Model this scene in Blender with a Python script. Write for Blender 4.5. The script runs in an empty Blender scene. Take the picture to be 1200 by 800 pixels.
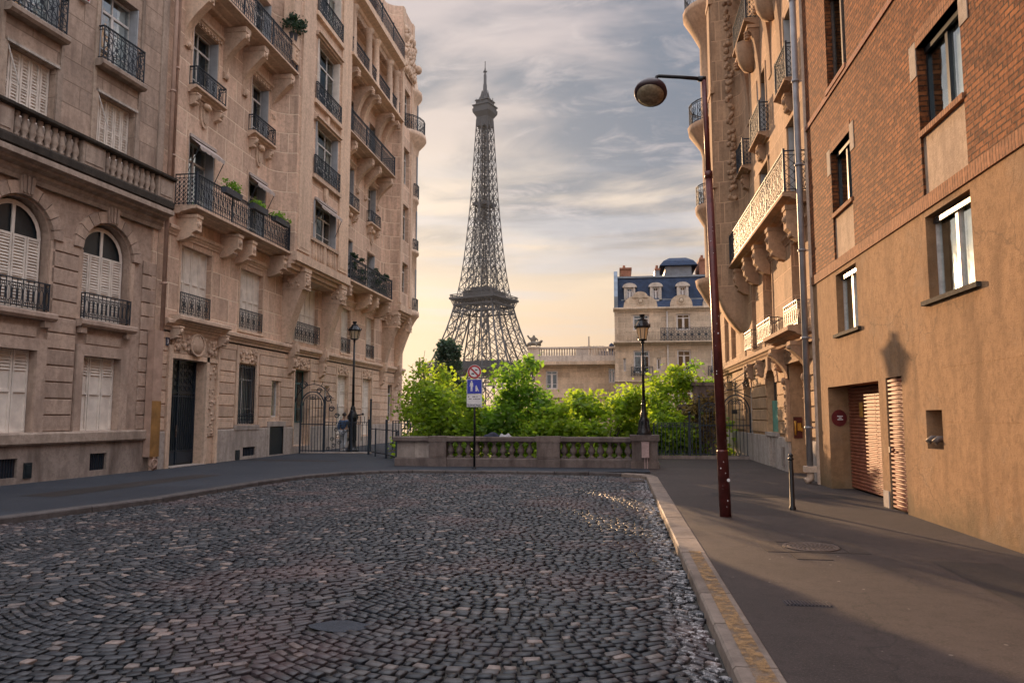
import bpy, bmesh, math, random
from mathutils import Vector, Matrix
R = math.radians
rnd = random.Random(7)
C = bpy.context.scene.collection
scene = bpy.context.scene

# ------------------------------------------------------------------ camera
cam_d = bpy.data.cameras.new('camera'); cam = bpy.data.objects.new('camera', cam_d); C.objects.link(cam)
scene.camera = cam
cam.location = (0, 0, 1.65)
fwd = Vector((-0.13928584, 0.98535275, 0.098384))
fwd = Vector((-0.1393, 0.98535, 0.0984)).normalized()
cam.rotation_euler = fwd.to_track_quat('-Z', 'Y').to_euler()
cam_d.sensor_width = 36; cam_d.lens = 26.4; cam_d.clip_end = 9000; cam_d.clip_start = 0.05

# ------------------------------------------------------------------ sky + sun
SUN = Vector((-3.96, 10.6, 1.82)).normalized()
sun_el = math.asin(SUN.z); sun_az = math.atan2(SUN.x, SUN.y)
w = bpy.data.worlds.new('World'); scene.world = w; w.use_nodes = True
nt = w.node_tree; nt.nodes.clear()
def N(t, **k):
    n = nt.nodes.new(t)
    for a, b in k.items(): setattr(n, a, b)
    return n
def L(a, b): nt.links.new(a, b)
def setin(n, i, v): n.inputs[i].default_value = v
def mathn(op, a, b=None, c=None, clamp=False):
    n = N('ShaderNodeMath', operation=op); n.use_clamp = clamp
    for i, v in enumerate((a, b, c)):
        if v is None: continue
        if hasattr(v, 'is_linked') or hasattr(v, 'links'): L(v, n.inputs[i])
        else: n.inputs[i].default_value = v
    return n.outputs[0]
def ramp(fac, stops, interp='EASE'):
    n = N('ShaderNodeValToRGB'); cr = n.color_ramp; cr.interpolation = interp
    while len(cr.elements) < len(stops): cr.elements.new(0.5)
    for e, (p, c) in zip(cr.elements, stops):
        e.position = p; e.color = (c[0], c[1], c[2], 1) if not isinstance(c, (int, float)) else (c, c, c, 1)
    L(fac, n.inputs[0]); return n.outputs[0]
def mixc(f, a, b, mode='MIX'):
    n = N('ShaderNodeMix', data_type='RGBA', blend_type=mode)
    for s, v in ((n.inputs[0], f), (n.inputs[6], a), (n.inputs[7], b)):
        if hasattr(v, 'links'): L(v, s)
        else: s.default_value = v if isinstance(v, (int, float)) else (v[0], v[1], v[2], 1)
    return n.outputs[2]
def noise(vec, scale, detail=5, rough=.55, dist=0):
    n = N('ShaderNodeTexNoise'); L(vec, n.inputs['Vector']); n.inputs['Scale'].default_value = scale
    n.inputs['Detail'].default_value = detail; n.inputs['Roughness'].default_value = rough; n.inputs['Distortion'].default_value = dist
    return n.outputs[0]
tc = N('ShaderNodeTexCoord'); sep = N('ShaderNodeSeparateXYZ'); L(tc.outputs['Generated'], sep.inputs[0])
zz = mathn('MAXIMUM', sep.outputs[2], 0.0)
den = mathn('ADD', zz, 0.16)
px_ = mathn('DIVIDE', sep.outputs[0], den); py_ = mathn('DIVIDE', sep.outputs[1], den)
comb = N('ShaderNodeCombineXYZ'); L(px_, comb.inputs[0]); L(py_, comb.inputs[1])
mp = N('ShaderNodeMapping'); L(comb.outputs[0], mp.inputs[0]); mp.inputs['Rotation'].default_value = (0, 0, R(24)); mp.inputs['Scale'].default_value = (1.0, 1.7, 1); mp.inputs['Location'].default_value = (2.1, 3.9, 0)
n_big = noise(mp.outputs[0], 0.85, 3, .45, .3)
n_mid = noise(mp.outputs[0], 1.9, 6, .52, .5)
n_fine = noise(mp.outputs[0], 6.5, 7, .62, .6)
base = ramp(zz, [(0.0, (.36, .235, .145)), (.10, (.40, .285, .185)), (.19, (.46, .36, .26)), (.28, (.44, .37, .31)), (.37, (.36, .31, .295)), (.50, (.335, .295, .30)), (.57, (.70, .68, .72)), (.78, (1.45, 1.45, 1.55)), (1, (1.5, 1.5, 1.65))])  # high stops lie out of view, brightened to add light on the facades
cl = mathn('ADD', mathn('MULTIPLY', n_big, .55), mathn('MULTIPLY', n_mid, .45))
slate = ramp(cl, [(.42, 0), (.56, 1)])
hmask = mathn('MULTIPLY', ramp(zz, [(.14, 0.0), (.26, 1.0)]), ramp(zz, [(.55, 1.0), (.75, .25)]))
col = mixc(mathn('MULTIPLY', mathn('MULTIPLY', slate, hmask), .93), base, (.068, .10, .145))
# thin pinkish wisps
wisp = ramp(mathn('ADD', mathn('MULTIPLY', n_fine, .6), mathn('MULTIPLY', n_mid, .4)), [(.49, 0), (.66, 1)])
col = mixc(mathn('MULTIPLY', mathn('MULTIPLY', wisp, hmask), .5), col, (.42, .365, .355))
# low streaks of grey near the horizon
mp2 = N('ShaderNodeMapping'); L(tc.outputs['Generated'], mp2.inputs[0]); mp2.inputs['Scale'].default_value = (1.4, 1.4, 17); mp2.inputs['Location'].default_value = (.3, 0, 2.1)
st = ramp(noise(mp2.outputs[0], 1.5, 5, .55, .2), [(.46, 0), (.62, 1)])
col = mixc(mathn('MULTIPLY', mathn('MULTIPLY', st, ramp(zz, [(.26, 1), (.36, 0)])), .6), col, (.30, .31, .35))
# brighter thin cloud around the sun
vd = N('ShaderNodeVectorMath', operation='DOT_PRODUCT'); L(tc.outputs['Generated'], vd.inputs[0]); vd.inputs[1].default_value = (SUN.x, SUN.y, SUN.z)
gl = mathn('POWER', mathn('MAXIMUM', vd.outputs['Value'], 0.0), 14.0)
col = mixc(mathn('MULTIPLY', gl, .22), col, (.82, .70, .57))
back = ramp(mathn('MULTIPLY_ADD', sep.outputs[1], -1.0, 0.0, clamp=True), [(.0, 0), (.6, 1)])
col = mixc(mathn('MULTIPLY', back, .65), col, (1.05, .98, .98))  # added fill: unseen sky behind the camera brightened to light the facades
sky = N('ShaderNodeTexSky', sky_type='NISHITA'); sky.sun_disc = False; sky.sun_elevation = sun_el; sky.sun_rotation = sun_az
sky.dust_density = 2.0; sky.air_density = 1.0
bg1 = N('ShaderNodeBackground'); L(sky.outputs[0], bg1.inputs[0]); bg1.inputs[1].default_value = 0.07
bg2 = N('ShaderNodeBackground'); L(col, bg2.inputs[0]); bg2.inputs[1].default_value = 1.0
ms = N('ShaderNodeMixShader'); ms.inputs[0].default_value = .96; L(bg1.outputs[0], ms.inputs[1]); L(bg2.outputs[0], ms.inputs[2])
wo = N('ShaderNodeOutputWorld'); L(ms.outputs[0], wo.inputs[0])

sd = bpy.data.lights.new('sun', 'SUN'); sd.energy = 5.0; sd.angle = R(0.6); sd.color = (1.0, .62, .33)
so = bpy.data.objects.new('sun', sd); C.objects.link(so); so.rotation_euler = SUN.to_track_quat('Z', 'Y').to_euler(); so.location = (0, 10, 40)
scene.view_settings.view_transform = 'Standard'; scene.view_settings.look = 'None'
scene.view_settings.exposure = 0.88; scene.view_settings.gamma = 1.0; scene.view_settings.use_curve_mapping = False
scene.render.engine = 'CYCLES'
cy = scene.cycles
cy.max_bounces = 7; cy.diffuse_bounces = 4; cy.glossy_bounces = 3; cy.transmission_bounces = 4; cy.transparent_max_bounces = 8
cy.use_denoising = True; cy.use_adaptive_sampling = True; cy.adaptive_threshold = 0.015
cy.caustics_reflective = False; cy.caustics_refractive = False

# ------------------------------------------------------------------ materials
M = {}
def newmat(name):
    global nt
    m = bpy.data.materials.new(name); m.use_nodes = True; nt = m.node_tree; nt.nodes.clear()
    out = N('ShaderNodeOutputMaterial'); b = N('ShaderNodeBsdfPrincipled'); L(b.outputs[0], out.inputs[0])
    M[name] = m
    return m, b, out
def uvn():
    t = N('ShaderNodeTexCoord'); return t.outputs['UV'], t.outputs['Object']
def c4(c): return (c[0], c[1], c[2], 1)
def bump(b, h, strength=.5, dist=.01, prev=None):
    n = N('ShaderNodeBump'); n.inputs['Strength'].default_value = strength; n.inputs['Distance'].default_value = dist
    L(h, n.inputs['Height']); L(n.outputs[0], b.inputs['Normal']); return n
def world_pos():
    g = N('ShaderNodeNewGeometry'); return g.outputs['Position'], g.outputs['Random Per Island']

def stone(name, c, joint=None, bw=1.3, bh=.42, js=.012, vary=.17, jointcol=None, stain=.35, rough=.88, squash=1):
    m, b, out = newmat(name); uv, ob = uvn(); pos, isl = world_pos()
    n1 = noise(pos, 1.1, 6, .65); n2 = noise(pos, 7, 9, .8); n3 = noise(pos, 45, 4, .7)
    mpp = N('ShaderNodeMapping'); L(pos, mpp.inputs[0]); mpp.inputs['Scale'].default_value = (2.2, 2.2, .55)
    n4 = noise(mpp.outputs[0], 1.1, 7, .6)
    dark = tuple(x * .60 for x in c); lite = tuple(min(x * 1.16, .8) for x in c)
    col = mixc(ramp(n1, [(.32, 0), (.70, 1)], 'LINEAR'), c, lite)
    col = mixc(mathn('MULTIPLY', ramp(n4, [(.47, 0), (.68, 1)], 'LINEAR'), min(1, stain * 1.25)), col, tuple(x * y_ for x, y_ in zip(c, (.42, .40, .40))))
    col = mixc(mathn('MULTIPLY', ramp(n2, [(.45, 0), (.62, 1)], 'LINEAR'), .68), col, dark)
    col = mixc(mathn('MULTIPLY', ramp(n3, [(.55, 0), (.7, 1)], 'LINEAR'), .3), col, lite)
    h = n2
    if not joint:
        col = mixc(1.0, col, ramp(isl, [(0, (.80, .79, .78)), (.5, (1, 1, 1)), (1, (1.16, 1.14, 1.10))], 'LINEAR'), 'MULTIPLY')
    if joint:
        br = N('ShaderNodeTexBrick'); L(uv, br.inputs['Vector'])
        for k, v in (('Scale', 1.0), ('Mortar Size', js), ('Mortar Smooth', .2), ('Bias', 0), ('Brick Width', bw), ('Row Height', bh)): br.inputs[k].default_value = v
        br.inputs['Color1'].default_value = (1 - vary, 1 - vary, 1 - vary, 1); br.inputs['Color2'].default_value = (1 + vary, 1 + vary * .9, 1 + vary * .8, 1)
        br.inputs['Mortar'].default_value = (1, 1, 1, 1)
        col = mixc(1.0, col, br.outputs[0], 'MULTIPLY')
        jc = jointcol or tuple(min(x * 1.5, .8) for x in c)
        col = mixc(mathn('MULTIPLY', br.outputs[1], .9), col, jc)
        h = mathn('SUBTRACT', mathn('MULTIPLY', n2, .5), br.outputs[1])
    L(col, b.inputs['Base Color']); b.inputs['Roughness'].default_value = rough; b.inputs['Specular IOR Level'].default_value = .2
    hh = mathn('ADD', h, mathn('MULTIPLY', n3, .35))
    bump(b, hh, .8, .02)
    return m
stone('stone', (.60, .445, .35), True, 1.25, .84, .020)
stone('stone_old', (.40, .315, .26), True, 1.6, .62, .014, .14, (.24, .18, .14), .6)
stone('stone_warm', (.41, .275, .18), True, 1.25, .84, .020)
stone('stone_rust_warm', (.42, .28, .17), None, stain=.3)
stone('trim_warm', (.42, .28, .185), None, stain=.3)
stone('stone_rust', (.58, .44, .345), None, stain=.3)
stone('stone_rust_old', (.44, .34, .28), None, stain=.45)
stone('trim', (.60, .46, .36), None, stain=.3)
stone('trim_old', (.38, .31, .26), None, stain=.6)
stone('plinth', (.40, .355, .325), True, 1.5, 1.2, .006, .06, (.22, .2, .18), .5)
stone('plinth_old', (.26, .22, .20), None, stain=.75)
stone('balustrade_stone', (.165, .137, .128), None, stain=.8)
stone('sooty_stone', (.05, .043, .037), None, stain=.7)
stone('far_stone', (.50, .42, .33), True, 1.2, .5, .01)
stone('pale_stone', (.46, .43, .40), None, stain=.5)
stone('render', (.31, .185, .10), None, stain=.45, rough=.92)
_m = M['render']; nt = _m.node_tree; _b = [n for n in nt.nodes if n.type == 'BSDF_PRINCIPLED'][0]; _src = _b.inputs['Base Color'].links[0].from_socket
pos, isl = world_pos(); sp = N('ShaderNodeSeparateXYZ'); L(pos, sp.inputs[0])
_k = noise(pos, 1.4, 8, .7)
_d = ramp(mathn('MULTIPLY_ADD', _k, 1.1, mathn('MULTIPLY', sp.outputs[2], -.9)), [(.10, 0), (.50, 1)], 'LINEAR')
_c = mixc(mathn('MULTIPLY', _d, .6), _src, (.10, .085, .05))
_c = mixc(mathn('MULTIPLY', ramp(noise(pos, .75, 7, .7), [(.52, 0), (.60, 1)], 'LINEAR'), .30), _c, (.30, .215, .15))
wv = N('ShaderNodeVectorMath', operation='ADD'); nz = N('ShaderNodeTexNoise'); nz.inputs['Scale'].default_value = 1.2; nz.inputs['Detail'].default_value = 7; L(pos, nz.inputs['Vector']); L(pos, wv.inputs[0]); L(nz.outputs['Color'], wv.inputs[1])
vc = N('ShaderNodeTexVoronoi'); vc.feature = 'DISTANCE_TO_EDGE'; vc.inputs['Scale'].default_value = .30; L(wv.outputs[0], vc.inputs['Vector'])
_c = mixc(mathn('MULTIPLY', ramp(vc.outputs['Distance'], [(0, 1), (.005, 0)], 'LINEAR'), .55), _c, (.12, .08, .05))
L(_c, _b.inputs['Base Color'])
stone('render_panel', (.42, .315, .235), None, stain=.5)
stone('concrete', (.36, .30, .25), None)
stone('concrete_dark', (.065, .052, .046), None)
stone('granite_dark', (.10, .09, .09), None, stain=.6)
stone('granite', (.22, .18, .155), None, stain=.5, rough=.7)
stone('statue_stone', (.20, .19, .17), None, stain=.6)

def brickmat(name, c1, c2, mortar, bw, bh, js, off=.5):
    m, b, out = newmat(name); uv, ob = uvn(); pos, isl = world_pos()
    br = N('ShaderNodeTexBrick'); L(uv, br.inputs['Vector']); br.offset = off
    for k, v in (('Scale', 1.0), ('Mortar Size', js), ('Mortar Smooth', .3), ('Bias', 0), ('Brick Width', bw), ('Row Height', bh)): br.inputs[k].default_value = v
    br.inputs['Color1'].default_value = c4(c1); br.inputs['Color2'].default_value = c4(c2); br.inputs['Mortar'].default_value = c4(mortar)
    n1 = noise(pos, 1.6, 6, .6); n2 = noise(pos, 14, 4, .6)
    col = mixc(mathn('MULTIPLY', ramp(n1, [(.40, 0), (.7, 1)], 'LINEAR'), .45), br.outputs[0], tuple(x * .5 for x in c1))
    col = mixc(mathn('MULTIPLY', ramp(n2, [(.45, 0), (.7, 1)], 'LINEAR'), .4), col, tuple(min(x * 1.5, .7) for x in c2))
    L(col, b.inputs['Base Color']); b.inputs['Roughness'].default_value = .85; b.inputs['Specular IOR Level'].default_value = .15
    bump(b, mathn('SUBTRACT', mathn('MULTIPLY', n2, .6), br.outputs[1]), .9, .018)
    return m
brickmat('brick', (.085, .024, .010), (.29, .105, .038), (.05, .028, .018), .235, .085, .014)
brickmat('soldier_brick', (.22, .10, .055), (.34, .16, .085), (.10, .055, .035), .078, .40, .011, 0)
brickmat('chimney_brick', (.28, .11, .07), (.36, .16, .1), (.3, .24, .2), .22, .07, .01)

def plain(name, c, rough=.5, metal=0, nscale=8, nvar=.25, bumpd=.0, spec=.5):
    m, b, out = newmat(name); pos, isl = world_pos()
    n1 = noise(pos, nscale, 5, .6)
    col = mixc(ramp(n1, [(.35, 0), (.7, 1)], 'LINEAR'), tuple(x * (1 - nvar) for x in c), tuple(min(1, x * (1 + nvar * .6)) for x in c))
    L(col, b.inputs['Base Color']); b.inputs['Roughness'].default_value = rough; b.inputs['Metallic'].default_value = metal
    b.inputs['Specular IOR Level'].default_value = spec
    if bumpd: bump(b, noise(pos, nscale * 6, 3, .6), .4, bumpd)
    return m
plain('iron', (.018, .030, .048), .5, .2, 20, .3, .002)
plain('lamp_black', (.012, .014, .018), .38, .3, 20, .3, .002)
plain('white_frame', (.62, .61, .60), .45)
plain('far_frame', (.6, .6, .62), .45)
plain('shutter_white', (.74, .69, .63), .6, 0, 3, .18)
plain('shutter_grey', (.36, .39, .43), .55, 0, 3, .15)
plain('curtain', (.62, .60, .56), .9, 0, 6, .15)
plain('interior', (.025, .024, .024), .9)
plain('door_black', (.014, .024, .032), .35, .1, 10, .3, .002)
plain('door_teal', (.045, .13, .14), .5, 0, 6, .2)
plain('zinc', (.16, .20, .25), .45, .5, 2, .25)
plain('slate', (.022, .040, .085), .75, 0, 3, .35, .004, .25)
plain('pipe_grey', (.26, .26, .28), .5, .1, 3, .25)
plain('pipe_tan', (.42, .29, .23), .6, 0, 3, .25)
plain('utility_pink', (.42, .31, .30), .6)
plain('rust_box', (.30, .155, .045), .7, 0, 2, .4)
plain('burgundy', (.105, .024, .022), .42, .2, 6, .4, .003)
plain('burgundy_dark', (.035, .018, .024), .4)
plain('bowl_glass', (.30, .25, .17), .25, 0, 14, .4)
plain('sign_white', (.72, .72, .74), .5, 0, 10, .12)
plain('sign_red', (.42, .02, .03), .45, 0, 10, .2)
plain('sign_blue', (.012, .03, .42), .4, 0, 10, .15)
plain('sign_dark', (.02, .02, .03), .5)
plain('plaque_red', (.13, .010, .014), .4, 0, 10, .3)
plain('plaque_navy', (.01, .02, .07), .4)
plain('yellow_plastic', (.55, .27, .03), .45)
plain('green_sheet', (.10, .28, .22), .75, 0, 3, .3)
plain('awning_cloth', (.42, .37, .35), .9, 0, 5, .2)
plain('bark', (.07, .055, .042), .9, 0, 10, .4, .01)
plain('tower_iron', (.042, .045, .052), .65, .1, .05, .2)
plain('pot', (.05, .06, .08), .6)
plain('skin', (.42, .26, .18), .6); plain('hair', (.04, .025, .02), .6); plain('jacket_blue', (.06, .11, .22), .8); plain('trousers_pale', (.46, .48, .52), .85); plain('shoe_white', (.7, .7, .7), .6)
plain('cloth_dark', (.02, .025, .05), .9, 0, 12, .5, .01); plain('cloth_grey', (.34, .34, .36), .9, 0, 12, .3, .01)
plain('sticker', (.6, .07, .06), .5)
plain('cover_iron', (.11, .085, .075), .6, .3, 20, .3, .004)

# lantern glass: unlit cloudy panes
m, b, out = newmat('lantern_glass'); b.inputs['Base Color'].default_value = (.80, .72, .58, 1); b.inputs['Roughness'].default_value = .35
b.inputs['Transmission Weight'].default_value = .0
tr = N('ShaderNodeBsdfTranslucent'); tr.inputs[0].default_value = (.9, .74, .5, 1); mxs = N('ShaderNodeMixShader'); mxs.inputs[0].default_value = .6
L(b.outputs[0], mxs.inputs[1]); L(tr.outputs[0], mxs.inputs[2]); L(mxs.outputs[0], out.inputs[0])
# window glass
m, b, out = newmat('glass')
gsh = N('ShaderNodeBsdfGlossy'); gsh.inputs['Roughness'].default_value = .04; gsh.inputs['Color'].default_value = (.85, .95, 1, 1)
tsp = N('ShaderNodeBsdfTransparent'); tsp.inputs[0].default_value = (.80, .88, .88, 1)
fr = N('ShaderNodeFresnel'); fr.inputs[0].default_value = 1.5
pos, isl = world_pos()
bn = N('ShaderNodeBump'); bn.inputs['Strength'].default_value = .25; bn.inputs['Distance'].default_value = .02; L(noise(pos, 2.5, 2, .5), bn.inputs['Height']); L(bn.outputs[0], gsh.inputs['Normal'])
mxs = N('ShaderNodeMixShader'); L(mathn('MULTIPLY_ADD', fr.outputs[0], .45, .05, clamp=True), mxs.inputs[0]); L(tsp.outputs[0], mxs.inputs[1]); L(gsh.outputs[0], mxs.inputs[2]); L(mxs.outputs[0], out.inputs[0])
# ribbed metal door
m, b, out = newmat('garage_metal'); pos, isl = world_pos(); b.inputs['Roughness'].default_value = .6; b.inputs['Metallic'].default_value = .0
L(mixc(ramp(noise(pos, 5, 5, .6), [(.35, 0), (.7, 1)]), (.20, .060, .032), (.30, .105, .055)), b.inputs['Base Color'])

# leaves
def leafmat(name, c1, c2, tcol):
    m, b, out = newmat(name); pos, isl = world_pos()
    col = mixc(isl, c1, c2); L(col, b.inputs['Base Color']); b.inputs['Roughness'].default_value = .55
    t = N('ShaderNodeBsdfTranslucent'); L(mixc(isl, tcol, tuple(x * 1.5 for x in tcol)), t.inputs[0])
    mx = N('ShaderNodeMixShader'); mx.inputs[0].default_value = .5; L(b.outputs[0], mx.inputs[1]); L(t.outputs[0], mx.inputs[2]); L(mx.outputs[0], out.inputs[0])
leafmat('leaf_bright', (.07, .15, .014), (.20, .28, .022), (.38, .55, .035))
leafmat('leaf_deep', (.05, .12, .016), (.12, .22, .022), (.24, .44, .04))
leafmat('leaf_dark', (.02, .045, .03), (.035, .07, .045), (.03, .06, .03))
leafmat('leaf_brown', (.16, .12, .05), (.26, .20, .07), (.26, .20, .06))

# setts: one random tone per stone, joints are real gaps
m, b, out = newmat('setts'); pos, isl = world_pos()
ca = ramp(isl, [(0, (.003, .005, .009)), (.3, (.008, .012, .019)), (.6, (.018, .022, .030)), (.80, (.036, .038, .045)), (.92, (.072, .066, .068)), (1, (.22, .17, .15))], 'LINEAR')
n1 = noise(pos, .45, 4, .55); n2 = noise(pos, 22, 5, .65)
ca = mixc(mathn('MULTIPLY', ramp(n1, [(.50, 0), (.64, 1)], 'LINEAR'), .55), ca, (.095, .055, .055))
ca = mixc(mathn('MULTIPLY', ramp(n2, [(.45, 0), (.7, 1)], 'LINEAR'), .45), ca, (.025, .027, .032))
sp = N('ShaderNodeSeparateXYZ'); L(pos, sp.inputs[0])
edge = ramp(mathn('MULTIPLY_ADD', noise(pos, 1.3, 3, .5), .22, mathn('MULTIPLY_ADD', sp.outputs[0], 1.0, -.11)), [(.30, 0), (.56, 1)], 'LINEAR')
fl = ramp(noise(pos, 16, 9, .85), [(.52, 0), (.56, 1)], 'LINEAR')
ca = mixc(mathn('MULTIPLY', mathn('MULTIPLY', edge, fl), .85), ca, (.42, .41, .42))
L(ca, b.inputs['Base Color']); L(ramp(n2, [(.3, .42), (.8, .64)], 'LINEAR'), b.inputs['Roughness']); b.inputs['Specular IOR Level'].default_value = .5
bump(b, n2, .45, .004)
m, b, out = newmat('road_bed'); pos, isl = world_pos()
L(mixc(noise(pos, 3, 6, .6), (.018, .017, .016), (.045, .04, .035)), b.inputs['Base Color']); b.inputs['Roughness'].default_value = .95
# asphalt pavement
def asphalt(name, c1, c2):
    m, b, out = newmat(name); pos, isl = world_pos()
    n1 = noise(pos, .55, 5, .6); n2 = noise(pos, 55, 6, .8); n3 = noise(pos, 6, 8, .75)
    col = mixc(ramp(n1, [(.35, 0), (.68, 1)], 'LINEAR'), c1, c2)
    col = mixc(mathn('MULTIPLY', ramp(n3, [(.48, 0), (.60, 1)], 'LINEAR'), .5), col, tuple(x * .6 for x in c1))
    col = mixc(mathn('MULTIPLY', ramp(n2, [(.53, 0), (.66, 1)], 'LINEAR'), .6), col, tuple(min(x * 2.8, .5) for x in c2))
    v = N('ShaderNodeTexVoronoi'); v.feature = 'F1'; v.inputs['Scale'].default_value = 2.9; L(pos, v.inputs['Vector'])
    spot = mathn('LESS_THAN', v.outputs['Distance'], .045)
    col = mixc(mathn('MULTIPLY', spot, .7), col, (.22, .19, .17))
    wv = N('ShaderNodeVectorMath', operation='ADD'); nz = N('ShaderNodeTexNoise'); nz.inputs['Scale'].default_value = 1.6; nz.inputs['Detail'].default_value = 6; L(pos, nz.inputs['Vector'])
    L(pos, wv.inputs[0]); L(nz.outputs['Color'], wv.inputs[1]); vc = N('ShaderNodeTexVoronoi'); vc.feature = 'DISTANCE_TO_EDGE'; vc.inputs['Scale'].default_value = .33; L(wv.outputs[0], vc.inputs['Vector'])
    crack = ramp(vc.outputs['Distance'], [(.0, 1), (.006, 0)], 'LINEAR')
    col = mixc(mathn('MULTIPLY', crack, .75), col, (.02, .018, .018))
    pv = N('ShaderNodeTexVoronoi'); pv.inputs['Scale'].default_value = .21; L(pos, pv.inputs['Vector']); ps_ = N('ShaderNodeSeparateXYZ'); L(pv.outputs['Color'], ps_.inputs[0])
    col = mixc(ramp(ps_.outputs[0], [(.6, 0), (.62, .35)], 'CONSTANT'), col, tuple(x * .62 for x in c1))
    L(col, b.inputs['Base Color']); b.inputs['Roughness'].default_value = .75; b.inputs['Specular IOR Level'].default_value = .3
    bump(b, mathn('ADD', n2, mathn('MULTIPLY', n3, .6)), .8, .006)
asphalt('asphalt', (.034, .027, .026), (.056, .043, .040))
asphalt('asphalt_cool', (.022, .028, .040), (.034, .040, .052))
asphalt('asphalt_patch', (.018, .016, .017), (.032, .027, .027))
plain('ground_far', (.12, .11, .08), .95, 0, .05, .3)
# worn paint: chips show what is below
m, b, out = newmat('yellow_paint'); pos, isl = world_pos()
L(mixc(noise(pos, 9, 5, .6), (.20, .12, .055), (.32, .185, .07)), b.inputs['Base Color']); b.inputs['Roughness'].default_value = .7
tsp = N('ShaderNodeBsdfTransparent'); mx = N('ShaderNodeMixShader')
L(ramp(noise(pos, 9.0, 10, .8), [(.40, 0), (.56, .95)], 'LINEAR'), mx.inputs[0]); L(tsp.outputs[0], mx.inputs[1]); L(b.outputs[0], mx.inputs[2]); L(mx.outputs[0], out.inputs[0])

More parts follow.
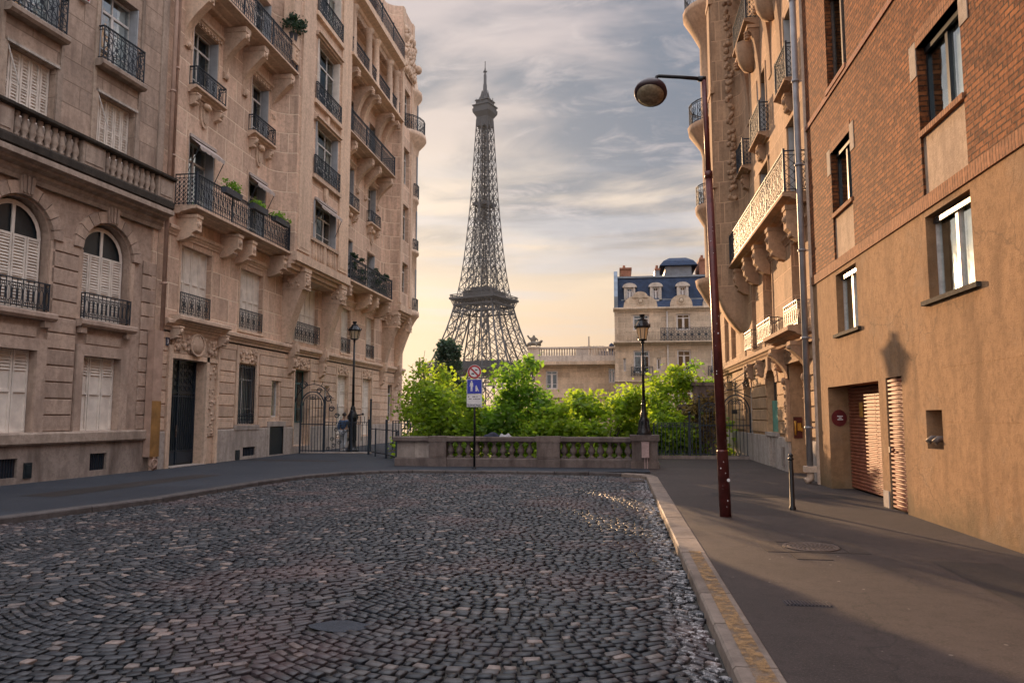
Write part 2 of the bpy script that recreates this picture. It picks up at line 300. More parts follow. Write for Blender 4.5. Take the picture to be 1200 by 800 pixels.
# ------------------------------------------------------------------ mesh helpers
class Frame:
    def __init__(s, o, t, n): s.o = Vector(o); s.t = Vector(t).normalized(); s.n = Vector(n).normalized()
    def p(s, u, d, z): return s.o + s.t * u + s.n * d + Vector((0, 0, z))
WF = Frame((0, 0, 0), (1, 0, 0), (0, 1, 0))
def abs_loc(o):
    v = Vector((0, 0, 0))
    while o: v += o.location; o = o.parent
    return v
class MB:
    def __init__(s, F=WF): s.v = []; s.f = []; s.F = F; s.bt = []; s.sm = set()
    def add(s, pts, faces, smooth=False):
        b = len(s.v); s.v += [Vector(p) for p in pts]; s.bt.append((b, len(s.v), len(s.f), len(s.f) + len(faces)))
        for f in faces:
            if smooth: s.sm.add(len(s.f))
            s.f.append([b + i for i in f])
    def quad(s, a, b_, c, d): s.add([a, b_, c, d], [(0, 1, 2, 3)])
    def q(s, *udz): s.add([s.F.p(*x) for x in udz], [tuple(range(len(udz)))])
    def box(s, u0, u1, d0, d1, z0, z1):
        P = [s.F.p(u, d, z) for u in (u0, u1) for d in (d0, d1) for z in (z0, z1)]
        s.add(P, [(0, 1, 3, 2), (4, 6, 7, 5), (0, 4, 5, 1), (2, 3, 7, 6), (0, 2, 6, 4), (1, 5, 7, 3)])
    def bevbox(s, u0, u1, d0, d1, z0, z1, b=.01):
        # box with chamfered front (d1) edges
        P = [s.F.p(*x) for x in ((u0, d0, z0), (u1, d0, z0), (u1, d0, z1), (u0, d0, z1), (u0, d1 - b, z0), (u1, d1 - b, z0), (u1, d1 - b, z1), (u0, d1 - b, z1), (u0 + b, d1, z0 + b), (u1 - b, d1, z0 + b), (u1 - b, d1, z1 - b), (u0 + b, d1, z1 - b))]
        s.add(P, [(0, 1, 5, 4), (1, 2, 6, 5), (2, 3, 7, 6), (3, 0, 4, 7), (4, 5, 9, 8), (5, 6, 10, 9), (6, 7, 11, 10), (7, 4, 8, 11), (8, 9, 10, 11)])
    def prism_u(s, prof, u0, u1, smooth=False):   # prof: (d,z)
        n = len(prof)
        P = [s.F.p(u0, d, z) for d, z in prof] + [s.F.p(u1, d, z) for d, z in prof]
        s.add(P, [(i, (i + 1) % n, n + (i + 1) % n, n + i) for i in range(n)] , smooth)
        s.add(P, [tuple(range(n)), tuple(range(n, 2 * n))])
    def prism_z(s, prof, z0, z1, smooth=False, cap=True):   # prof: (u,d)
        n = len(prof)
        P = [s.F.p(u, d, z0) for u, d in prof] + [s.F.p(u, d, z1) for u, d in prof]
        s.add(P, [(i, (i + 1) % n, n + (i + 1) % n, n + i) for i in range(n)], smooth)
        if cap: s.add(P, [tuple(range(n)), tuple(range(n, 2 * n))])
    def prism_d(s, prof, d0, d1):   # prof: (u,z)
        n = len(prof)
        P = [s.F.p(u, d0, z) for u, z in prof] + [s.F.p(u, d1, z) for u, z in prof]
        s.add(P, [(i, (i + 1) % n, n + (i + 1) % n, n + i) for i in range(n)] + [tuple(range(n)), tuple(range(n, 2 * n))])
    def lathe(s, u, d, prof, n=12, a0=0, a1=None, smooth=True):
        full = a1 is None; a1 = a0 + 2 * math.pi if full else a1
        m = n if full else n + 1; P = []
        for r, z in prof:
            for i in range(m):
                a = a0 + (a1 - a0) * i / n
                P.append(s.F.p(u + r * math.cos(a), d + r * math.sin(a), z))
        F_ = []
        for j in range(len(prof) - 1):
            for i in range(n):
                k = (i + 1) % m if full else i + 1
                F_.append((j * m + i, j * m + k, (j + 1) * m + k, (j + 1) * m + i))
        s.add(P, F_, smooth)
    def bar(s, A, B, w_, h_=None):
        A = Vector(A); B = Vector(B); h_ = h_ or w_; ax = (B - A)
        if ax.length < 1e-6: return
        ax.normalize(); up = Vector((0, 0, 1)) if abs(ax.z) < .95 else Vector((1, 0, 0))
        x = ax.cross(up).normalized() * w_ / 2; y = ax.cross(x).normalized() * h_ / 2
        P = [A + x + y, A - x + y, A - x - y, A + x - y, B + x + y, B - x + y, B - x - y, B + x - y]
        s.add(P, [(0, 1, 5, 4), (1, 2, 6, 5), (2, 3, 7, 6), (3, 0, 4, 7), (0, 3, 2, 1), (4, 5, 6, 7)])
    def tube(s, pts, r, n=8, smooth=True, r1=None):
        pts = [Vector(p) for p in pts]; P = []; m = len(pts)
        prevx = None
        for i, p in enumerate(pts):
            a = (pts[min(i + 1, m - 1)] - pts[max(i - 1, 0)]).normalized()
            if prevx is None:
                up = Vector((0, 0, 1)) if abs(a.z) < .9 else Vector((1, 0, 0)); x = a.cross(up).normalized()
            else: x = (prevx - a * prevx.dot(a)).normalized()
            prevx = x; y = a.cross(x)
            rr = r[i] if isinstance(r, (list, tuple)) else (r if r1 is None else r + (r1 - r) * i / (m - 1))
            for k in range(n):
                t = 2 * math.pi * k / n; P.append(p + (x * math.cos(t) + y * math.sin(t)) * rr)
        F_ = [(j * n + i, j * n + (i + 1) % n, (j + 1) * n + (i + 1) % n, (j + 1) * n + i) for j in range(m - 1) for i in range(n)]
        s.add(P, F_, smooth); s.add(P, [tuple(range(n)), tuple(range((m - 1) * n, m * n))])
    def ring(s, c, ux, uz, r, w_, n=8, rz=None, a0=0, a1=2 * math.pi):
        rz = rz or r; c = Vector(c); nn = ux.cross(uz).normalized() * w_ / 2; P = []
        full = abs(a1 - a0 - 2 * math.pi) < 1e-3; m = n if full else n + 1
        for i in range(m):
            a = a0 + (a1 - a0) * i / n; dr = ux * math.cos(a) + uz * math.sin(a)
            o = c + ux * math.cos(a) * r + uz * math.sin(a) * rz
            P += [o + dr * w_ / 2 + nn, o + dr * w_ / 2 - nn, o - dr * w_ / 2 - nn, o - dr * w_ / 2 + nn]
        F_ = []
        for i in range(n):
            j = (i + 1) % m if full else i + 1
            for k in range(4): F_.append((i * 4 + k, i * 4 + (k + 1) % 4, j * 4 + (k + 1) % 4, j * 4 + k))
        s.add(P, F_)
    def blob(s, c, rx, ry=None, rz=None, n=6, m=4):
        ry = ry or rx; rz = rz or rx; c = Vector(c); P = [c + Vector((0, 0, rz))]
        for j in range(1, m):
            t = math.pi * j / m
            for i in range(n):
                a = 2 * math.pi * i / n; P.append(c + Vector((rx * math.sin(t) * math.cos(a), ry * math.sin(t) * math.sin(a), rz * math.cos(t))))
        P.append(c - Vector((0, 0, rz))); F_ = []
        for i in range(n):
            k = (i + 1) % n; F_.append((0, 1 + i, 1 + k)); b_ = 1 + (m - 2) * n; F_.append((b_ + i, len(P) - 1, b_ + k))
            for j in range(m - 2): F_.append((1 + j * n + i, 1 + (j + 1) * n + i, 1 + (j + 1) * n + k, 1 + j * n + k))
        s.add(P, F_, True)
    def mesh(s, name, mat, off=Vector((0, 0, 0)), recalc=True):
        me = bpy.data.meshes.new(name); me.from_pydata([tuple(v - off) for v in s.v], [], s.f)
        if s.sm:
            fl_ = [False] * len(s.f)
            for i in s.sm: fl_[i] = True
            me.polygons.foreach_set('use_smooth', fl_)
        if recalc:
            bm = bmesh.new(); bm.from_mesh(me); bmesh.ops.remove_doubles(bm, verts=bm.verts, dist=1e-5) if len(s.f) < 20000 else None
            bmesh.ops.recalc_face_normals(bm, faces=bm.faces); bm.to_mesh(me); bm.free()
        uvl = me.uv_layers.new(name='UVMap').data
        for pl in me.polygons:
            n = pl.normal
            if abs(n.z) > .72: t = Vector((1, 0, 0)); b_ = Vector((0, 1, 0))
            else:
                t = Vector((-n.y, n.x, 0)).normalized(); b_ = Vector((0, 0, 1))
                if abs(t.y) > .25:
                    if t.y < 0: t = -t
                elif t.x < 0: t = -t
            for li in pl.loop_indices:
                co = me.vertices[me.loops[li].vertex_index].co + off
                uvl[li].uv = (co.dot(t), co.dot(b_))
        me.materials.append(M[mat]); me.update()
        return me
    def build_split(s, name, mat, parent, eps=.04):
        # one object per separate piece
        bb = []
        for v0, v1, f0, f1 in s.bt:
            P = s.v[v0:v1] if v1 > v0 else [s.v[i] for f in s.f[f0:f1] for i in f]
            bb.append((min(p.x for p in P) - eps, max(p.x for p in P) + eps, min(p.y for p in P) - eps, max(p.y for p in P) + eps, min(p.z for p in P) - eps, max(p.z for p in P) + eps))
        par = list(range(len(bb)))
        def find(i):
            while par[i] != i: par[i] = par[par[i]]; i = par[i]
            return i
        for i in range(len(bb)):
            a = bb[i]
            for j in range(i):
                c = bb[j]
                if a[0] < c[1] and c[0] < a[1] and a[2] < c[3] and c[2] < a[3] and a[4] < c[5] and c[4] < a[5]: par[find(i)] = find(j)
        gr = {}
        for i in range(len(bb)): gr.setdefault(find(i), []).append(i)
        out = []
        for ids in gr.values():
            m_ = MB(s.F); mp_ = {}
            for i in ids:
                v0, v1, f0, f1 = s.bt[i]
                for fi in range(f0, f1):
                    nf = []
                    for vi in s.f[fi]:
                        if vi not in mp_: mp_[vi] = len(m_.v); m_.v.append(s.v[vi])
                        nf.append(mp_[vi])
                    if fi in s.sm: m_.sm.add(len(m_.f))
                    m_.f.append(nf)
            out.append(m_.build(name, mat, parent))
        return out
    def build(s, name, mat, parent=None, loc=None, recalc=True):
        if not s.v: return None
        off = abs_loc(parent) if parent else Vector(loc if loc is not None else (0, 0, 0))
        o = bpy.data.objects.new(name, s.mesh(name, mat, off, recalc)); C.objects.link(o)
        if parent: o.parent = parent
        else: o.location = off
        return o
def thing(name, loc, label, cat, group=None):
    o = bpy.data.objects.new(name, None); C.objects.link(o); o.location = loc; o['label'] = label; o['category'] = cat
    o.empty_display_size = .3
    if group: o['group'] = group
    return o
def tag(o, label, cat, group=None):
    o['label'] = label; o['category'] = cat
    if group: o['group'] = group
    return o
def structure(o): o['kind'] = 'structure'; return o
def copy_tree(o, parent=None, loc=None):
    c = o.copy(); C.objects.link(c); c.parent = parent
    if loc is not None: c.location = loc
    for ch in list(o.children): copy_tree(ch, c)
    return c
def text_mesh(txt, size, P, ux, uz, mat, parent, name='lettering', th=.004, width=None):
    cu = bpy.data.curves.new(name, 'FONT'); cu.body = txt; cu.size = size; cu.align_x = 'CENTER'; cu.align_y = 'CENTER'; cu.extrude = th / 2
    to = bpy.data.objects.new(name, cu); C.objects.link(to)
    me = bpy.data.meshes.new_from_object(to.evaluated_get(bpy.context.evaluated_depsgraph_get())); bpy.data.objects.remove(to)
    off = abs_loc(parent); nn = ux.cross(uz)
    for v in me.vertices: v.co = P + ux * v.co.x + uz * v.co.y + nn * v.co.z - off
    me.materials.clear(); me.materials.append(M[mat]); o = bpy.data.objects.new(name, me); C.objects.link(o); o.parent = parent
    return o

# ------------------------------------------------------------------ facade helpers
def subtract(a, b, holes):
    seg = [(a, b)]
    for h0, h1 in holes:
        ns = []
        for s0, s1 in seg:
            if h1 <= s0 or h0 >= s1: ns.append((s0, s1)); continue
            if h0 > s0: ns.append((s0, h0))
            if h1 < s1: ns.append((h1, s1))
        seg = ns
    return seg
def wallgrid(mb, u0, u1, z0, z1, holes, d=0, depth=.35):
    """flat wall with openings; holes (u0,u1,z0,z1[,arch rise])"""
    zs = sorted({z0, z1} | {z for h in holes for z in h[2:4] if z0 < z < z1})
    for a, b_ in zip(zs, zs[1:]):
        hs = [(h[0], h[1]) for h in holes if h[2] < b_ - 1e-6 and h[3] > a + 1e-6]
        for s0, s1 in subtract(u0, u1, hs):
            n = max(1, int((s1 - s0) / 3))
            for k in range(n):
                x0 = s0 + (s1 - s0) * k / n; x1 = s0 + (s1 - s0) * (k + 1) / n
                mb.q((x0, d, a), (x1, d, a), (x1, d, b_), (x0, d, b_))
    for h in holes:
        a, b_, c, e = h[:4]; ar = h[4] if len(h) > 4 else 0
        zt = e - ar
        mb.q((a, d, c), (a, d - depth, c), (a, d - depth, zt), (a, d, zt))
        mb.q((b_, d, c), (b_, d - depth, c), (b_, d - depth, zt), (b_, d, zt))
        mb.q((a, d, c), (b_, d, c), (b_, d - depth, c), (a, d - depth, c))
        if not ar: mb.q((a, d, e), (b_, d, e), (b_, d - depth, e), (a, d - depth, e))
        else:
            n = 14; cx_ = (a + b_) / 2; rx = (b_ - a) / 2
            pts = [(cx_ - rx * math.cos(math.pi * i / n), zt + ar * math.sin(math.pi * i / n)) for i in range(n + 1)]
            for p, q_ in zip(pts, pts[1:]):
                mb.q((p[0], d, p[1]), (q_[0], d, q_[1]), (q_[0], d, e), (p[0], d, e)) if abs(e - max(p[1], q_[1])) > 1e-4 or abs(p[1] - q_[1]) > 1e-5 else None
                mb.q((p[0], d, p[1]), (q_[0], d, q_[1]), (q_[0], d - depth, q_[1]), (p[0], d - depth, p[1]))
def rustic(mb, u0, u1, z0, z1, h, holes, d0=-.045, d1=0.0, gap=.035, b=.012):
    n = max(1, round((z1 - z0) / h)); hh = (z1 - z0) / n
    for k in range(n):
        a = z0 + k * hh + gap / 2; c = z0 + (k + 1) * hh - gap / 2
        zs = sorted({a, c} | {z for q_ in holes for z in q_[2:4] if a + .02 < z < c - .02})
        for e, f_ in zip(zs, zs[1:]):
            hs = [(q_[0], q_[1]) for q_ in holes if q_[2] < f_ - 1e-4 and q_[3] > e + 1e-4]
            for s0, s1 in subtract(u0, u1, hs):
                if s1 - s0 < .03: continue
                m = 1 if s1 - s0 < 1.6 else 2
                for j in range(m):
                    mb.bevbox(s0 + (s1 - s0) * j / m + (.003 if j else 0), s0 + (s1 - s0) * (j + 1) / m - (.003 if j < m - 1 else 0), d0, d1, e, f_, b)
def window(F, par, u0, u1, z0, z1, d=-.28, leaves=2, transom=.74, fmat='white_frame', curtain=None, arch=0, lab=None):
    mb = MB(F); t = .12 if fmat == 'far_frame' else .06; a, b_ = d, d + .055
    mb.box(u0, u0 + t, a, b_, z0, z1); mb.box(u1 - t, u1, a, b_, z0, z1); mb.box(u0 + t, u1 - t, a, b_, z0, z0 + t); mb.box(u0 + t, u1 - t, a, b_, z1 - t, z1)
    zt = z0 + (z1 - z0) * transom if transom else z1 - t
    if transom: mb.box(u0 + t, u1 - t, a, b_ + .01, zt - .035, zt + .035)
    for k in range(1, leaves):
        c = u0 + (u1 - u0) * k / leaves
        mb.box(c - t * .75, c + t * .75, a, b_ + .006, z0 + t, zt - (.035 if transom else 0))
        mb.box(c - .02, c + .02, a, b_ - .006, zt + .035, z1 - t) if transom else None
    if transom and (z1 - z0) > 1.6:
        for k in range(leaves):
            x0 = u0 + (u1 - u0) * k / leaves + .05; x1 = u0 + (u1 - u0) * (k + 1) / leaves - .05
            zc = z0 + (zt - z0) * .35; mb.box(x0, x1, a + .01, b_ - .015, zc - .015, zc + .015)
    w_ = mb.build('window', fmat, par)
    g = MB(F); g.q((u0 + .02, a + .02, z0 + .02), (u1 - .02, a + .02, z0 + .02), (u1 - .02, a + .02, z1 - .02), (u0 + .02, a + .02, z1 - .02)); g.build('pane', 'glass', w_)
    if curtain:
        c = MB(F)
        for c0, c1 in curtain:
            x0 = u0 + (u1 - u0) * c0; x1 = u0 + (u1 - u0) * c1; n = max(4, int((x1 - x0) / .06)); P = []
            for i in range(n + 1):
                x = x0 + (x1 - x0) * i / n; dd = a - .07 - .02 * (i % 2)
                P += [F.p(x, dd, z0 + .03), F.p(x, dd, z1 - .03)]
            c.add(P, [(2 * i, 2 * i + 2, 2 * i + 3, 2 * i + 1) for i in range(n)], True)
        c.build('curtain', 'curtain', w_, recalc=False)
    return w_
def louvre(F, par, u0, u1, z0, z1, d, n=2, mat='shutter_white', slats=True, arch=0, solid_below=None):
    """closed louvred shutter, n leaves"""
    mb = MB(F)
    for k in range(n):
        a = u0 + (u1 - u0) * k / n + .013; b_ = u0 + (u1 - u0) * (k + 1) / n - .013; s = .05
        zt = z1
        mb.box(a, a + s, d, d + .035, z0, zt); mb.box(b_ - s, b_, d, d + .035, z0, zt)
        zm = z0 + (z1 - z0) * .5
        for q_ in (z0, zm - .03, z1 - .06): mb.box(a + s, b_ - s, d, d + .033, q_, q_ + .06)
        for p0, p1 in ((z0 + .06, zm - .03), (zm + .03, z1 - .06)):
            if solid_below and p0 < solid_below: mb.box(a + s, b_ - s, d - .02, d + .0, p0, min(p1, solid_below)); p0 = solid_below
            if p1 - p0 < .05: continue
            m_ = max(2, int((p1 - p0) / .078))
            for j in range(m_):
                zc = p0 + (j + .5) * (p1 - p0) / m_
                mb.q((a + s, d + .002, zc + .026), (b_ - s, d + .002, zc + .026), (b_ - s, d + .032, zc - .014), (a + s, d + .032, zc - .014))
    bk = MB(F); 
    mb.q((u0, d + .001, z0), (u1, d + .001, z0), (u1, d + .001, z1), (u0, d + .001, z1))
    if arch:
        cx_ = (u0 + u1) / 2; rx = (u1 - u0) / 2; nn = 12
        pr = [(cx_ + rx * math.cos(math.pi * i / nn), z1 + arch * math.sin(math.pi * i / nn)) for i in range(nn + 1)]
        for i in range(nn):
            p, q_ = pr[i], pr[i + 1]
            f_ = .86
            p2 = (cx_ + (p[0] - cx_) * f_, z1 + (p[1] - z1) * f_); q2 = (cx_ + (q_[0] - cx_) * f_, z1 + (q_[1] - z1) * f_)
            mb.q((p[0], d + .03, p[1]), (q_[0], d + .03, q_[1]), (q2[0], d + .03, q2[1]), (p2[0], d + .03, p2[1]))
        mb.box(cx_ - .045, cx_ + .045, d, d + .032, z1, z1 + arch * .95)
    return mb.build('shutter', mat, par)
def folded(F, par, u0, u1, z0, z1, d0, d1, mat='shutter_grey'):
    """pair of open shutters folded against the reveals"""
    for uu in (u0 + .012, u1 - .052):
        mb = MB(F); mb.box(uu, uu + .04, d0, d1, z0 + .02, z1 - .02)
        for k in range(3):
            za = z0 + .1 + (z1 - z0 - .2) * k / 3; zb = z0 + .05 + (z1 - z0 - .2) * (k + 1) / 3
            mb.box(uu - .006, uu + .046, d0 + .05, d1 - .05, za, zb)
        mb.build('shutter', mat, par)
def seg_rail(mb, A, B, z0, z1, style='scroll', s=.13, th=.016):
    A = Vector((A[0], A[1], 0)); B = Vector((B[0], B[1], 0)); ln = (B - A).length; ux = (B - A).normalized(); uz = Vector((0, 0, 1))
    def P(x, z): return A + ux * x + uz * z
    h = z1 - z0
    mb.bar(P(0, z1), P(ln, z1), .05, .028); mb.bar(P(0, z0 + .05), P(ln, z0 + .05), .03, .02)
    if style != 'plain': mb.bar(P(0, z1 - .11), P(ln, z1 - .11), .02, .014)
    n = max(1, round(ln / s))
    for i in range(n + 1):
        x = ln * i / n; mb.bar(P(x, z0), P(x, z1), th if 0 < i < n else th * 1.7)
    zi0, zi1 = z0 + .05, z1 - .11
    if style == 'scroll':
        for i in range(0, n - 1, 2):
            x = ln * (i + 1) / n; r = min(s * .85, (zi1 - zi0) / 4)
            for k, fz in enumerate((.27, .73)):
                zc = zi0 + (zi1 - zi0) * fz; mb.ring(P(x, zc), ux, uz, r, th * .9, 8)
                for sx in (-1, 1): mb.ring(P(x + sx * r * .55, zc), ux, uz, r * .45, th * .8, 6)
            zc = (zi0 + zi1) / 2; mb.ring(P(x, zc), ux, uz, r * .35, th * 1.6, 6)
            for k in range(4): 
                a = math.pi / 4 + k * math.pi / 2; mb.bar(P(x, zc), P(x + math.cos(a) * r * .8, zc + math.sin(a) * r * .8), th * .9)
        for i in range(n): mb.ring(P(ln * (i + .5) / n, z1 - .06), ux, uz, min(.04, s * .4), th * .7, 6)
    elif style == 'diamond':
        hh = zi1 - zi0; k = max(1, round(hh / s)); m = n
        for i in range(n):
            x0, x1 = ln * i / n, ln * (i + 1) / n
            for j in range(k):
                za, zb = zi0 + hh * j / k, zi0 + hh * (j + 1) / k
                mb.bar(P(x0, za), P(x1, zb), th * .8); mb.bar(P(x1, za), P(x0, zb), th * .8)
                mb.ring(P(x0, za), ux, uz, .03, th, 4)
    elif style == 'loops':
        for i in range(n):
            x = ln * (i + .5) / n; r = ln / n * .38
            mb.ring(P(x, zi0 + (zi1 - zi0) / 2), ux, uz, r, th * .8, 10, rz=(zi1 - zi0) * .40)
            for zc in (zi0 + .04, zi1 - .04): mb.ring(P(x, zc), ux, uz, r * .6, th * .7, 6)
def railing(F, par, u0, u1, d, z0, z1, style='scroll', s=.13, ends=True, dw=0.0, th=.016, posts=()):
    mb = MB(F); pts = [(u0, d), (u1, d)]
    if ends: pts = [(u0, dw)] + pts + [(u1, dw)]
    for a, b_ in zip(pts, pts[1:]):
        A = F.p(a[0], a[1], 0); B = F.p(b_[0], b_[1], 0); seg_rail(mb, A, B, z0, z1, style, s, th)
    for pu in posts: mb.bar(F.p(pu, d, z0), F.p(pu, d, z1 + .12), .06)
    return mb.build('railing', 'iron', par)
def console(mb, u, wd, z1, h, D, d0=0.0):
    """scroll bracket, S profile, rosette face"""
    F = mb.F; pr = [(d0, z1), (d0 + D, z1), (d0 + D, z1 - h * .22)]
    n = 9
    for i in range(n + 1):
        t = i / n; a = t * math.pi / 2
        pr.append((d0 + D * .86 * (1 - math.sin(a)) ** 1.15 + .05 * (1 - t), z1 - h * (.24 + .62 * t)))
    pr += [(d0 + .10, z1 - h * .90), (d0 + .07, z1 - h), (d0, z1 - h)]
    mb.prism_u(pr, u - wd / 2, u + wd / 2)
    mb.box(u - wd / 2 - .025, u + wd / 2 + .025, d0, d0 + D + .03, z1 - h * .10, z1 - .001)
    c = F.p(u, d0 + D + .005, z1 - h * .16); mb.blob(c, wd * .28, wd * .28, h * .045 + .02)
    mb.blob(F.p(u, d0 + .08, z1 - h * .95), .09, .09, .12)
def arch_console(mb, u, wd, z1, h, D, d0=0.0):
    """tall concave console sweeping out under a balcony"""
    pr = [(d0, z1), (d0 + D, z1), (d0 + D, z1 - .22)]
    n = 12
    for i in range(n + 1):
        a = math.pi / 2 * i / n
        pr.append((d0 + D * .93 - (D * .93 - .03) * math.sin(a), z1 - .24 - (h - .24) * (1 - math.cos(a))))
    pr += [(d0, z1 - h)]
    # concave sweep
    mb.prism_u(pr, u - wd / 2, u + wd / 2)
    mb.box(u - wd / 2 - .03, u + wd / 2 + .03, d0, d0 + D + .04, z1 - .12, z1 - .001)
    for k in range(3): mb.blob(mb.F.p(u, d0 + D + .01, z1 - .2 - k * .1), wd * .32, wd * .32, .06)
def block_console(mb, u, wd, z1, h, D, d0=0.0):
    """short boxy bracket with carved foot"""
    mb.prism_u([(d0, z1), (d0 + D, z1), (d0 + D, z1 - h * .62), (d0 + D * .8, z1 - h * .70), (d0 + D * .72, z1 - h * .84), (d0 + D * .4, z1 - h * .95), (d0, z1 - h)], u - wd / 2, u + wd / 2)
    mb.box(u - wd / 2 - .03, u + wd / 2 + .03, d0, d0 + D + .03, z1 - h * .12, z1 - .001)
    c = mb.F.p(u, d0 + D + .01, z1 - h * .36); mb.blob(c, .07, .07, .09); mb.ring(c, mb.F.t, Vector((0, 0, 1)), wd * .33, .03, 8)
    for s_ in (-1, 0, 1): mb.blob(mb.F.p(u + s_ * wd * .3, d0 + D * .74, z1 - h * .80), .06, .06, .06)
def carve(mb, u0, u1, z0, z1, d, dens=26, r=.055, seed=1):
    q_ = random.Random(seed); F = mb.F
    mb.box(u0, u1, d - .03, d, z0, z1)
    for k in range(int(dens * (u1 - u0) * (z1 - z0))):
        uu = q_.uniform(u0 + r, u1 - r); zc = q_.uniform(z0 + r, z1 - r); mb.blob(F.p(uu, d, zc), r * q_.uniform(.6, 1.2), r * q_.uniform(.5, 1.1), r * q_.uniform(.6, 1.4), 5, 3)
def cornice(mb, u0, u1, z0, z1, D, d0=0.0, dent=False):
    h = z1 - z0
    mb.prism_u([(d0, z0), (d0 + D * .25, z0), (d0 + D * .32, z0 + h * .22), (d0 + D * .6, z0 + h * .38), (d0 + D * .66, z0 + h * .5), (d0 + D, z0 + h * .62), (d0 + D, z0 + h * .92), (d0 + D * .9, z1), (d0, z1)], u0, u1)
    if dent:
        n = int((u1 - u0) / .2)
        for i in range(n): 
            uu = u0 + (i + .5) * (u1 - u0) / n; mb.box(uu - .05, uu + .05, d0, d0 + D * .56, z0 + h * .05, z0 + h * .30)
def shield(mb, u, z1, h, wd, d=0.0):
    n = 10; F = mb.F
    pr = [(u - wd / 2, z1), (u + wd / 2, z1), (u + wd / 2, z1 - h * .45)] + [(u + wd / 2 * math.cos(math.pi * i / n), z1 - h * .45 - h * .55 * math.sin(math.pi * i / n)) for i in range(1, n)] + [(u - wd / 2, z1 - h * .45)]
    mb.prism_d(pr, d, d + .07)
    pr2 = [(u + (a - u) * .68, z1 - h * .12 + (b_ - z1) * .72) for a, b_ in pr]; mb.prism_d(pr2, d + .07, d + .10)
def awning(F, par, u0, u1, z, d0, proj, drop):
    mb = MB(F); n = 10
    for i in range(n):
        a = u0 + (u1 - u0) * i / n; b_ = u0 + (u1 - u0) * (i + 1) / n
        mb.q((a, d0, z), (b_, d0, z), (b_, d0 + proj, z - drop), (a, d0 + proj, z - drop))
        mb.q((a, d0 + proj, z - drop), (b_, d0 + proj, z - drop), (b_, d0 + proj, z - drop - .14), (a, d0 + proj, z - drop - (.14 if i % 2 else .10)))
    mb.box(u0 - .03, u1 + .03, d0, d0 + .09, z - .02, z + .08)
    o = mb.build('awning', 'awning_cloth', par, recalc=False)
    a = MB(F)
    for uu in (u0, u1): a.bar(F.p(uu, d0 + proj, z - drop), F.p(uu, d0, z - drop - .9), .02)
    a.build('arm', 'iron', o)
def pipe(F, par, u, d, z0, z1, r=.055, mat='pipe_grey', collars=4, cmat=None):
    mb = MB(F); mb.tube([F.p(u, d, z0), F.p(u, d, z1)], r, 10)
    for k in range(collars):
        z = z0 + (z1 - z0) * (k + .5) / collars; mb.tube([F.p(u, d, z - .03), F.p(u, d, z + .03)], r * 1.35, 10); mb.bar(F.p(u, d, z), F.p(u, 0, z), .03)
    return mb.build('downpipe', mat, par)

# ================================================================== GROUND
def gh(x, y):
    base = -0.35
    edge = 25.3 if -7.6 < x < 1.4 else (34.6 if x <= -7.6 else 31.6)
    if x < -10.6: edge = 49
    if x > 5.2: edge = 44
    if y < edge: return base
    t = min(1, (y - edge) / .6); z = base + (-8 - base) * t
    if y > 60: z = -8 + (-18.9 + 8) * min(1, (y - 60) / 240)
    return z
mb = MB()
xs = [-3000, -900, -300, -120, -60, -30, -20, -13, -10.7, -10.5, -7.7, -7.5, -4, 0, 1.35, 1.45, 5.1, 5.3, 12, 25, 60, 150, 400, 1200, 3000]
ys = [-400, -60, -10, 10, 20, 25.2, 25.4, 26.0, 28, 31.5, 31.7, 32.3, 34.5, 34.7, 35.3, 38, 43.9, 44.1, 44.7, 48.9, 49.1, 49.7, 60, 80, 120, 200, 300, 500, 1000, 2500, 6000]
P = [(x, y, gh(x, y)) for y in ys for x in xs]; nx = len(xs)
mb.add(P, [(j * nx + i, j * nx + i + 1, (j + 1) * nx + i + 1, (j + 1) * nx + i) for j in range(len(ys) - 1) for i in range(nx - 1)])
structure(mb.build('ground', 'ground_far', recalc=False))

# road outline: (y, xl, xr) of the carriageway
XR = .72
def xl_at(y):
    pts = [(-6, -12.6), (5, -10.9), (11, -9.9), (14.3, -9.15), (18, -8.95), (20, -8.6), (21.2, -8.0), (22.0, -7.1), (22.35, -6.2)]
    for a, b_ in zip(pts, pts[1:]):
        if y <= b_[0]: t = (y - a[0]) / (b_[0] - a[0]); return a[1] + (b_[1] - a[1]) * t
    return -6.2
def xr_at(y):
    if y < 20.9: return XR
    t = min(1, (y - 20.9) / 1.2); return XR - .95 * (1 - math.sqrt(max(0, 1 - t * t)))
YF = 22.35
ROAD_Z = -.11
def road_z(x, y): return ROAD_Z + .05 * (1 - ((x + 4.5) / 6.5) ** 2)
def inside(x, y): return y < YF - (.12 if x < -.4 else .35) and xl_at(y) + .02 < x < xr_at(y) - .02 and y > .3
mb = MB(); nx = 14; P = []; yy = [-8 + i * 31 / 40 for i in range(41)]
for y in yy:
    y = min(y, YF + .1)
    for i in range(nx): x = -13 + 14.2 * i / (nx - 1); P.append((x, y, road_z(x, y) - .026))
mb.add(P, [(j * nx + i, j * nx + i + 1, (j + 1) * nx + i + 1, (j + 1) * nx + i) for j in range(40) for i in range(nx - 1)])
structure(mb.build('road_bed', 'road_bed', recalc=False))
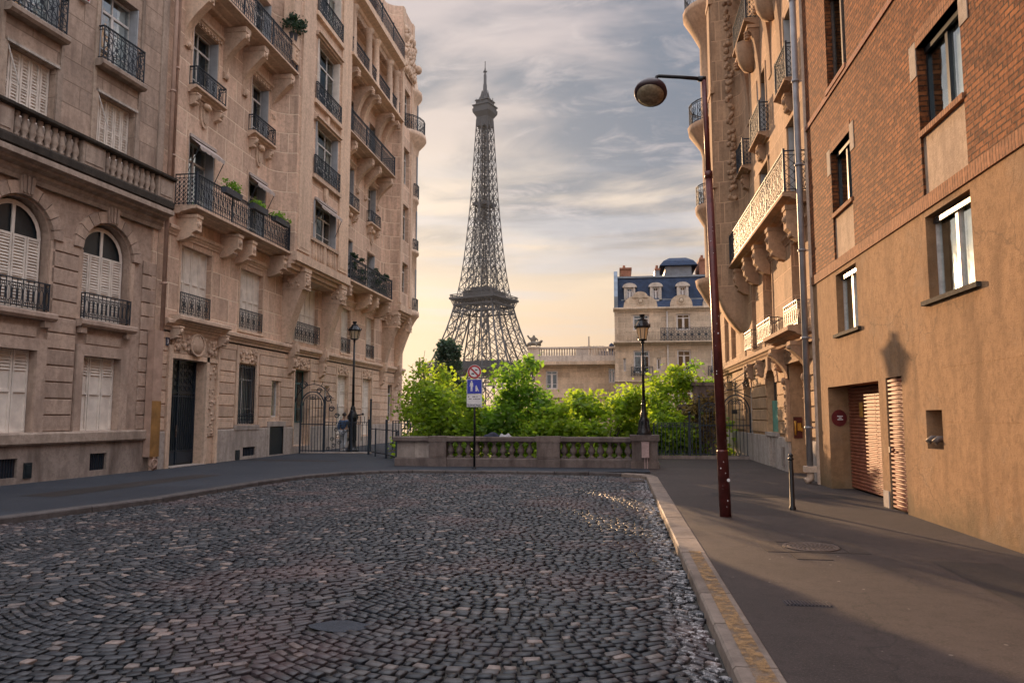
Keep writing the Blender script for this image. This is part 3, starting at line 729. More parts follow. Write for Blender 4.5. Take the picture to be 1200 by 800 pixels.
# granite setts laid in segmental arcs, every stone modelled
q_ = random.Random(11); V = []; Fc = []
row = .100; wst = .120; per = 2.9; amp = .62
def arc(x):
    s = ((x + 40.2) / per) % 1.0; return amp * (1 - (2 * s - 1) ** 2)
HOLE = (-2.30, 6.12, .22)
for k in range(-4, 235):
    yb = .2 + k * row; x = -12.5 + q_.random() * wst
    while x < XR:
        wd = wst * q_.uniform(.62, 1.32); xc = x + wd / 2; x += wd
        yc = yb - arc(xc) + q_.uniform(-.008, .008) + .06 * math.sin(xc * .9 + k * .05)
        if not inside(xc, yc): continue
        if ((xc - HOLE[0]) / .24) ** 2 + ((yc - HOLE[1]) / .17) ** 2 < 1: continue
        sl = -(arc(xc + .04) - arc(xc - .04)) / .08 + .054 * math.cos(xc * .9 + k * .05); sl = max(-1.1, min(1.1, sl))
        a = math.atan(sl); ca_, sa_ = math.cos(a), math.sin(a)
        hw = wd / 2 * (1 / max(.72, ca_)) * .99 - .011; hl = row / 2 * ca_ * q_.uniform(.9, 1.0) - .0105
        z = road_z(xc, yc) + q_.uniform(-.007, .007); tx, ty = q_.uniform(-.03, .03), q_.uniform(-.03, .03); b0 = len(V)
        jit = [(q_.uniform(-.012, .012), q_.uniform(-.010, .010)) for _ in range(4)]
        for ring_, (f_, dz) in enumerate(((1.0, -.034), (1.0, -.008), (.84, .0))):
            for (sx, sy), (jx, jy) in zip(((-1, -1), (1, -1), (1, 1), (-1, 1)), jit):
                lx = (sx * hw + jx) * (f_ if ring_ < 2 else 1 - (1 - f_) * .7); ly = (sy * hl + jy) * f_
                V.append((xc + lx * ca_ - ly * sa_, yc + lx * sa_ + ly * ca_, z + dz + lx * tx + ly * ty))
        V.append((xc, yc, z + .003))
        for r_ in (0, 4):
            for i in range(4): j = (i + 1) % 4; Fc.append((b0 + r_ + i, b0 + r_ + j, b0 + r_ + 4 + j, b0 + r_ + 4 + i))
        for i in range(4): Fc.append((b0 + 8 + i, b0 + 8 + (i + 1) % 4, b0 + 12))
me = bpy.data.meshes.new('road'); me.from_pydata(V, [], Fc); me.materials.append(M['setts'])
me.polygons.foreach_set('use_smooth', [i % 12 >= 4 for i in range(len(Fc))]); me.update()
o = bpy.data.objects.new('road', me); C.objects.link(o); structure(o)

# pavement sheet
mb = MB(); P = []
ys = [-8 + i * .5 for i in range(61)] ; ys = [y for y in ys if y < 20.5] + [20.5, 20.9, 21.2, 21.5, 21.8, 22.05, 22.3]
KW = .30
for a, b_ in zip(ys, ys[1:]):
    mb.quad((-16.5, a, 0), (xl_at(a) - KW, a, 0), (xl_at(b_) - KW, b_, 0), (-16.5, b_, 0))
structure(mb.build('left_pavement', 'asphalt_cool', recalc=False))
mb = MB()
for a, b_ in zip(ys, ys[1:]): mb.quad((xr_at(a) + KW, a, 0), (5.9, a, 0), (5.9, b_, 0), (xr_at(b_) + KW, b_, 0))
for a, b_ in ((22.3, 25.2), (25.2, 28), (28, 31.2)): mb.quad((1.35 if a > 25 else .9, a, 0), (5.6, a, 0), (5.6, b_, 0), (1.35 if a > 25 else .9, b_, 0))
structure(mb.build('right_pavement', 'asphalt', recalc=False))
mb = MB()
mb.quad((-16.5, 22.3, 0), (-6.5, 22.3, 0), (-6.5, 22.75, 0), (-16.5, 22.75, 0)); mb.quad((-16.5, 22.75, 0), (.9, 22.75, 0), (.9, 25.2, 0), (-16.5, 25.2, 0)); mb.quad((-16.5, 25.2, 0), (-7.5, 25.2, 0), (-7.5, 34.4, 0), (-16.5, 34.4, 0)); mb.quad((-16.5, 34.4, 0), (-10.9, 34.4, 0), (-10.9, 48.6, 0), (-16.5, 48.6, 0))
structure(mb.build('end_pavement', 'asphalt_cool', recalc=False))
# retaining faces of the raised street end
mb = MB(); mb.box(-7.5, 1.35, 24.85, 25.2, -8.2, -.004); mb.box(-7.85, -7.5, 25.2, 34.4, -8.2, -.004); mb.box(-10.9, -7.85, 34.1, 34.4, -8.2, -.004); mb.box(-11.2, -10.9, 34.4, 48.6, -8.2, -.004); mb.box(1.35, 1.6, 25.2, 31.2, -8.2, -.004); mb.box(1.6, 5.6, 30.9, 31.2, -8.2, -.004)
structure(mb.build('retaining_wall', 'plinth_old'))

# kerb: granite blocks along the carriageway
def kerb_path():
    p = [(xl_at(y), y) for y in [-8, -5, -2, 1, 3, 5, 7, 9, 11, 12.7, 14.3, 16.2, 18, 19, 20, 20.6, 21.2, 21.6, 22.0, 22.2]] + [(-6.2, YF)]
    p += [(x, YF + .02) for x in (-5.2, -4.1, -3, -1.9, -.9)] + [(xr_at(y), y) for y in (22.05, 21.8, 21.5, 21.2, 20.9)]
    y = 20.0
    while y > -8: p.append((XR, y)); y -= 1.05
    return p
kp = kerb_path(); mb = MB(); mbl = MB(); q_ = random.Random(5)
def nrm(i):
    a = Vector(kp[max(0, i - 1)]); b_ = Vector(kp[min(len(kp) - 1, i + 1)]); t = (b_ - a).normalized(); return Vector((-t.y, t.x))
for i in range(len(kp) - 1):
    a, b_ = Vector(kp[i]), Vector(kp[i + 1]); na, nb = nrm(i), nrm(i + 1); t = (b_ - a).normalized() * .009; g = q_.uniform(-.003, .003)
    prof = [(0, -.16), (0.004, -.012 + g), (.02, .008 + g), (KW - .012, .008 + g), (KW, -.002 + g), (KW, -.16)]
    A = [(a + t + na * d).to_3d() + Vector((0, 0, z)) for d, z in prof]; B = [(b_ - t + nb * d).to_3d() + Vector((0, 0, z)) for d, z in prof]; n = len(prof)
    (mbl if i < 26 else mb).add(A + B, [(j, j + 1, n + j + 1, n + j) for j in range(n - 1)] + [tuple(range(n)), tuple(range(n, 2 * n))])
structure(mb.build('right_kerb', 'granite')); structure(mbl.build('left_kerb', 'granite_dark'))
mb = MB(); y = -3
while y < 9.0:
    mb.quad((XR + .10, y, .0155), (XR + .24, y, .0155), (XR + .24, y + .6, .0155), (XR + .10, y + .6, .0155)); y += .6
structure(mb.build('yellow_kerb_line', 'yellow_paint', recalc=False))
# asphalt repair trenches, covers
asphalt_dark = [(( -13.9, 26.6), (-10.2, 26.2), (-10.2, 26.9), (-13.9, 27.3)), ((3.35, 5.2), (4.05, 5.2), (4.2, 9.3), (3.5, 9.35)), ((1.9, 16.2), (4.6, 16.0), (4.6, 16.7), (1.95, 16.9)), ((-12.3, 14.2), (-11.4, 14.1), (-11.0, 19.9), (-11.8, 20.0)), ((1.25, 2.4), (2.9, 2.3), (3.0, 4.1), (1.3, 4.3))]
mb = MB()
for P4 in asphalt_dark: mb.quad(*[(x, y, .004) for x, y in P4])
structure(mb.build('pavement_patches', 'asphalt_patch', recalc=False))
mb = MB(); mb.add([(HOLE[0] + .25 * (1 + .1 * math.sin(i * 2.3)) * math.cos(i * .5236), HOLE[1] + .17 * (1 + .1 * math.cos(i * 1.9)) * math.sin(i * .5236), road_z(*HOLE[:2]) - .004) for i in range(12)], [tuple(range(12))])
structure(mb.build('road_patch', 'asphalt_cool', recalc=False))
def cover(name, x, y, r, label):
    t = thing(name, (x, y, 0), label, 'manhole cover')
    a = MB(); a.F = WF
    a.lathe(x, y, [(0, .010), (r * .82, .012), (r * .84, .006), (r * .87, .006), (r * .88, .014), (r, .014), (r, -.02)], 32, smooth=False); b_ = a
    for k in range(5):
        rr = r * (.15 + .14 * k)
        for j in range(8 + 4 * k):
            an = 2 * math.pi * j / (8 + 4 * k); b_.box(x + rr * math.cos(an) - .014, x + rr * math.cos(an) + .014, y + rr * math.sin(an) - .014, y + rr * math.sin(an) + .014, .011, .017)
    b_.build('cover_plate', 'cover_iron', t); return t
cv = cover('manhole_cover', 2.38, 10.12, .34, 'large round iron manhole cover set in a pale square frame on the right pavement')
mb = MB(); x0, x1, y0, y1 = 1.78, 2.98, 9.72, 10.52
for a, b_, c, d in ((x0, x1, y0, 9.77), (x0, x1, 10.47, y1), (x0, 2.02, 9.77, 10.47), (2.74, x1, 9.77, 10.47)): mb.box(a, b_, c, d, -.02, .006)
mb.build('frame', 'concrete_dark', cv)
mb = MB(); mb.box(2.02, 2.42, 9.26, 9.66, -.02, .007); tag(mb.build('access_plate', 'concrete_dark', loc=(2.22, 9.46, 0)), 'small pale square access plate just in front of the round manhole cover', 'access plate')
t = thing('pavement_grate', (1.62, 7.12, 0), 'dark rectangular iron grate in the right pavement near the kerb', 'grate')
mb = MB(); mb.box(1.43, 1.82, 7.03, 7.21, -.02, .004); mb.build('plate', 'sign_dark', t)
mb = MB(); [mb.box(1.44 + k * .03, 1.455 + k * .03, 7.04, 7.20, .004, .012) for k in range(13)]; mb.build('slats', 'sign_dark', t)
t = thing('drain_grate', (.45, 20.6, -.1), 'barred storm drain grate at the corner of the cobbled road', 'drain')
mb = MB(); mb.box(.25, .66, 20.3, 20.95, -.1, -.075); mb.build('plate', 'sign_dark', t)
mb = MB(); [mb.box(.26, .65, 20.32 + k * .09, 20.36 + k * .09, -.075, -.062) for k in range(7)]; mb.build('slats', 'cover_iron', t)

# ================================================================== LEFT LONG BUILDING (stone, bays, balconies)
FL = Frame((-14.15, 0, 0), (0, 1, 0), (1, 0, 0))
FR = Frame((4.95, 0, 0), (0, 1, 0), (-1, 0, 0))
def ground_cols(): pass
B2 = thing('apartment_building', (-14.15, 35, 0), 'long stone apartment building on the left with curved bays, iron balconies and columned loggia', 'building')
U0, U1, TOP = 21.66, 48.2, 27.5
mb = MB(FL)   # dark interior
mb.box(U0 + .1, U1 - .1, -9, -.75, -8, TOP - .3); mb.build('interior', 'interior', B2)
ghol = [(22.2, 24.25, -.05, 3.5), (26.45, 28.1, 1.32, 3.62), (29.42, 30.05, 1.6, 3.1), (31.55, 33.1, .35, 3.7), (35.0, 35.5, 1.5, 3.05), (36.6, 38.1, .6, 3.7), (40.4, 41.9, .6, 3.72), (45.2, 46.2, 1.3, 3.6)]
mb = MB(FL); wallgrid(mb, U0, U1, -8, 4.38, ghol, -.045, .5)
mb.prism_u([(-.045, 4.3), (-8, 4.3), (-8, 4.38), (-.045, 4.38)], U0, U1)
rustic(mb, U0 + .02, U1, 1.18, 4.1, .417, [(22.0, 25.05, 0, 4.2), (26.3, 28.25, 1.0, 4.2), (29.3, 30.2, 1.45, 3.1), (31.4, 33.25, 0, 4.2), (34.95, 35.55, 1.45, 3.1), (36.45, 38.25, 0, 4.2), (40.25, 42.05, 0, 4.2), (45.1, 46.3, 0, 3.7)])
mb.box(U0 + .02, U1, -.045, .01, 4.1, 4.3)
# far end wall + back
mb.q((U1, -.045, -8), (U1, -9, -8), (U1, -9, TOP), (U1, -.045, TOP)); mb.q((U0, -.045, 0), (U0, -9, 0), (U0, -9, TOP), (U0, -.045, TOP)); mb.q((U0, -9.1, -8), (U1, -9.1, -8), (U1, -9.1, TOP), (U0, -9.1, TOP))
mb.build('ground_floor_wall', 'stone_rust', B2)
mb = MB(FL)   # plinth with openings for vents
ph = [(22.0, 25.05, -1, 2), (27.0, 28.0, .12, .46), (29.16, 30.45, .05, 1.22), (31.4, 33.25, .3, 2), (36.45, 38.25, .5, 2), (40.25, 42.05, .5, 2)]
for s0, s1 in subtract(U0, U1, [(22.0, 25.05)]): wallgrid(mb, s0, s1, -8 if s0 > 25 else -.1, 1.12, [h for h in ph if s0 < h[0] and h[1] < s1], .03, .07)
for s0, s1 in subtract(U0, U1, [(22.0, 25.05), (29.16, 30.45), (31.4, 33.25), (36.45, 38.25), (40.25, 42.05)]): mb.prism_u([(-.04, 1.12), (.03, 1.12), (.012, 1.17), (-.04, 1.17)], s0, s1)
mb.box(29.0, 29.16, -.04, .05, 0, 1.42); mb.box(30.45, 30.62, -.04, .05, 0, 1.42); mb.box(29.16, 30.45, -.04, .05, 1.22, 1.42)
mb.box(26.3, 28.25, -.04, .05, 1.12, 1.30)
mb.build_split('plinth', 'plinth', B2)
mb = MB(FL); mb.box(29.18, 30.43, -.06, .0, .03, 1.2); mb.build('cellar_door', 'door_black', B2)
v_ = MB(FL); v_.box(27.0, 28.0, -.06, -.03, .12, .46); vv = v_.build('cellar_vent', 'sign_dark', B2)
v_ = MB(FL); [v_.box(27.05 + k * .12, 27.07 + k * .12, -.03, .0, .12, .46) for k in range(8)]; v_.build('grille', 'iron', vv)
mb = MB(FL); mb.box(26.45, 26.72, .03, .07, .02, .38); mb.build('meter_box', 'door_black', B2)
# string course + cornices
mb = MB(FL)
cornice(mb, U0, U1 + .12, 4.36, 4.72, .2); 
cornice(mb, 21.95, 25.2, 4.50, 4.86, .42)
for uu in (22.15, 25.0): block_console(mb, uu, .2, 4.5, .42, .34)
for uu in (30.95, 34.35, 43.6, 46.6):
    mb.box(uu - .2, uu + .2, 0, .34, 4.30, 4.84); mb.box(uu - .12, uu + .12, .34, .38, 4.42, 4.74); block_console(mb, uu, .34, 4.30, .85, .26)
mb.build_split('string_course', 'trim', B2)
mb = MB(FL)   # door surround + carvings
mb.box(22.0, 22.2, -.04, .07, 0, 3.9); mb.box(24.25, 24.42, -.04, .05, 0, 3.66); mb.box(24.95, 25.08, -.04, .07, 0, 3.9); mb.box(22.2, 24.95, -.04, .05, 3.5, 3.66); 
carve(mb, 24.42, 24.95, .95, 3.5, .0, 40, .05, 3); carve(mb, 22.2, 24.95, 3.68, 4.36, .03, 40, .09, 4)
mb.blob(FL.p(23.5, .08, 4.02), .12, .42, .36, 10, 6); mb.ring(FL.p(23.5, .12, 4.02), FL.t, Vector((0, 0, 1)), .42, .06, 14, rz=.36)
for uu in (26.42, 28.0): mb.box(uu - .07, uu + .10, -.04, .03, 1.32, 4.3)
carve(mb, 26.5, 28.0, 3.66, 4.26, .0, 44, .08, 5)
for a, b_ in ((31.5, 33.15), (36.55, 38.15), (40.35, 41.95)): 
    mb.box(a - .14, a, -.04, .03, .3, 4.3); mb.box(b_, b_ + .12, -.04, .03, .3, 4.3); carve(mb, a, b_, 3.74, 4.3, .0, 44, .08, int(a))
mb.build_split('carved_surround', 'trim', B2)
# ground floor doors and windows
mb = MB(FL); mb.box(22.2, 24.25, -.44, -.38, .02, 3.5); door = mb.build('door', 'door_black', B2)
g = MB(FL)
for k in range(15): g.bar(FL.p(22.3 + k * .13, -.36, .5), FL.p(22.3 + k * .13, -.36, 2.35), .022)
for z in (.5, 2.3, 2.42): g.bar(FL.p(22.22, -.36, z), FL.p(24.23, -.36, z), .04)
for j in range(4):
    for k in range(7): g.ring(FL.p(22.42 + k * .27, -.36, 2.58 + j * .24), FL.t, Vector((0, 0, 1)), .10, .018, 8)
for uu in (22.24, 23.22, 24.2): g.box(uu - .03, uu + .03, -.38, -.33, .05, 3.48)
g.build('grille', 'iron', door)
g = MB(FL); g.box(22.3, 23.14, -.38, -.35, .1, .45); g.box(23.3, 24.14, -.38, -.35, .1, .45); g.build('kick_panel', 'iron', door)
g = MB(FL); g.blob(FL.p(23.12, -.3, 1.15), .04, .04, .04); g.bar(FL.p(23.12, -.3, .95), FL.p(23.12, -.3, 1.35), .03); g.build('handle', 'cover_iron', door)
mb = MB(FL); mb.box(22.2, 24.25, -.38, .12, -.02, .03); mb.build('door_step', 'plinth', B2)
w_ = window(FL, B2, 26.45, 28.1, 1.32, 3.62, -.3, 2, .75, curtain=[(0, .9)])
g = MB(FL)
for k in range(13): g.bar(FL.p(26.5 + k * .13, -.08, 1.34), FL.p(26.5 + k * .13, -.08, 3.6), .024)
for z in (1.42, 1.72, 3.5): g.bar(FL.p(26.45, -.08, z), FL.p(28.1, -.08, z), .035)
for k in range(6): g.ring(FL.p(26.63 + k * .26, -.08, 1.57), FL.t, Vector((0, 0, 1)), .11, .018, 8)
g.build('window_bars', 'iron', w_)
for a, b_ in ((29.42, 30.05), (35.0, 35.5)): window(FL, B2, a, b_, 1.6 if a < 30 else 1.5, 3.1 if a < 30 else 3.05, -.2, 1, None)
w_ = window(FL, B2, 31.55, 33.1, 1.35, 3.7, -.34, 2, .75, 'door_teal'); mb = MB(FL); mb.box(31.55, 33.1, -.36, -.3, .35, 1.35); mb.build('door_panel', 'pale_stone', B2)
for a, b_ in ((36.6, 38.1), (40.4, 41.9)): louvre(FL, B2, a, b_, .6, 3.7, -.2, 2, 'shutter_white', solid_below=2.8)
window(FL, B2, 45.2, 46.2, 1.3, 3.6, -.25, 2)
# number plaque
mb = MB(FL); mb.box(21.86, 22.04, .001, .02, 3.86, 4.12); pq = mb.build('number_plaque', 'plaque_navy', B2)
# upper walls
def bayplan(c0, c1, D, w1=.75):
    """plan (u,d) of a bay: concave run-in, flat front, concave run-out"""
    n = 8; p = []
    for i in range(n + 1): a = math.pi / 2 * i / n; p.append((c0 - w1 + w1 * math.sin(a), D * (1 - math.cos(a))))
    for i in range(n + 1): a = math.pi / 2 * i / n; p.append((c1 + w1 - w1 * math.cos(a), D * (1 - math.sin(a))))
    return p
def upper_block(F, par, U0, U1, z0, top, holes, bays, mat='stone'):
    """flat runs between bays + bay shells; holes in flat runs (d=0); bays: (c0,c1,D,z0,holes)"""
    spans = [(b_[0] - .75, b_[1] + .75) for b_ in bays]
    zb = [b_[3] for b_ in bays]
    mb = MB(F)
    zlow = max(zb) if zb else z0
    wallgrid(mb, U0, U1, z0, zlow, [h for h in holes if h[2] < zlow], 0, .5)
    for s0, s1 in subtract(U0, U1, spans): wallgrid(mb, s0, s1, zlow, top, [h for h in holes if h[2] >= zlow and s0 <= h[0] and h[1] <= s1], 0, .5)
    mb.q((U0, 0, top), (U1, 0, top), (U1, -9, top), (U0, -9, top))
    mb.q((U1, 0, z0), (U1, -.6, z0), (U1, -.6, top), (U1, 0, top)); mb.q((U0, 0, z0), (U0, -.6, z0), (U0, -.6, top), (U0, 0, top))
    mb.build('upper_wall', mat, par)
    for c0, c1, D, bz, bh in bays:
        mb = MB(F); pl = bayplan(c0, c1, D)
        for i, (a, b_) in enumerate(zip(pl, pl[1:])):
            if abs(a[1] - D) < 1e-6 and abs(b_[1] - D) < 1e-6: continue
            mb.q((a[0], a[1], bz), (b_[0], b_[1], bz), (b_[0], b_[1], top), (a[0], a[1], top))
        wallgrid(mb, c0, c1, bz, top, bh, D, .5)
        mb.F = F; mb.add([F.p(u, d, top) for u, d in pl] + [F.p(u, d, bz) for u, d in pl], [tuple(range(len(pl))), tuple(range(len(pl), 2 * len(pl)))])
        mb.build('bay_wall', mat, par)
b1w = (30.75, 33.55); D1 = .95
h2 = [(22.5, 24.35, 4.92, 7.25), (26.4, 28.25, 4.92, 7.25), (31.2, 33.9, 4.95, 7.6), (36.9, 38.3, 4.92, 7.25), (40.8, 42.2, 4.92, 7.25)]
for a, b_ in ((22.65, 24.25), (26.75, 28.2), (36.9, 38.35), (40.7, 42.1)):
    h2 += [(a, b_, 8.45, 11.0), (a, b_, 12.68, 15.0), (a, b_, 16.3, 18.7)]
h2 += [(35.9, 37.6, 20.1, 22.5), (39.6, 41.2, 20.1, 22.5), (22.65, 24.25, 20.1, 22.5), (26.75, 28.2, 20.1, 22.5), (36.2, 38.2, 24.0, 26.5), (40, 42, 24, 26.5)]
bayh = [(30.85, 33.4, 9.45, 11.15), (30.85, 33.4, 12.4, 14.75), (30.85, 33.4, 15.75, 18.6), (30.85, 33.4, 19.9, 22.5)]
bay2h = [(44.6, 45.9, 9.3, 11.2), (44.6, 45.9, 12.6, 14.9), (44.6, 45.9, 16.2, 18.6), (44.6, 45.9, 20, 22.4)]
upper_block(FL, B2, U0, U1, 4.38, TOP, h2, [(29.0, 35.2, D1, 8.05, bayh), (43.9, 46.6, D1, 8.05, bay2h)])
# bay pilasters, sill bands, window frames mouldings
mb = MB(FL)
for a, b_ in ((29.2, 30.45), (33.75, 35.0), (43.95, 44.4), (46.1, 46.55)):
    mb.box(a, b_, D1 - .05, D1 + .07, 8.55, TOP); mb.box(a + .15, b_ - .15, D1 + .07, D1 + .085, 8.7, 9.3)
mb.box(28.95, 35.25, D1 - .05, D1 + .14, 8.05, 8.42); mb.box(43.9, 46.8, D1 - .05, D1 + .14, 8.05, 8.42)
for z, hh in ((12.05, .16), (15.45, .18), (19.5, .2), (23, .4)): mb.box(30.45, 33.75, D1 - .02, D1 + .16, z, z + hh)
for z in (14.85, 18.75, 22.6): mb.box(30.6, 33.6, D1 - .02, D1 + .22, z, z + .09); mb.box(30.6, 33.6, D1 - .02, D1 + .12, z - .1, z)
# stone balustrade at foot of bay
mb.box(30.45, 33.75, D1 - .02, D1 + .1, 9.28, 9.42)
mb.build_split('bay_trim', 'trim', B2)
mb = MB(FL)
for k in range(10): mb.lathe(30.9 + .28 * k, D1 + .0, [(.05, 8.45), (.09, 8.5), (.09, 8.75), (.045, 9.05), (.06, 9.2), (.08, 9.26)], 8)
mb.box(32.0, 32.2, D1 - .04, D1 + .08, 8.42, 9.28)
mb.build('bay_balustrade', 'trim', B2)
# bay foot: corbelled underside + two big scroll brackets
mb = MB(FL)
for D_, za, zb in ((D1 + .02, 7.93, 8.049), (D1 - .14, 7.75, 7.93), (D1 - .3, 7.62, 7.75)):
    pl = bayplan(29.0, 35.2, D_); n = len(pl); mb.add([FL.p(u, d, zb) for u, d in pl] + [FL.p(u, d, za) for u, d in pl], [tuple(range(n)), tuple(range(n, 2 * n))] + [(i, i + 1, n + i + 1, n + i) for i in range(n - 1)])
def bay_console(mb, u, wd, z1, z0, D):
    pr = [(0, z1), (D, z1), (D, z1 - .85)] + [(.20 + (D - .26) * (1 - t) ** 1.35, z1 - .9 - (z1 - .9 - z0) * t) for t in [i / 14 for i in range(15)]] + [(0, z0)]
    mb.prism_u(pr, u - wd / 2, u + wd / 2); mb.box(u - wd / 2 - .05, u + wd / 2 + .05, 0, D + .05, z1 - .16, z1 - .001); mb.box(u - wd / 2 - .03, u + wd / 2 + .03, 0, D + .03, z1 - .92, z1 - .84)
    carve(mb, u - wd / 2 + .02, u + wd / 2 - .02, z1 - .80, z1 - .2, D + .03, 110, .07, int(u))
    for sgn in (-1, 1):
        for k in range(9): mb.blob(FL.p(u + sgn * wd / 2, rnd.uniform(.2, D), rnd.uniform(z1 - .8, z1 - .2)), .07, .09, .08, 5, 3)
for uu in (30.35, 34.65): bay_console(mb, uu, .62, 7.93, 4.75, D1 + .02)
for k in range(4):
    pl = bayplan(43.9, 46.8, D1 - .14 * k - .02); mb.add([FL.p(u, d, 8.05 - .16 * k) for u, d in pl] + [FL.p(u, d, 7.89 - .16 * k) for u, d in pl], [tuple(range(len(pl))), tuple(range(len(pl), 2 * len(pl)))] + [(i, i + 1, len(pl) + i + 1, len(pl) + i) for i in range(len(pl) - 1)])
for uu in (44.0, 46.6): bay_console(mb, uu, .5, 7.9, 4.75, D1)
mb.build_split('bay_corbel', 'trim', B2)
# shutters / windows of the flat runs
for k, (a, b_) in enumerate(((22.5, 24.35), (26.4, 28.25), (36.9, 38.3), (40.8, 42.2))):
    louvre(FL, B2, a, b_, 4.92, 7.25, -.2, 4 if k < 2 else 2, solid_below=99 if k < 2 else None)
    railing(FL, B2, a + .02, b_ - .02, .02, 4.98, 5.68, 'scroll', .23, False)
louvre(FL, B2, 31.2, 33.9, 4.95, 7.6, -.2, 5, solid_below=99); railing(FL, B2, 31.2, 33.9, .1, 5.0, 5.8, 'scroll', .22, False)
for k, (a, b_) in enumerate(((22.65, 24.25), (26.75, 28.2), (36.9, 38.35), (40.7, 42.1))):
    z = 8.45; window(FL, B2, a, b_, z, 11.0, -.36, 2); folded(FL, B2, a, b_, z, 11.0, -.3, .01)
    if k < 2: awning(FL, B2, a, b_, 11.0, .0, .42, .35)
    z = 12.68; window(FL, B2, a, b_, z, 15.0, -.36, 2, curtain=[(0, .3)]); folded(FL, B2, a, b_, z, 15.0, -.3, .01); railing(FL, B2, a - .12, b_ + .14, .28, 12.72, 13.36, 'scroll', .21)
    window(FL, B2, a, b_, 16.3, 18.7, -.36, 2); folded(FL, B2, a, b_, 16.3, 18.7, -.3, .01)
window(FL, B2, 35.9, 37.6, 20.1, 22.5, -.36, 2, curtain=[(.1, .5)]); window(FL, B2, 39.6, 41.2, 20.1, 22.5, -.36, 2)
window(FL, B2, 22.65, 24.25, 20.1, 22.5, -.36, 2); window(FL, B2, 26.75, 28.2, 20.1, 22.5, -.36, 2)
FB = Frame((-14.15 + D1, 0, 0), (0, 1, 0), (1, 0, 0))
for i, h in enumerate(bayh):
    window(FB, B2, h[0], h[1], h[2], h[3], -.3, 3, .7, curtain=[(0, .12), (.85, 1)] if i % 2 else None); folded(FB, B2, h[0], h[1], h[2], h[3], -.24, .06, 'shutter_grey' if i < 2 else 'shutter_white')
    if i: railing(FB, B2, h[0] - .2, h[1] + .2, .12, h[2] - .12, h[2] + .72, 'scroll', .21, True, .06)
awning(FB, B2, 30.9, 33.35, 11.2, .02, .35, .3)
for h in bay2h: window(FB, B2, h[0], h[1], h[2], h[3], -.3, 2)
# window sills with shields and brackets (third floor)
mb = MB(FL)
for a, b_ in ((22.65, 24.25), (26.75, 28.2), (36.9, 38.35), (40.7, 42.1)):
    cornice(mb, a - .2, b_ + .2, 12.46, 12.70, .34); c = (a + b_) / 2
    shield(mb, c, 12.4, .85, .5, .0)
    for uu in (a + .05, b_ - .05): block_console(mb, uu, .22, 12.46, .4, .26)
    mb.blob(FL.p(c, .14, 12.3), .12, .25, .12)
    mb.box(a - .08, a, 0, .03, 12.7, 15.08); mb.box(b_, b_ + .08, 0, .03, 12.7, 15.08)
    cornice(mb, a - .15, b_ + .15, 15.02, 15.3, .16, dent=True)
    mb.box(a - .09, a, 0, .025, 8.5, 11.05); mb.box(b_, b_ + .09, 0, .025, 8.5, 11.05); mb.box(a - .09, b_ + .09, 0, .03, 11.05, 11.16)
for a, b_ in ((22.5, 24.35), (26.4, 28.25), (36.9, 38.3), (40.8, 42.2)):
    mb.box(a - .09, a, 0, .02, 4.9, 7.3); mb.box(b_, b_ + .09, 0, .02, 4.9, 7.3); mb.box(a - .1, b_ + .1, 0, .09, 4.80, 4.9)
for c in (32.1,): shield(mb, c, 12.1, .8, .5, D1); shield(mb, c, 15.5, .6, .4, D1)
cornice(mb, U0, 28.2, 7.45, 7.75, .14); cornice(mb, 35.95, 43.15, 7.45, 7.75, .14)
cornice(mb, U0, 28.2, 23.0, 23.6, .5, dent=True); mb.build_split('window_surround', 'trim', B2)
# balconies
def balcony(F, par, u0, u1, D, z, hgt, cons, ch, kind, style='scroll', d0=0.0, th=.24, rail=True, ov=.0, mat='trim', s=.15):
    mb = MB(F); cornice(mb, u0, u1, z - th, z, D, d0)
    mb.box(u0, u1, d0, d0 + D - .04, z - .012, z + .012)
    for uu in cons: (arch_console if kind == 'arch' else console if kind == 'scroll' else block_console)(mb, uu, .32 if kind != 'arch' else .4, z - th, ch, D - .14, d0)
    o = mb.build('balcony', mat, par)
    if rail:
        r_ = MB(F); pts = [(u0 + .06, d0), (u0 + .06, d0 + D - .08), (u1 - .06, d0 + D - .08), (u1 - .06, d0)]
        for i, (a, b_) in enumerate(zip(pts, pts[1:])): seg_rail(r_, F.p(a[0], a[1], 0), F.p(b_[0], b_[1], 0), z + .03, z + hgt, style if i == 1 else 'diamond', s)
        for p in pts[1:3]: r_.bar(F.p(p[0], p[1], z), F.p(p[0], p[1], z + hgt + .06), .06)
        n = max(1, int((u1 - u0) / 2.2))
        for i in range(1, n): r_.bar(F.p(u0 + (u1 - u0) * i / n, d0 + D - .08, z), F.p(u0 + (u1 - u0) * i / n, d0 + D - .08, z + hgt + .04), .05)
        rr = r_.build('railing', 'iron', o)
    return o
balcony(FL, B2, 21.95, 29.0, .82, 8.4, 1.05, (22.35, 25.05, 26.1, 28.75), .85, 'block')
balcony(FL, B2, 22.05, 28.9, .98, 16.05, 1.1, (22.3, 24.75, 26.2, 28.6), 1.9, 'scroll')
balcony(FL, B2, 35.5, 42.6, 1.02, 8.45, 1.15, (35.9, 39.0, 40.2, 42.3), .85, 'block')
balcony(FL, B2, 35.1, 42.8, 1.02, 16.0, 1.15, (36.2, 38.9, 40.2, 42.4), 1.9, 'scroll')
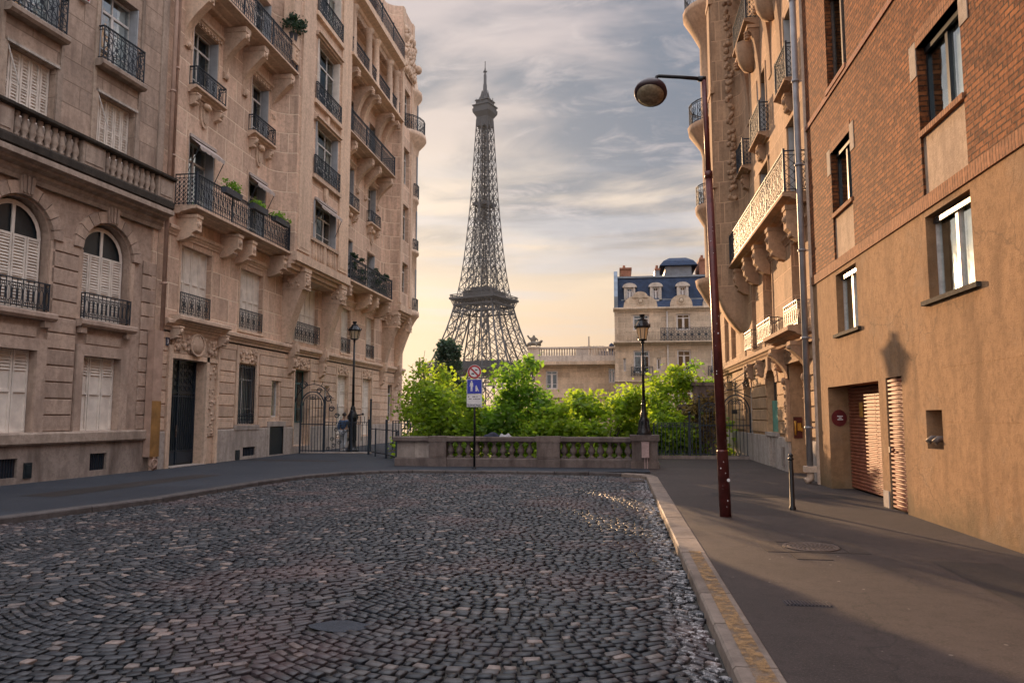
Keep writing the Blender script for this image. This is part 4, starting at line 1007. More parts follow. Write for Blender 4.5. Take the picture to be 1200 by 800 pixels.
# loggia on the upper floors of the second flat run
mb = MB(FL)
cornice(mb, 34.9, 43.9, 19.6, 20.0, 1.15, dent=True); cornice(mb, 34.9, 43.9, 22.75, 23.9, 1.2, dent=True)
for uu in (36.0, 38.3, 39.4, 42.0, 43.2): arch_console(mb, uu, .42, 19.6, 3.1, 1.0)
for uu in (35.5, 37.95, 39.2, 41.7, 43.1): mb.lathe(uu, .85, [(.26, 20.0), (.26, 20.12), (.2, 20.2), (.19, 21.4), (.165, 22.45), (.2, 22.5), (.25, 22.6), (.28, 22.75)], 14)
mb.build_split('loggia', 'trim', B2)
railing(FL, B2, 35.2, 43.6, .95, 20.0, 20.95, 'scroll', .16, False); railing(FL, B2, 35.0, 43.9, 1.1, 23.9, 25.0, 'scroll', .16, False, posts=(37.2, 39.4, 41.6))
# end turret, rounded, with ring balconies
mb = MB(FL); cu, cd, rt = 47.2, -.25, 1.35
mb.lathe(cu, cd, [(.05, 4.6), (.35, 5.0), (.5, 5.8), (.8, 6.8), (1.25, 7.7), (1.45, 8.0), (1.55, 8.1), (1.55, 8.4), (rt, 8.45), (rt, 12.1), (1.5, 12.2), (1.5, 12.4), (rt, 12.45), (rt, 15.6), (1.45, 15.7), (1.45, 15.9), (rt, 16), (rt, 18.8), (rt + .1, 19.4), (rt + .55, 19.9), (rt + .55, 20.2), (rt, 20.25), (rt, 22.6), (rt + .25, 22.9), (rt + .25, 23.2), (rt, 23.3), (rt - .15, 24.5), (rt - .7, 26), (.1, 27)], 20, smooth=True)
mb.build('turret', 'trim', B2)
def ring_rail(F, par, cu, cd, r, z0, z1, a0, a1, n=14):
    r_ = MB(F); p = [(cu + r * math.cos(a0 + (a1 - a0) * i / n), cd + r * math.sin(a0 + (a1 - a0) * i / n)) for i in range(n + 1)]
    for a, b_ in zip(p, p[1:]): seg_rail(r_, F.p(a[0], a[1], 0), F.p(b_[0], b_[1], 0), z0, z1, 'scroll', .16)
    return r_.build('railing', 'iron', par)
ring_rail(FL, B2, cu, cd, rt + .45, 20.2, 21.2, -1.2, 3.2); ring_rail(FL, B2, cu, cd, rt + .1, 12.45, 13.1, -.8, 2.0, 9); ring_rail(FL, B2, cu, cd, rt + .1, 16.0, 16.8, -.8, 2.0, 9)
ring_rail(FL, B2, cu, cd, rt + .12, 8.45, 9.2, -.8, 2.0, 9)
for z in (9.3, 13.2, 16.9, 20.4):
    m_ = MB(FL); n = 6
    for i in range(n):
        a = R(20) + R(75) * i / n; b_ = R(20) + R(75) * (i + 1) / n
        pa = (cu + (rt + .012) * math.cos(a), cd + (rt + .012) * math.sin(a)); pb = (cu + (rt + .012) * math.cos(b_), cd + (rt + .012) * math.sin(b_)); m_.q((*pa, z), (*pb, z), (*pb, z + 1.9), (*pa, z + 1.9))
    m_.build('turret_window', 'zinc', B2)
mb = MB(FL); mb.blob(FL.p(46.6, 1.25, 24.5), .27, .27, .3, 10, 7); carve(mb, 44, 46.6, 23.3, 26.5, D1 + .1, 22, .2, 9); mb.build('roof_ornament', 'trim', B2)
cons = MB(FL); cons.box(28.35, 28.95, .5, .95, 17.2, 19.4); block_console(cons, 28.65, .6, 17.2, 1.3, .9, .05); cons.build('pier_bracket', 'trim', B2)

# ================================================================== NEAR LEFT BUILDING (arches, balustrade)
a4 = R(4.0); F1 = Frame((-14.15, 21.6, 0), (math.sin(a4), math.cos(a4), 0), (math.cos(a4), -math.sin(a4), 0))
B1 = thing('apartment_building', F1.p(-7, 0, 0), 'weathered stone building at the left edge with arched shuttered windows under a stone balustrade', 'building')
us = -16.0; ue = -.32
cols = [(-2.38, 1.0), (-5.33, 1.0), (-8.28, 1.0), (-11.23, 1.0)]
mb = MB(F1); mb.box(us, ue - .05, -8, -.75, -1, 22); mb.build('interior', 'interior', B1)
gh1 = []; fh1 = []; up1 = []; vent = []
for c, _ in cols:
    gh1.append((c - .74, c + .68, 1.24, 3.28)); fh1.append((c - .90, c + .90, 4.25, 7.05, .9)); vent.append((c - .32, c + .30, .16, .62))
    up1 += [(c - .74, c + .74, 9.0, 10.68), (c - .78, c + .72, 11.62, 13.9), (c - .78, c + .72, 15.2, 17.5)]
mb = MB(F1); wallgrid(mb, us, ue, 1.22, 4.05, gh1, -.05, .42); wallgrid(mb, us, ue, 4.05, 7.55, fh1, -.05, .42)
piers = [(-.32 - .62, -.34)] + [(cols[i][0] - 1.98, cols[i][0] - 1.04) for i in range(4)]
for a, b_ in piers: rustic(mb, a + .02, b_, 1.24, 6.35, .425, [])
mb.q((ue, 0, -1), (ue, -8, -1), (ue, -8, 22), (ue, 0, 22)); mb.q((us, 0, -1), (us, -8, -1), (us, -8, 22), (us, 0, 22)); mb.q((us, -8.1, -1), (ue, -8.1, -1), (ue, -8.1, 22), (us, -8.1, 22)); mb.q((us, 0, 22), (ue, 0, 22), (ue, -8.1, 22), (us, -8.1, 22))
mb.build('lower_wall', 'stone_rust_old', B1)
mb = MB(F1); wallgrid(mb, us, ue, -.1, .95, vent, .02, .3); mb.build('plinth', 'plinth_old', B1)
for h in vent:
    v_ = MB(F1); v_.box(h[0], h[1], -.12, -.06, h[2], h[3]); vv = v_.build('cellar_vent', 'sign_dark', B1)
    v_ = MB(F1); [v_.box(h[0] + .04 + k * .08, h[0] + .055 + k * .08, -.06, -.03, h[2], h[3]) for k in range(7)]; v_.build('grille', 'iron', vv)
mb = MB(F1); mb.box(-4.85, -4.62, .02, .05, .12, .5); mb.box(-4.80, -4.67, .05, .07, .2, .44); mb.build('meter_box', 'door_black', B1)
mb = MB(F1); mb.prism_u([(-.05, .93), (.10, .93), (.13, .97), (.13, 1.19), (.10, 1.24), (-.05, 1.24)], us, ue + .02); mb.build('ledge', 'trim_old', B1)
mb = MB(F1)   # arch rings, keystones, surrounds, sills
for c, _ in cols:
    n = 11; r0, r1 = .98, 1.30; zs_ = 6.15
    for i in range(n):
        if i == n // 2: continue
        a = math.pi * i / n + .012; b_ = math.pi * (i + 1) / n - .012
        pts = []
        for an, rr in ((a, r0), ((a + b_) / 2, r0), (b_, r0), (b_, r1), ((a + b_) / 2, r1), (a, r1)): pts.append((c - rr * math.cos(an), zs_ + rr * .97 * math.sin(an)))
        if abs(i - n // 2) > 3: pts = [(p[0], max(p[1], 6.2)) for p in pts]
        mb.prism_d(pts, -.05, .045)
    mb.prism_d([(c - .17, 7.08), (c + .17, 7.08), (c + .25, 7.62), (c - .25, 7.62)], -.05, .12)
    for k in (-1, 0, 1): mb.prism_d([(c + k * .11 - .035, 7.12), (c + k * .11 + .035, 7.12), (c + k * .14 + .04, 7.60), (c + k * .14 - .04, 7.60)], .12, .155)
    for sx in (-1, 1): mb.box(c + sx * 1.0 - .07, c + sx * 1.0 + .07, -.05, .0, 4.25, 6.15)
    # sill with small brackets, lower window surround
    mb.prism_u([(-.05, 4.05), (.13, 4.05), (.19, 4.12), (.19, 4.22), (.15, 4.25), (-.05, 4.25)], c - 1.04, c + 1.10)
    for uu in (c - .86, c + .88): mb.box(uu - .1, uu + .1, -.05, .1, 3.88, 4.05)
    mb.box(c - .98, c - .74, -.05, .03, 1.24, 3.58); mb.box(c + .68, c + .98, -.05, .03, 1.24, 3.58); mb.box(c - .74, c + .68, -.05, .03, 3.28, 3.58)
    mb.box(c - .66, c + .64, -.05, .0, 3.62, 3.86)
mb.build_split('stone_surround', 'stone_rust_old', B1)
mb = MB(F1); cornice(mb, us, ue + .0, 7.60, 8.02, .52); mb.prism_u([(0, 7.42), (.08, 7.42), (.12, 7.52), (.2, 7.60), (0, 7.60)], us, ue); mb.build('cornice', 'trim_old', B1)
mb = MB(F1); mb.prism_u([(0, 8.02), (.46, 8.02), (.52, 8.06), (.52, 8.24), (.46, 8.30), (0, 8.30)], us, ue); mb.prism_u([(.22, 8.92), (.54, 8.92), (.58, 8.96), (.58, 9.03), (.52, 9.06), (.22, 9.06)], us, ue); mb.build('balcony_coping', 'sooty_stone', B1)
mb = MB(F1)
for a, b_ in ((-1.05, ue - .02), (-4.05, -3.25), (-7.0, -6.2), (-9.95, -9.15), (-12.9, -12.1)):
    mb.box(a, b_, .26, .48, 8.30, 8.92); mb.box(a + .08, b_ - .08, .48, .5, 8.38, 8.85)
bal_ = mb.build_split('balcony_pier', 'trim_old', B1)
prof = [(.055, 8.30), (.075, 8.32), (.075, 8.36), (.045, 8.39), (.095, 8.50), (.10, 8.56), (.05, 8.74), (.045, 8.80), (.07, 8.83), (.07, 8.92)]
proto = None
for a, b_ in ((-3.2, -1.1), (-6.15, -4.1), (-9.1, -7.05)):
    for k in range(9):
        uu = a + (k + .5) * (b_ - a) / 9
        if proto is None:
            m_ = MB(F1); m_.lathe(uu, .38, prof, 10); proto = m_.build('baluster', 'trim_old', B1); pu = uu
        else: o = proto.copy(); C.objects.link(o); o.parent = B1; o.location = F1.t * (uu - pu)
mb = MB(F1); wallgrid(mb, us, ue, 7.55, 22, up1, 0, .5)
mb.build('upper_wall', 'stone_old', B1)
mb = MB(F1)
for c, _ in cols:
    for z in (11.38, 14.95): mb.prism_u([(0, z), (.24, z), (.30, z + .07), (.30, z + .17), (.26, z + .21), (0, z + .21)], c - .95, c + .87)
    for a, b_ in ((c - .96, c - .86), (c + .84, c + .94)): mb.box(a, b_, 0, .045, 9.06, 22)
    mb.box(c - .80, c + .80, 0, .07, 10.70, 10.80); mb.box(c - .86, c - .76, 0, .05, 9.0, 10.7); mb.box(c + .76, c + .84, 0, .05, 9.0, 10.7)
mb.box(-.62, -.34, 0, .05, 9.06, 22)
mb.build_split('pilaster_strip', 'trim_old', B1)
for i, (c, _) in enumerate(cols):
    louvre(F1, B1, c - .74, c + .68, 1.24, 3.28, -.24, 3, solid_below=2.75)
    louvre(F1, B1, c - .85, c + .85, 4.25, 6.15, -.28, 4, arch=.84)
    m_ = MB(F1); n = 12; m_.add([F1.p(c, -.30, 6.15)] + [F1.p(c + .8 * math.cos(math.pi * k / n), -.30, 6.15 + .8 * math.sin(math.pi * k / n)) for k in range(n + 1)], [(0, k + 1, k + 2) for k in range(n)]); m_.build('fanlight', 'door_black', B1)
    railing(F1, B1, c - .88, c + .88, .08, 4.29, 4.98, 'loops', .16, True, -.04)
    louvre(F1, B1, c - .74, c + .74, 9.0, 10.68, -.22, 5)
    awning_bar = MB(F1); awning_bar.bar(F1.p(c - .74, .0, 10.7), F1.p(c - .66, .34, 9.6), .025); awning_bar.bar(F1.p(c - .8, .05, 10.72), F1.p(c + .8, .05, 10.72), .06); awning_bar.build('blind_arm', 'pale_stone', B1)
    for z in (11.62, 15.2):
        window(F1, B1, c - .78, c + .72, z, z + 2.28, -.34, 2, curtain=[(.05, .28), (.72, .95)]); folded(F1, B1, c - .78, c + .72, z, z + 2.28, -.28, .0)
        railing(F1, B1, c - .86, c + .78, .22, z + .0, z + .95, 'scroll', .17, True)
mb = MB(F1); mb.box(-4.02, -3.74, 0, .14, 12.95, 13.3); ab = mb.build('alarm_box', 'sign_white', B1)
mb = MB(F1); mb.box(-3.86, -3.78, .14, .16, 12.98, 13.25); mb.build('red_stripe', 'sign_red', ab)
# downpipes between the two buildings
mb = MB(FL); mb.box(21.05, 21.70, -.5, -.04, 0, 22); mb.build('return_wall', 'stone', B2)
pipe(FL, B2, 21.40, .16, 4.2, 26, .07, 'pipe_tan', 7); pipe(FL, B2, 21.66, .10, 8.5, 26, .06, 'pipe_tan', 6)
mb = MB(F1); mb.box(-.62, -.22, .03, .27, .42, 4.25); mb.build('pipe_casing', 'pipe_tan', B1)
mb = MB(F1); mb.box(-.625, -.215, .272, .278, .42, 2.1); mb.build('casing_plate', 'rust_box', B1)
mb = MB(F1); mb.tube([F1.p(-.42, .15, .42), F1.p(-.42, .15, .18), F1.p(-.42, .3, .06)], .07, 8); mb.ring(F1.p(-.42, .3, .25), F1.t, Vector((0, 0, 1)), .11, .04, 10); mb.build('pipe_shoe', 'pipe_tan', B1)
text_mesh('3', .2, FL.p(21.95, .022, 3.99), -Vector(FL.t) if False else Vector((0,1,0)), Vector((0,0,1)), 'sign_white', pq)

# ================================================================== RIGHT BRICK AND RENDER BUILDING
FK = Frame((4.8, 0, 0), (0, 1, 0), (-1, 0, 0))
B3 = thing('apartment_building', (4.8, 8, 0), 'brick building on the right with plain rendered ground floor and ribbed metal doors', 'building')
ks, ke, kt = -9.0, 19.36, 16.0
mb = MB(FK); mb.box(ks + .05, ke - .05, -9, -.95, -.3, kt - .2); mb.build('interior', 'interior', B3)
cA, cB = (15.82, 17.25), (10.80, 12.32); extra = [(5.8, 7.3), (.8, 2.3), (-4.2, -2.7)]
low = [(a, b_, 3.43, 4.74) for a, b_ in [cA, cB] + extra] + [(14.82, 18.25, -.04, 2.3), (12.1, 12.7, 1.14, 1.74), (13.66, 14.44, -.04, 2.33)]
mb = MB(FK); wallgrid(mb, ks, ke, -.04, 4.84, low, 0, .32)
mb.q((14.82, -.32, 0), (14.82, -.65, 0), (14.82, -.65, 2.3), (14.82, -.32, 2.3)); mb.q((18.25, -.32, 0), (18.25, -.65, 0), (18.25, -.65, 2.3), (18.25, -.32, 2.3)); mb.q((14.82, -.32, 2.3), (18.25, -.32, 2.3), (18.25, -.65, 2.3), (14.82, -.65, 2.3))
mb.q((12.1, -.3, 1.14), (12.7, -.3, 1.14), (12.7, -.3, 1.74), (12.1, -.3, 1.74))
for z in (2.36, 1.56, .86): mb.prism_u([(-.01, z), (.003, z + .004), (-.01, z + .009)], ks, 12.1 if z > 1 else 12.7)
mb.build('rendered_wall', 'render', B3)
mb = MB(FK); up = [(a, b_, 5.05, 7.5) for a, b_ in [cA, cB] + extra] + [(a, b_, 8.95, 11.2) for a, b_ in [cA, cB] + extra] + [(a, b_, 12.8, 14.8) for a, b_ in [cA, cB] + extra]
wallgrid(mb, ks, ke, 5.06, kt, up, 0, .34)
mb.q((ke, 0, 0), (ke, -9, 0), (ke, -9, kt), (ke, 0, kt)); mb.q((ks, 0, 0), (ks, -9, 0), (ks, -9, kt), (ks, 0, kt)); mb.q((ks, -9, 0), (ke, -9, 0), (ke, -9, kt), (ks, -9, kt)); mb.q((ks, 0, kt), (ke, 0, kt), (ke, -9, kt), (ks, -9, kt))
mb.build('brick_wall', 'brick', B3)
mb = MB(FK); mb.box(ks, ke, -.05, .03, 4.84, 5.06); mb.build('brick_band', 'soldier_brick', B3)
mb = MB(FK); mb.box(ks, ke, -.02, .035, 8.78, 8.90); mb.box(ks, ke, -.02, .05, 12.4, 12.6); mb.build('string_course', 'plaque_red' if False else 'burgundy', B3) if False else mb.build('string_course', 'chimney_brick', B3)
for i, (a, b_) in enumerate([cA, cB] + extra):
    mb = MB(FK); mb.box(a, b_, -.12, -.04, 5.07, 6.02); mb.build('spandrel_panel', 'render_panel', B3)
    mb = MB(FK); mb.box(a - .0, b_ + .0, -.30, .03, 6.02, 6.11); mb.build('brick_sill', 'soldier_brick', B3)
    mb = MB(FK); mb.box(a - .17, b_ + .17, -.28, .07, 3.36, 3.43); mb.build('stone_sill', 'sooty_stone', B3)
    mb = MB(FK); mb.box(a - .03, b_ + .03, -.3, .06, 8.86, 8.96); mb.build('stone_sill', 'chimney_brick', B3)
    mb = MB(FK); mb.box(a - .02, b_ + .02, -.3, .012, 7.5, 7.72); mb.build('brick_lintel', 'soldier_brick', B3)
    for s_, e_ in ((a - .26, a - .004), (b_ + .004, b_ + .26)):
        mb = MB(FK); mb.box(s_, e_, -.03, .014, 7.05, 7.62); mb.build('corner_block', 'concrete', B3)
    for z0, z1, fm in ((3.43, 4.74, 'white_frame'), (6.11, 7.5, 'door_black'), (8.96, 11.2, 'cover_iron'), (12.8, 14.8, 'cover_iron')):
        w_ = window(FK, B3, a, b_, z0, z1, -.20, 2, None, fm, curtain=[(.22, .49), (.52, .70)] if z0 < 12 else None)
        m_ = MB(FK); m_.box(a + .05, b_ - .05, -.145, -.10, z1 - .12, z1 - .04); m_.build('shutter_box', 'door_black', w_)
# garage door, ribbed
def ribbed(F, par, u0, u1, z0, z1, d, name, split=()):
    mb = MB(F); n = int((z1 - z0) / .075)
    cuts = [u0] + list(split) + [u1]
    for a, b_ in zip(cuts, cuts[1:]):
        for k in range(n):
            a0 = z0 + (z1 - z0) * k / n; h = (z1 - z0) / n
            mb.prism_u([(d, a0), (d + .004, a0 + h * .12), (d + .032, a0 + h * .3), (d + .032, a0 + h * .7), (d + .004, a0 + h * .88), (d, a0 + h)], a + .012, b_ - .012)
    return mb.build(name, 'garage_metal', par)
gd = ribbed(FK, B3, 14.83, 18.24, .03, 2.28, -.46, 'garage_door', (16.4,))
mb = MB(FK); mb.box(17.2, 17.42, -.43, -.42, 1.62, 1.94); mb.build('yellow_notice', 'yellow_plastic', gd)
ribbed(FK, B3, 13.68, 14.42, .02, 2.31, -.05, 'metal_side_door')
mb = MB(FK); mb.box(14.3, 14.36, .0, .03, 1.0, 1.1); mb.build('door_handle', 'cover_iron', B3)
mb = MB(FK); mb.box(14.5, 14.78, .0, .02, .0, .30); mb.build('kick_plate', 'plinth', B3)
pl_ = MB(FK); c = Vector((5.09, 18.235, 1.6)); pl_.F = Frame((0, 0, 0), (1, 0, 0), (0, -1, 0))
pl_.prism_d([(5.04 + .19 * math.cos(i * math.pi / 12), 1.6 + .19 * math.sin(i * math.pi / 12)) for i in range(24)], -18.249, -18.232 + 0.0)
pq = None
FD = Frame((0, 18.25, 0), (1, 0, 0), (0, -1, 0))
mb = MB(FD); mb.prism_d([(5.02 + .17 * math.cos(i * math.pi / 12), 1.6 + .19 * math.sin(i * math.pi / 12)) for i in range(24)], .002, .018); pq = mb.build('round_notice', 'plaque_red', B3)
mb = MB(FD)
for (a, b_, z) in ((4.975, 5.10, 1.64), (5.01, 5.07, 1.605), (4.98, 5.10, 1.565)): mb.box(a, b_, .018, .021, z - .012, z + .012)
mb.build('notice_lettering', 'sign_white', pq)
mb = MB(FK)
for uu in (12.28, 12.52): mb.tube([FK.p(uu, -.28, 1.28), FK.p(uu, .0, 1.30), FK.p(uu, .06, 1.24)], .05, 10)
mb.build_split('hydrant_outlet', 'cover_iron', B3)
pipe(FK, B3, 19.50, .16, .25, 15.8, .075, 'pipe_grey', 7); 
mb = MB(FK); mb.box(19.22, 19.34, 0, .04, 0, kt); mb.build('corner_strip', 'trim', B3)
mb = MB(FK); mb.tube([FK.p(19.5, .16, .30), FK.p(19.5, .16, .12), FK.p(19.5, .28, .05)], .09, 10); mb.box(19.36, 19.64, .02, .3, .28, .42); mb.build('pipe_shoe', 'trim', B3)

# ================================================================== RIGHT STONE BUILDING
B4 = thing('apartment_building', (4.95, 29, 0), 'sunlit stone building beyond the brick one with tiered iron balconies on curved brackets', 'building')
V0, V1, VT = 19.40, 38.4, 24.0
mb = MB(FR); mb.box(V0 + .1, V1 - .1, -9, -.75, -8, VT - .2); mb.build('interior', 'interior', B4)
rh = [(20.95, 23.05, -.05, 3.15), (24.75, 26.35, 1.12, 3.2, .5), (29.4, 30.9, .9, 3.2, .5), (34, 35.5, .9, 3.2)]
mb = MB(FR); wallgrid(mb, V0, V1, -8, 3.55, rh, -.045, .5)
rustic(mb, V0 + .35, V1, 1.08, 3.5, .40, [(20.5, 23.5, 0, 4), (24.65, 26.45, 0, 3.5), (29.3, 31.0, .8, 3.5), (33.9, 35.6, .8, 3.5)])
mb.q((V1, 0, -8), (V1, -9, -8), (V1, -9, VT), (V1, 0, VT)); mb.q((V0, 0, 0), (V0, -9, 0), (V0, -9, VT), (V0, 0, VT)); mb.q((V0, -9.1, -8), (V1, -9.1, -8), (V1, -9.1, VT), (V0, -9.1, VT))
mb.build('ground_floor_wall', 'stone_rust_warm', B4)
mb = MB(FR); 
for s0, s1 in subtract(V0, V1, [(20.9, 23.1), (24.85, 26.2)]): mb.box(s0, s1, -.04, .035, -8 if s0 > 28 else -.1, 1.0)
mb.box(24.6, 26.5, -.04, .06, 1.0, 1.12); mb.box(24.85, 25.1, -.04, .03, 0, 1.0); mb.box(25.45, 25.6, -.04, .03, 0, 1.0); mb.box(25.98, 26.2, -.04, .03, 0, 1.0)
mb.build_split('plinth', 'plinth', B4)
mb = MB(FR); mb.box(24.85, 26.2, -.09, -.06, 0, 1.0); mb.build('cellar_vent', 'sign_dark', B4)
mb = MB(FR); mb.box(23.65, 23.95, .035, .075, .15, .72); mb.build('meter_box', 'plinth_old', B4)
# sheltered doorway: deep porch
mb = MB(FR); mb.box(20.95, 23.05, -.47, -.44, 0, 3.15)
mb.build('porch_wall', 'stone_rust_warm', B4)
mb = MB(FR); mb.box(21.2, 22.7, -.44, -.40, .03, 2.5); d_ = mb.build('door', 'door_black', B4)
mb = MB(FR); [mb.box(21.3 + k * .7, 21.9 + k * .7, -.40, -.385, .2 + j * .8, .85 + j * .8) for k in range(2) for j in range(3)]; mb.build('door_panel', 'iron', d_)
FP = Frame((0, 23.05, 0), (1, 0, 0), (0, -1, 0))
t = None
mb = MB(FP); mb.box(5.06, 5.30, .002, .03, 1.0, 1.62); tel = mb.build('telephone_backboard', 'burgundy', B4)
mb = MB(FP); mb.tube([FP.p(5.10, .06, 1.50), FP.p(5.10, .08, 1.3), FP.p(5.10, .06, 1.10)], [.035, .022, .035], 8); mb.box(5.16, 5.26, .03, .09, 1.22, 1.44); mb.box(5.26, 5.30, .03, .08, 1.2, 1.3); mb.build('telephone', 'yellow_plastic', tel)
mb = MB(FR)
for uu in (20.78, 23.22): mb.box(uu - .17, uu + .17, -.04, .06, .9, 2.7); carve(mb, uu - .12, uu + .12, 1.1, 2.6, .07, 40, .05, int(uu)); 
for uu in (20.75, 23.25): console(mb, uu, .34, 3.62, 1.0, .42)
mb.box(20.9, 23.1, -.04, .08, 3.15, 3.35); carve(mb, 21.1, 22.9, 3.32, 3.56, .09, 30, .06, 12)
for a, b_ in ((24.75, 26.35), (29.4, 30.9)):
    c = (a + b_) / 2; n = 9; rx = (b_ - a) / 2
    for i in range(n):
        p = [(c - rr * math.cos(an) * rx, 2.70 + .5 * rr * math.sin(an)) for rr, an in ((1.0, math.pi * i / n + .02), (1.0, math.pi * (i + 1) / n - .02), (1.42, math.pi * (i + 1) / n - .02), (1.42, math.pi * i / n + .02))]; mb.prism_d(p, -.05, .035)
    mb.prism_d([(c - .12, 3.12), (c + .12, 3.12), (c + .18, 3.56), (c - .18, 3.56)], -.05, .12)
mb.build_split('stone_surround', 'trim_warm', B4)
w_ = window(FR, B4, 24.75, 26.35, 1.12, 3.2, -.3, 2, None, 'cover_iron'); mb = MB(FR); mb.box(24.78, 26.32, -.2, -.17, 1.13, 2.15); mb.build('green_sheet', 'green_sheet', w_)
window(FR, B4, 29.4, 30.9, .9, 3.2, -.3, 2)
mb = MB(FR); cornice(mb, V0, V1, 3.55, 3.88, .2); cornice(mb, 20.3, 23.7, 3.66, 4.02, .55); cornice(mb, V0, V1, 6.6, 6.85, .12)
for uu in (23.9, 27.0, 28.9): block_console(mb, uu, .26, 3.56, .6, .2)
mb.build_split('string_course', 'trim_warm', B4)
def balcony_w(*a, **k): return balcony(*a, mat='trim_warm', **k)
cols4 = [(20.6, 21.95), (24.75, 26.2), (27.9, 29.2)]
h4 = []
for a, b_ in cols4[:2] + [(27.75, 28.1)][:0]:
    h4 += [(a, b_, 4.05, 6.5), (a, b_, 7.65, 9.95), (a, b_, 10.85, 13.2), (a, b_, 15.3, 17.7), (a, b_, 18.9, 21)]
D4 = 1.0
b4h = []
h4 += [(27.75, 28.6, 4.05, 6.5)]
upper_block(FR, B4, V0, V1, 3.55, VT, h4 + [(a, a + 1.3, z_, z_ + 2.2) for a in (32.6, 34.6) for z_ in (4.1, 8.1, 11.4, 15.2)], [(30.1, 31.0, D4, 6.7, b4h)], 'stone_warm')
for a in (32.6, 34.6):
    for z_ in (4.1, 8.1, 11.4, 15.2): window(FR, B4, a, a + 1.3, z_, z_ + 2.2, -.36, 2)
mb = MB(FR)
NK = 18
for k in range(NK):
    D_ = D4 * math.cos(math.pi / 2 * k / NK) ** .8 - .02; D2_ = D4 * math.cos(math.pi / 2 * (k + 1) / NK) ** .8 - .02; za, zb = 6.7 - 1.9 * k / NK, 6.7 - 1.9 * (k + 1) / NK
    pa, pb = bayplan(30.1, 31.0, D_), bayplan(30.1, 31.0, max(D2_, -.02)); n = len(pa); mb.add([FR.p(u, d, za) for u, d in pa] + [FR.p(u, d, zb) for u, d in pb], [(i, i + 1, n + i + 1, n + i) for i in range(n - 1)], True)
arch_console(mb, 30.55, .85, 6.7, 2.9, D4)
mb.build_split('bay_corbel', 'trim_warm', B4)
mb = MB(FR)
for z, hh in ((7.0, .2), (10.7, .2), (14.6, .25), (18.4, .25)): mb.box(30.05, 31.05, D4 - .05, D4 + .10, z, z + hh)
for a, b_ in ((30.2, 30.9),): mb.box(a, b_, D4 - .05, D4 + .07, 7.2, VT)
mb.build_split('bay_trim', 'trim_warm', B4)
mb = MB(Frame((4.95 - .35, 29.66, 0), (1, 0, 0), (0, -1, 0)))   # garland of carved fruit down the bay flank
for k in range(26):
    z = 10.2 + k * .33; 
    for j in range(4): mb.blob(Vector((4.95 - .42 + rnd.uniform(-.13, .13), 29.62 + rnd.uniform(-.03, .03), z + rnd.uniform(-.1, .1))), .10, .09, .11, 5, 3)
mb.build('stone_garland', 'trim_warm', B4)
for h in b4h:
    FB4 = Frame((4.95 - D4, 0, 0), (0, 1, 0), (-1, 0, 0)); window(FB4, B4, h[0], h[1], h[2], h[3], -.3, 3); railing(FB4, B4, h[0], h[1], .25, h[2] - .1, h[2] + .8, 'scroll', .2)
for i, (a, b_) in enumerate(cols4[:2]):
    window(FR, B4, a, b_, 4.05, 6.5, -.36, 2); window(FR, B4, a, b_, 7.65, 9.95, -.36, 2); window(FR, B4, a, b_, 10.85, 13.2, -.36, 2); window(FR, B4, a, b_, 15.3, 17.7, -.36, 2); window(FR, B4, a, b_, 18.9, 21, -.36, 2)
    folded(FR, B4, a, b_, 10.85, 13.2, -.3, .0); folded(FR, B4, a, b_, 7.65, 9.95, -.3, -.02)
window(FR, B4, 27.75, 28.6, 4.05, 6.5, -.36, 1)
for a, b_ in ((20.5, 22.1), (24.1, 26.3), (27.5, 28.9)): railing(FR, B4, a, b_, .24, 4.04, 4.70, 'loops', .24)
mb = MB(FR)
for a, b_ in cols4[:2]:
    mb.box(a - .1, a, 0, .03, 3.95, 6.6); mb.box(b_, b_ + .1, 0, .03, 3.95, 6.6); mb.box(a - .1, a, 0, .03, 7.5, 10.05); mb.box(b_, b_ + .1, 0, .03, 7.5, 10.05); mb.box(a - .1, b_ + .1, 0, .05, 9.95, 10.1)
    mb.box(a - .1, a, 0, .03, 10.8, 13.3); mb.box(b_, b_ + .1, 0, .03, 10.8, 13.3)
mb.build_split('window_surround', 'trim_warm', B4)
balcony_w(FR, B4, 20.05, 29.9, .62, 7.5, 1.12, (20.5, 22.9, 25.2, 27.2, 29.3), 1.0, 'block', 'scroll', s=.25, th=.28)
for a, b_ in ((20.5, 22.0), (24.45, 26.2), (27.75, 29.2)):
    balcony_w(FR, B4, a, b_, .36, 10.82, 1.0, ((a + b_) / 2,), .55, 'block', 'scroll', s=.16, th=.20)
balcony_w(FR, B4, 22.3, 24.2, .50, 15.25, 1.05, (22.5, 24.0), 2.6, 'arch', 'scroll', s=.16)
balcony_w(FR, B4, 25.5, 28.2, .50, 15.25, 1.05, (25.7, 28.0), 2.6, 'arch', 'scroll', s=.16)
balcony_w(FR, B4, 31.9, 34.6, .8, 15.0, 1.05, (32.2, 34.2), 2.2, 'arch', 'scroll', s=.16, d0=.0)
balcony_w(FR, B4, 20.0, 29.2, .95, 18.6, 1.1, (20.6, 23.4, 25.8, 28.2), 1.9, 'scroll', 'scroll', s=.16)
mb = MB(FR); 
for uu in (26.85, 23.25): mb.lathe(uu, .1, [(.05, 13.9), (.25, 14.0), (.42, 14.3), (.5, 14.7), (.5, 14.95)], 12)
mb.build_split('shell_corbel', 'trim_warm', B4)
mb = MB(FR); cu4, cd4, r4 = 37.7, -.30, .90
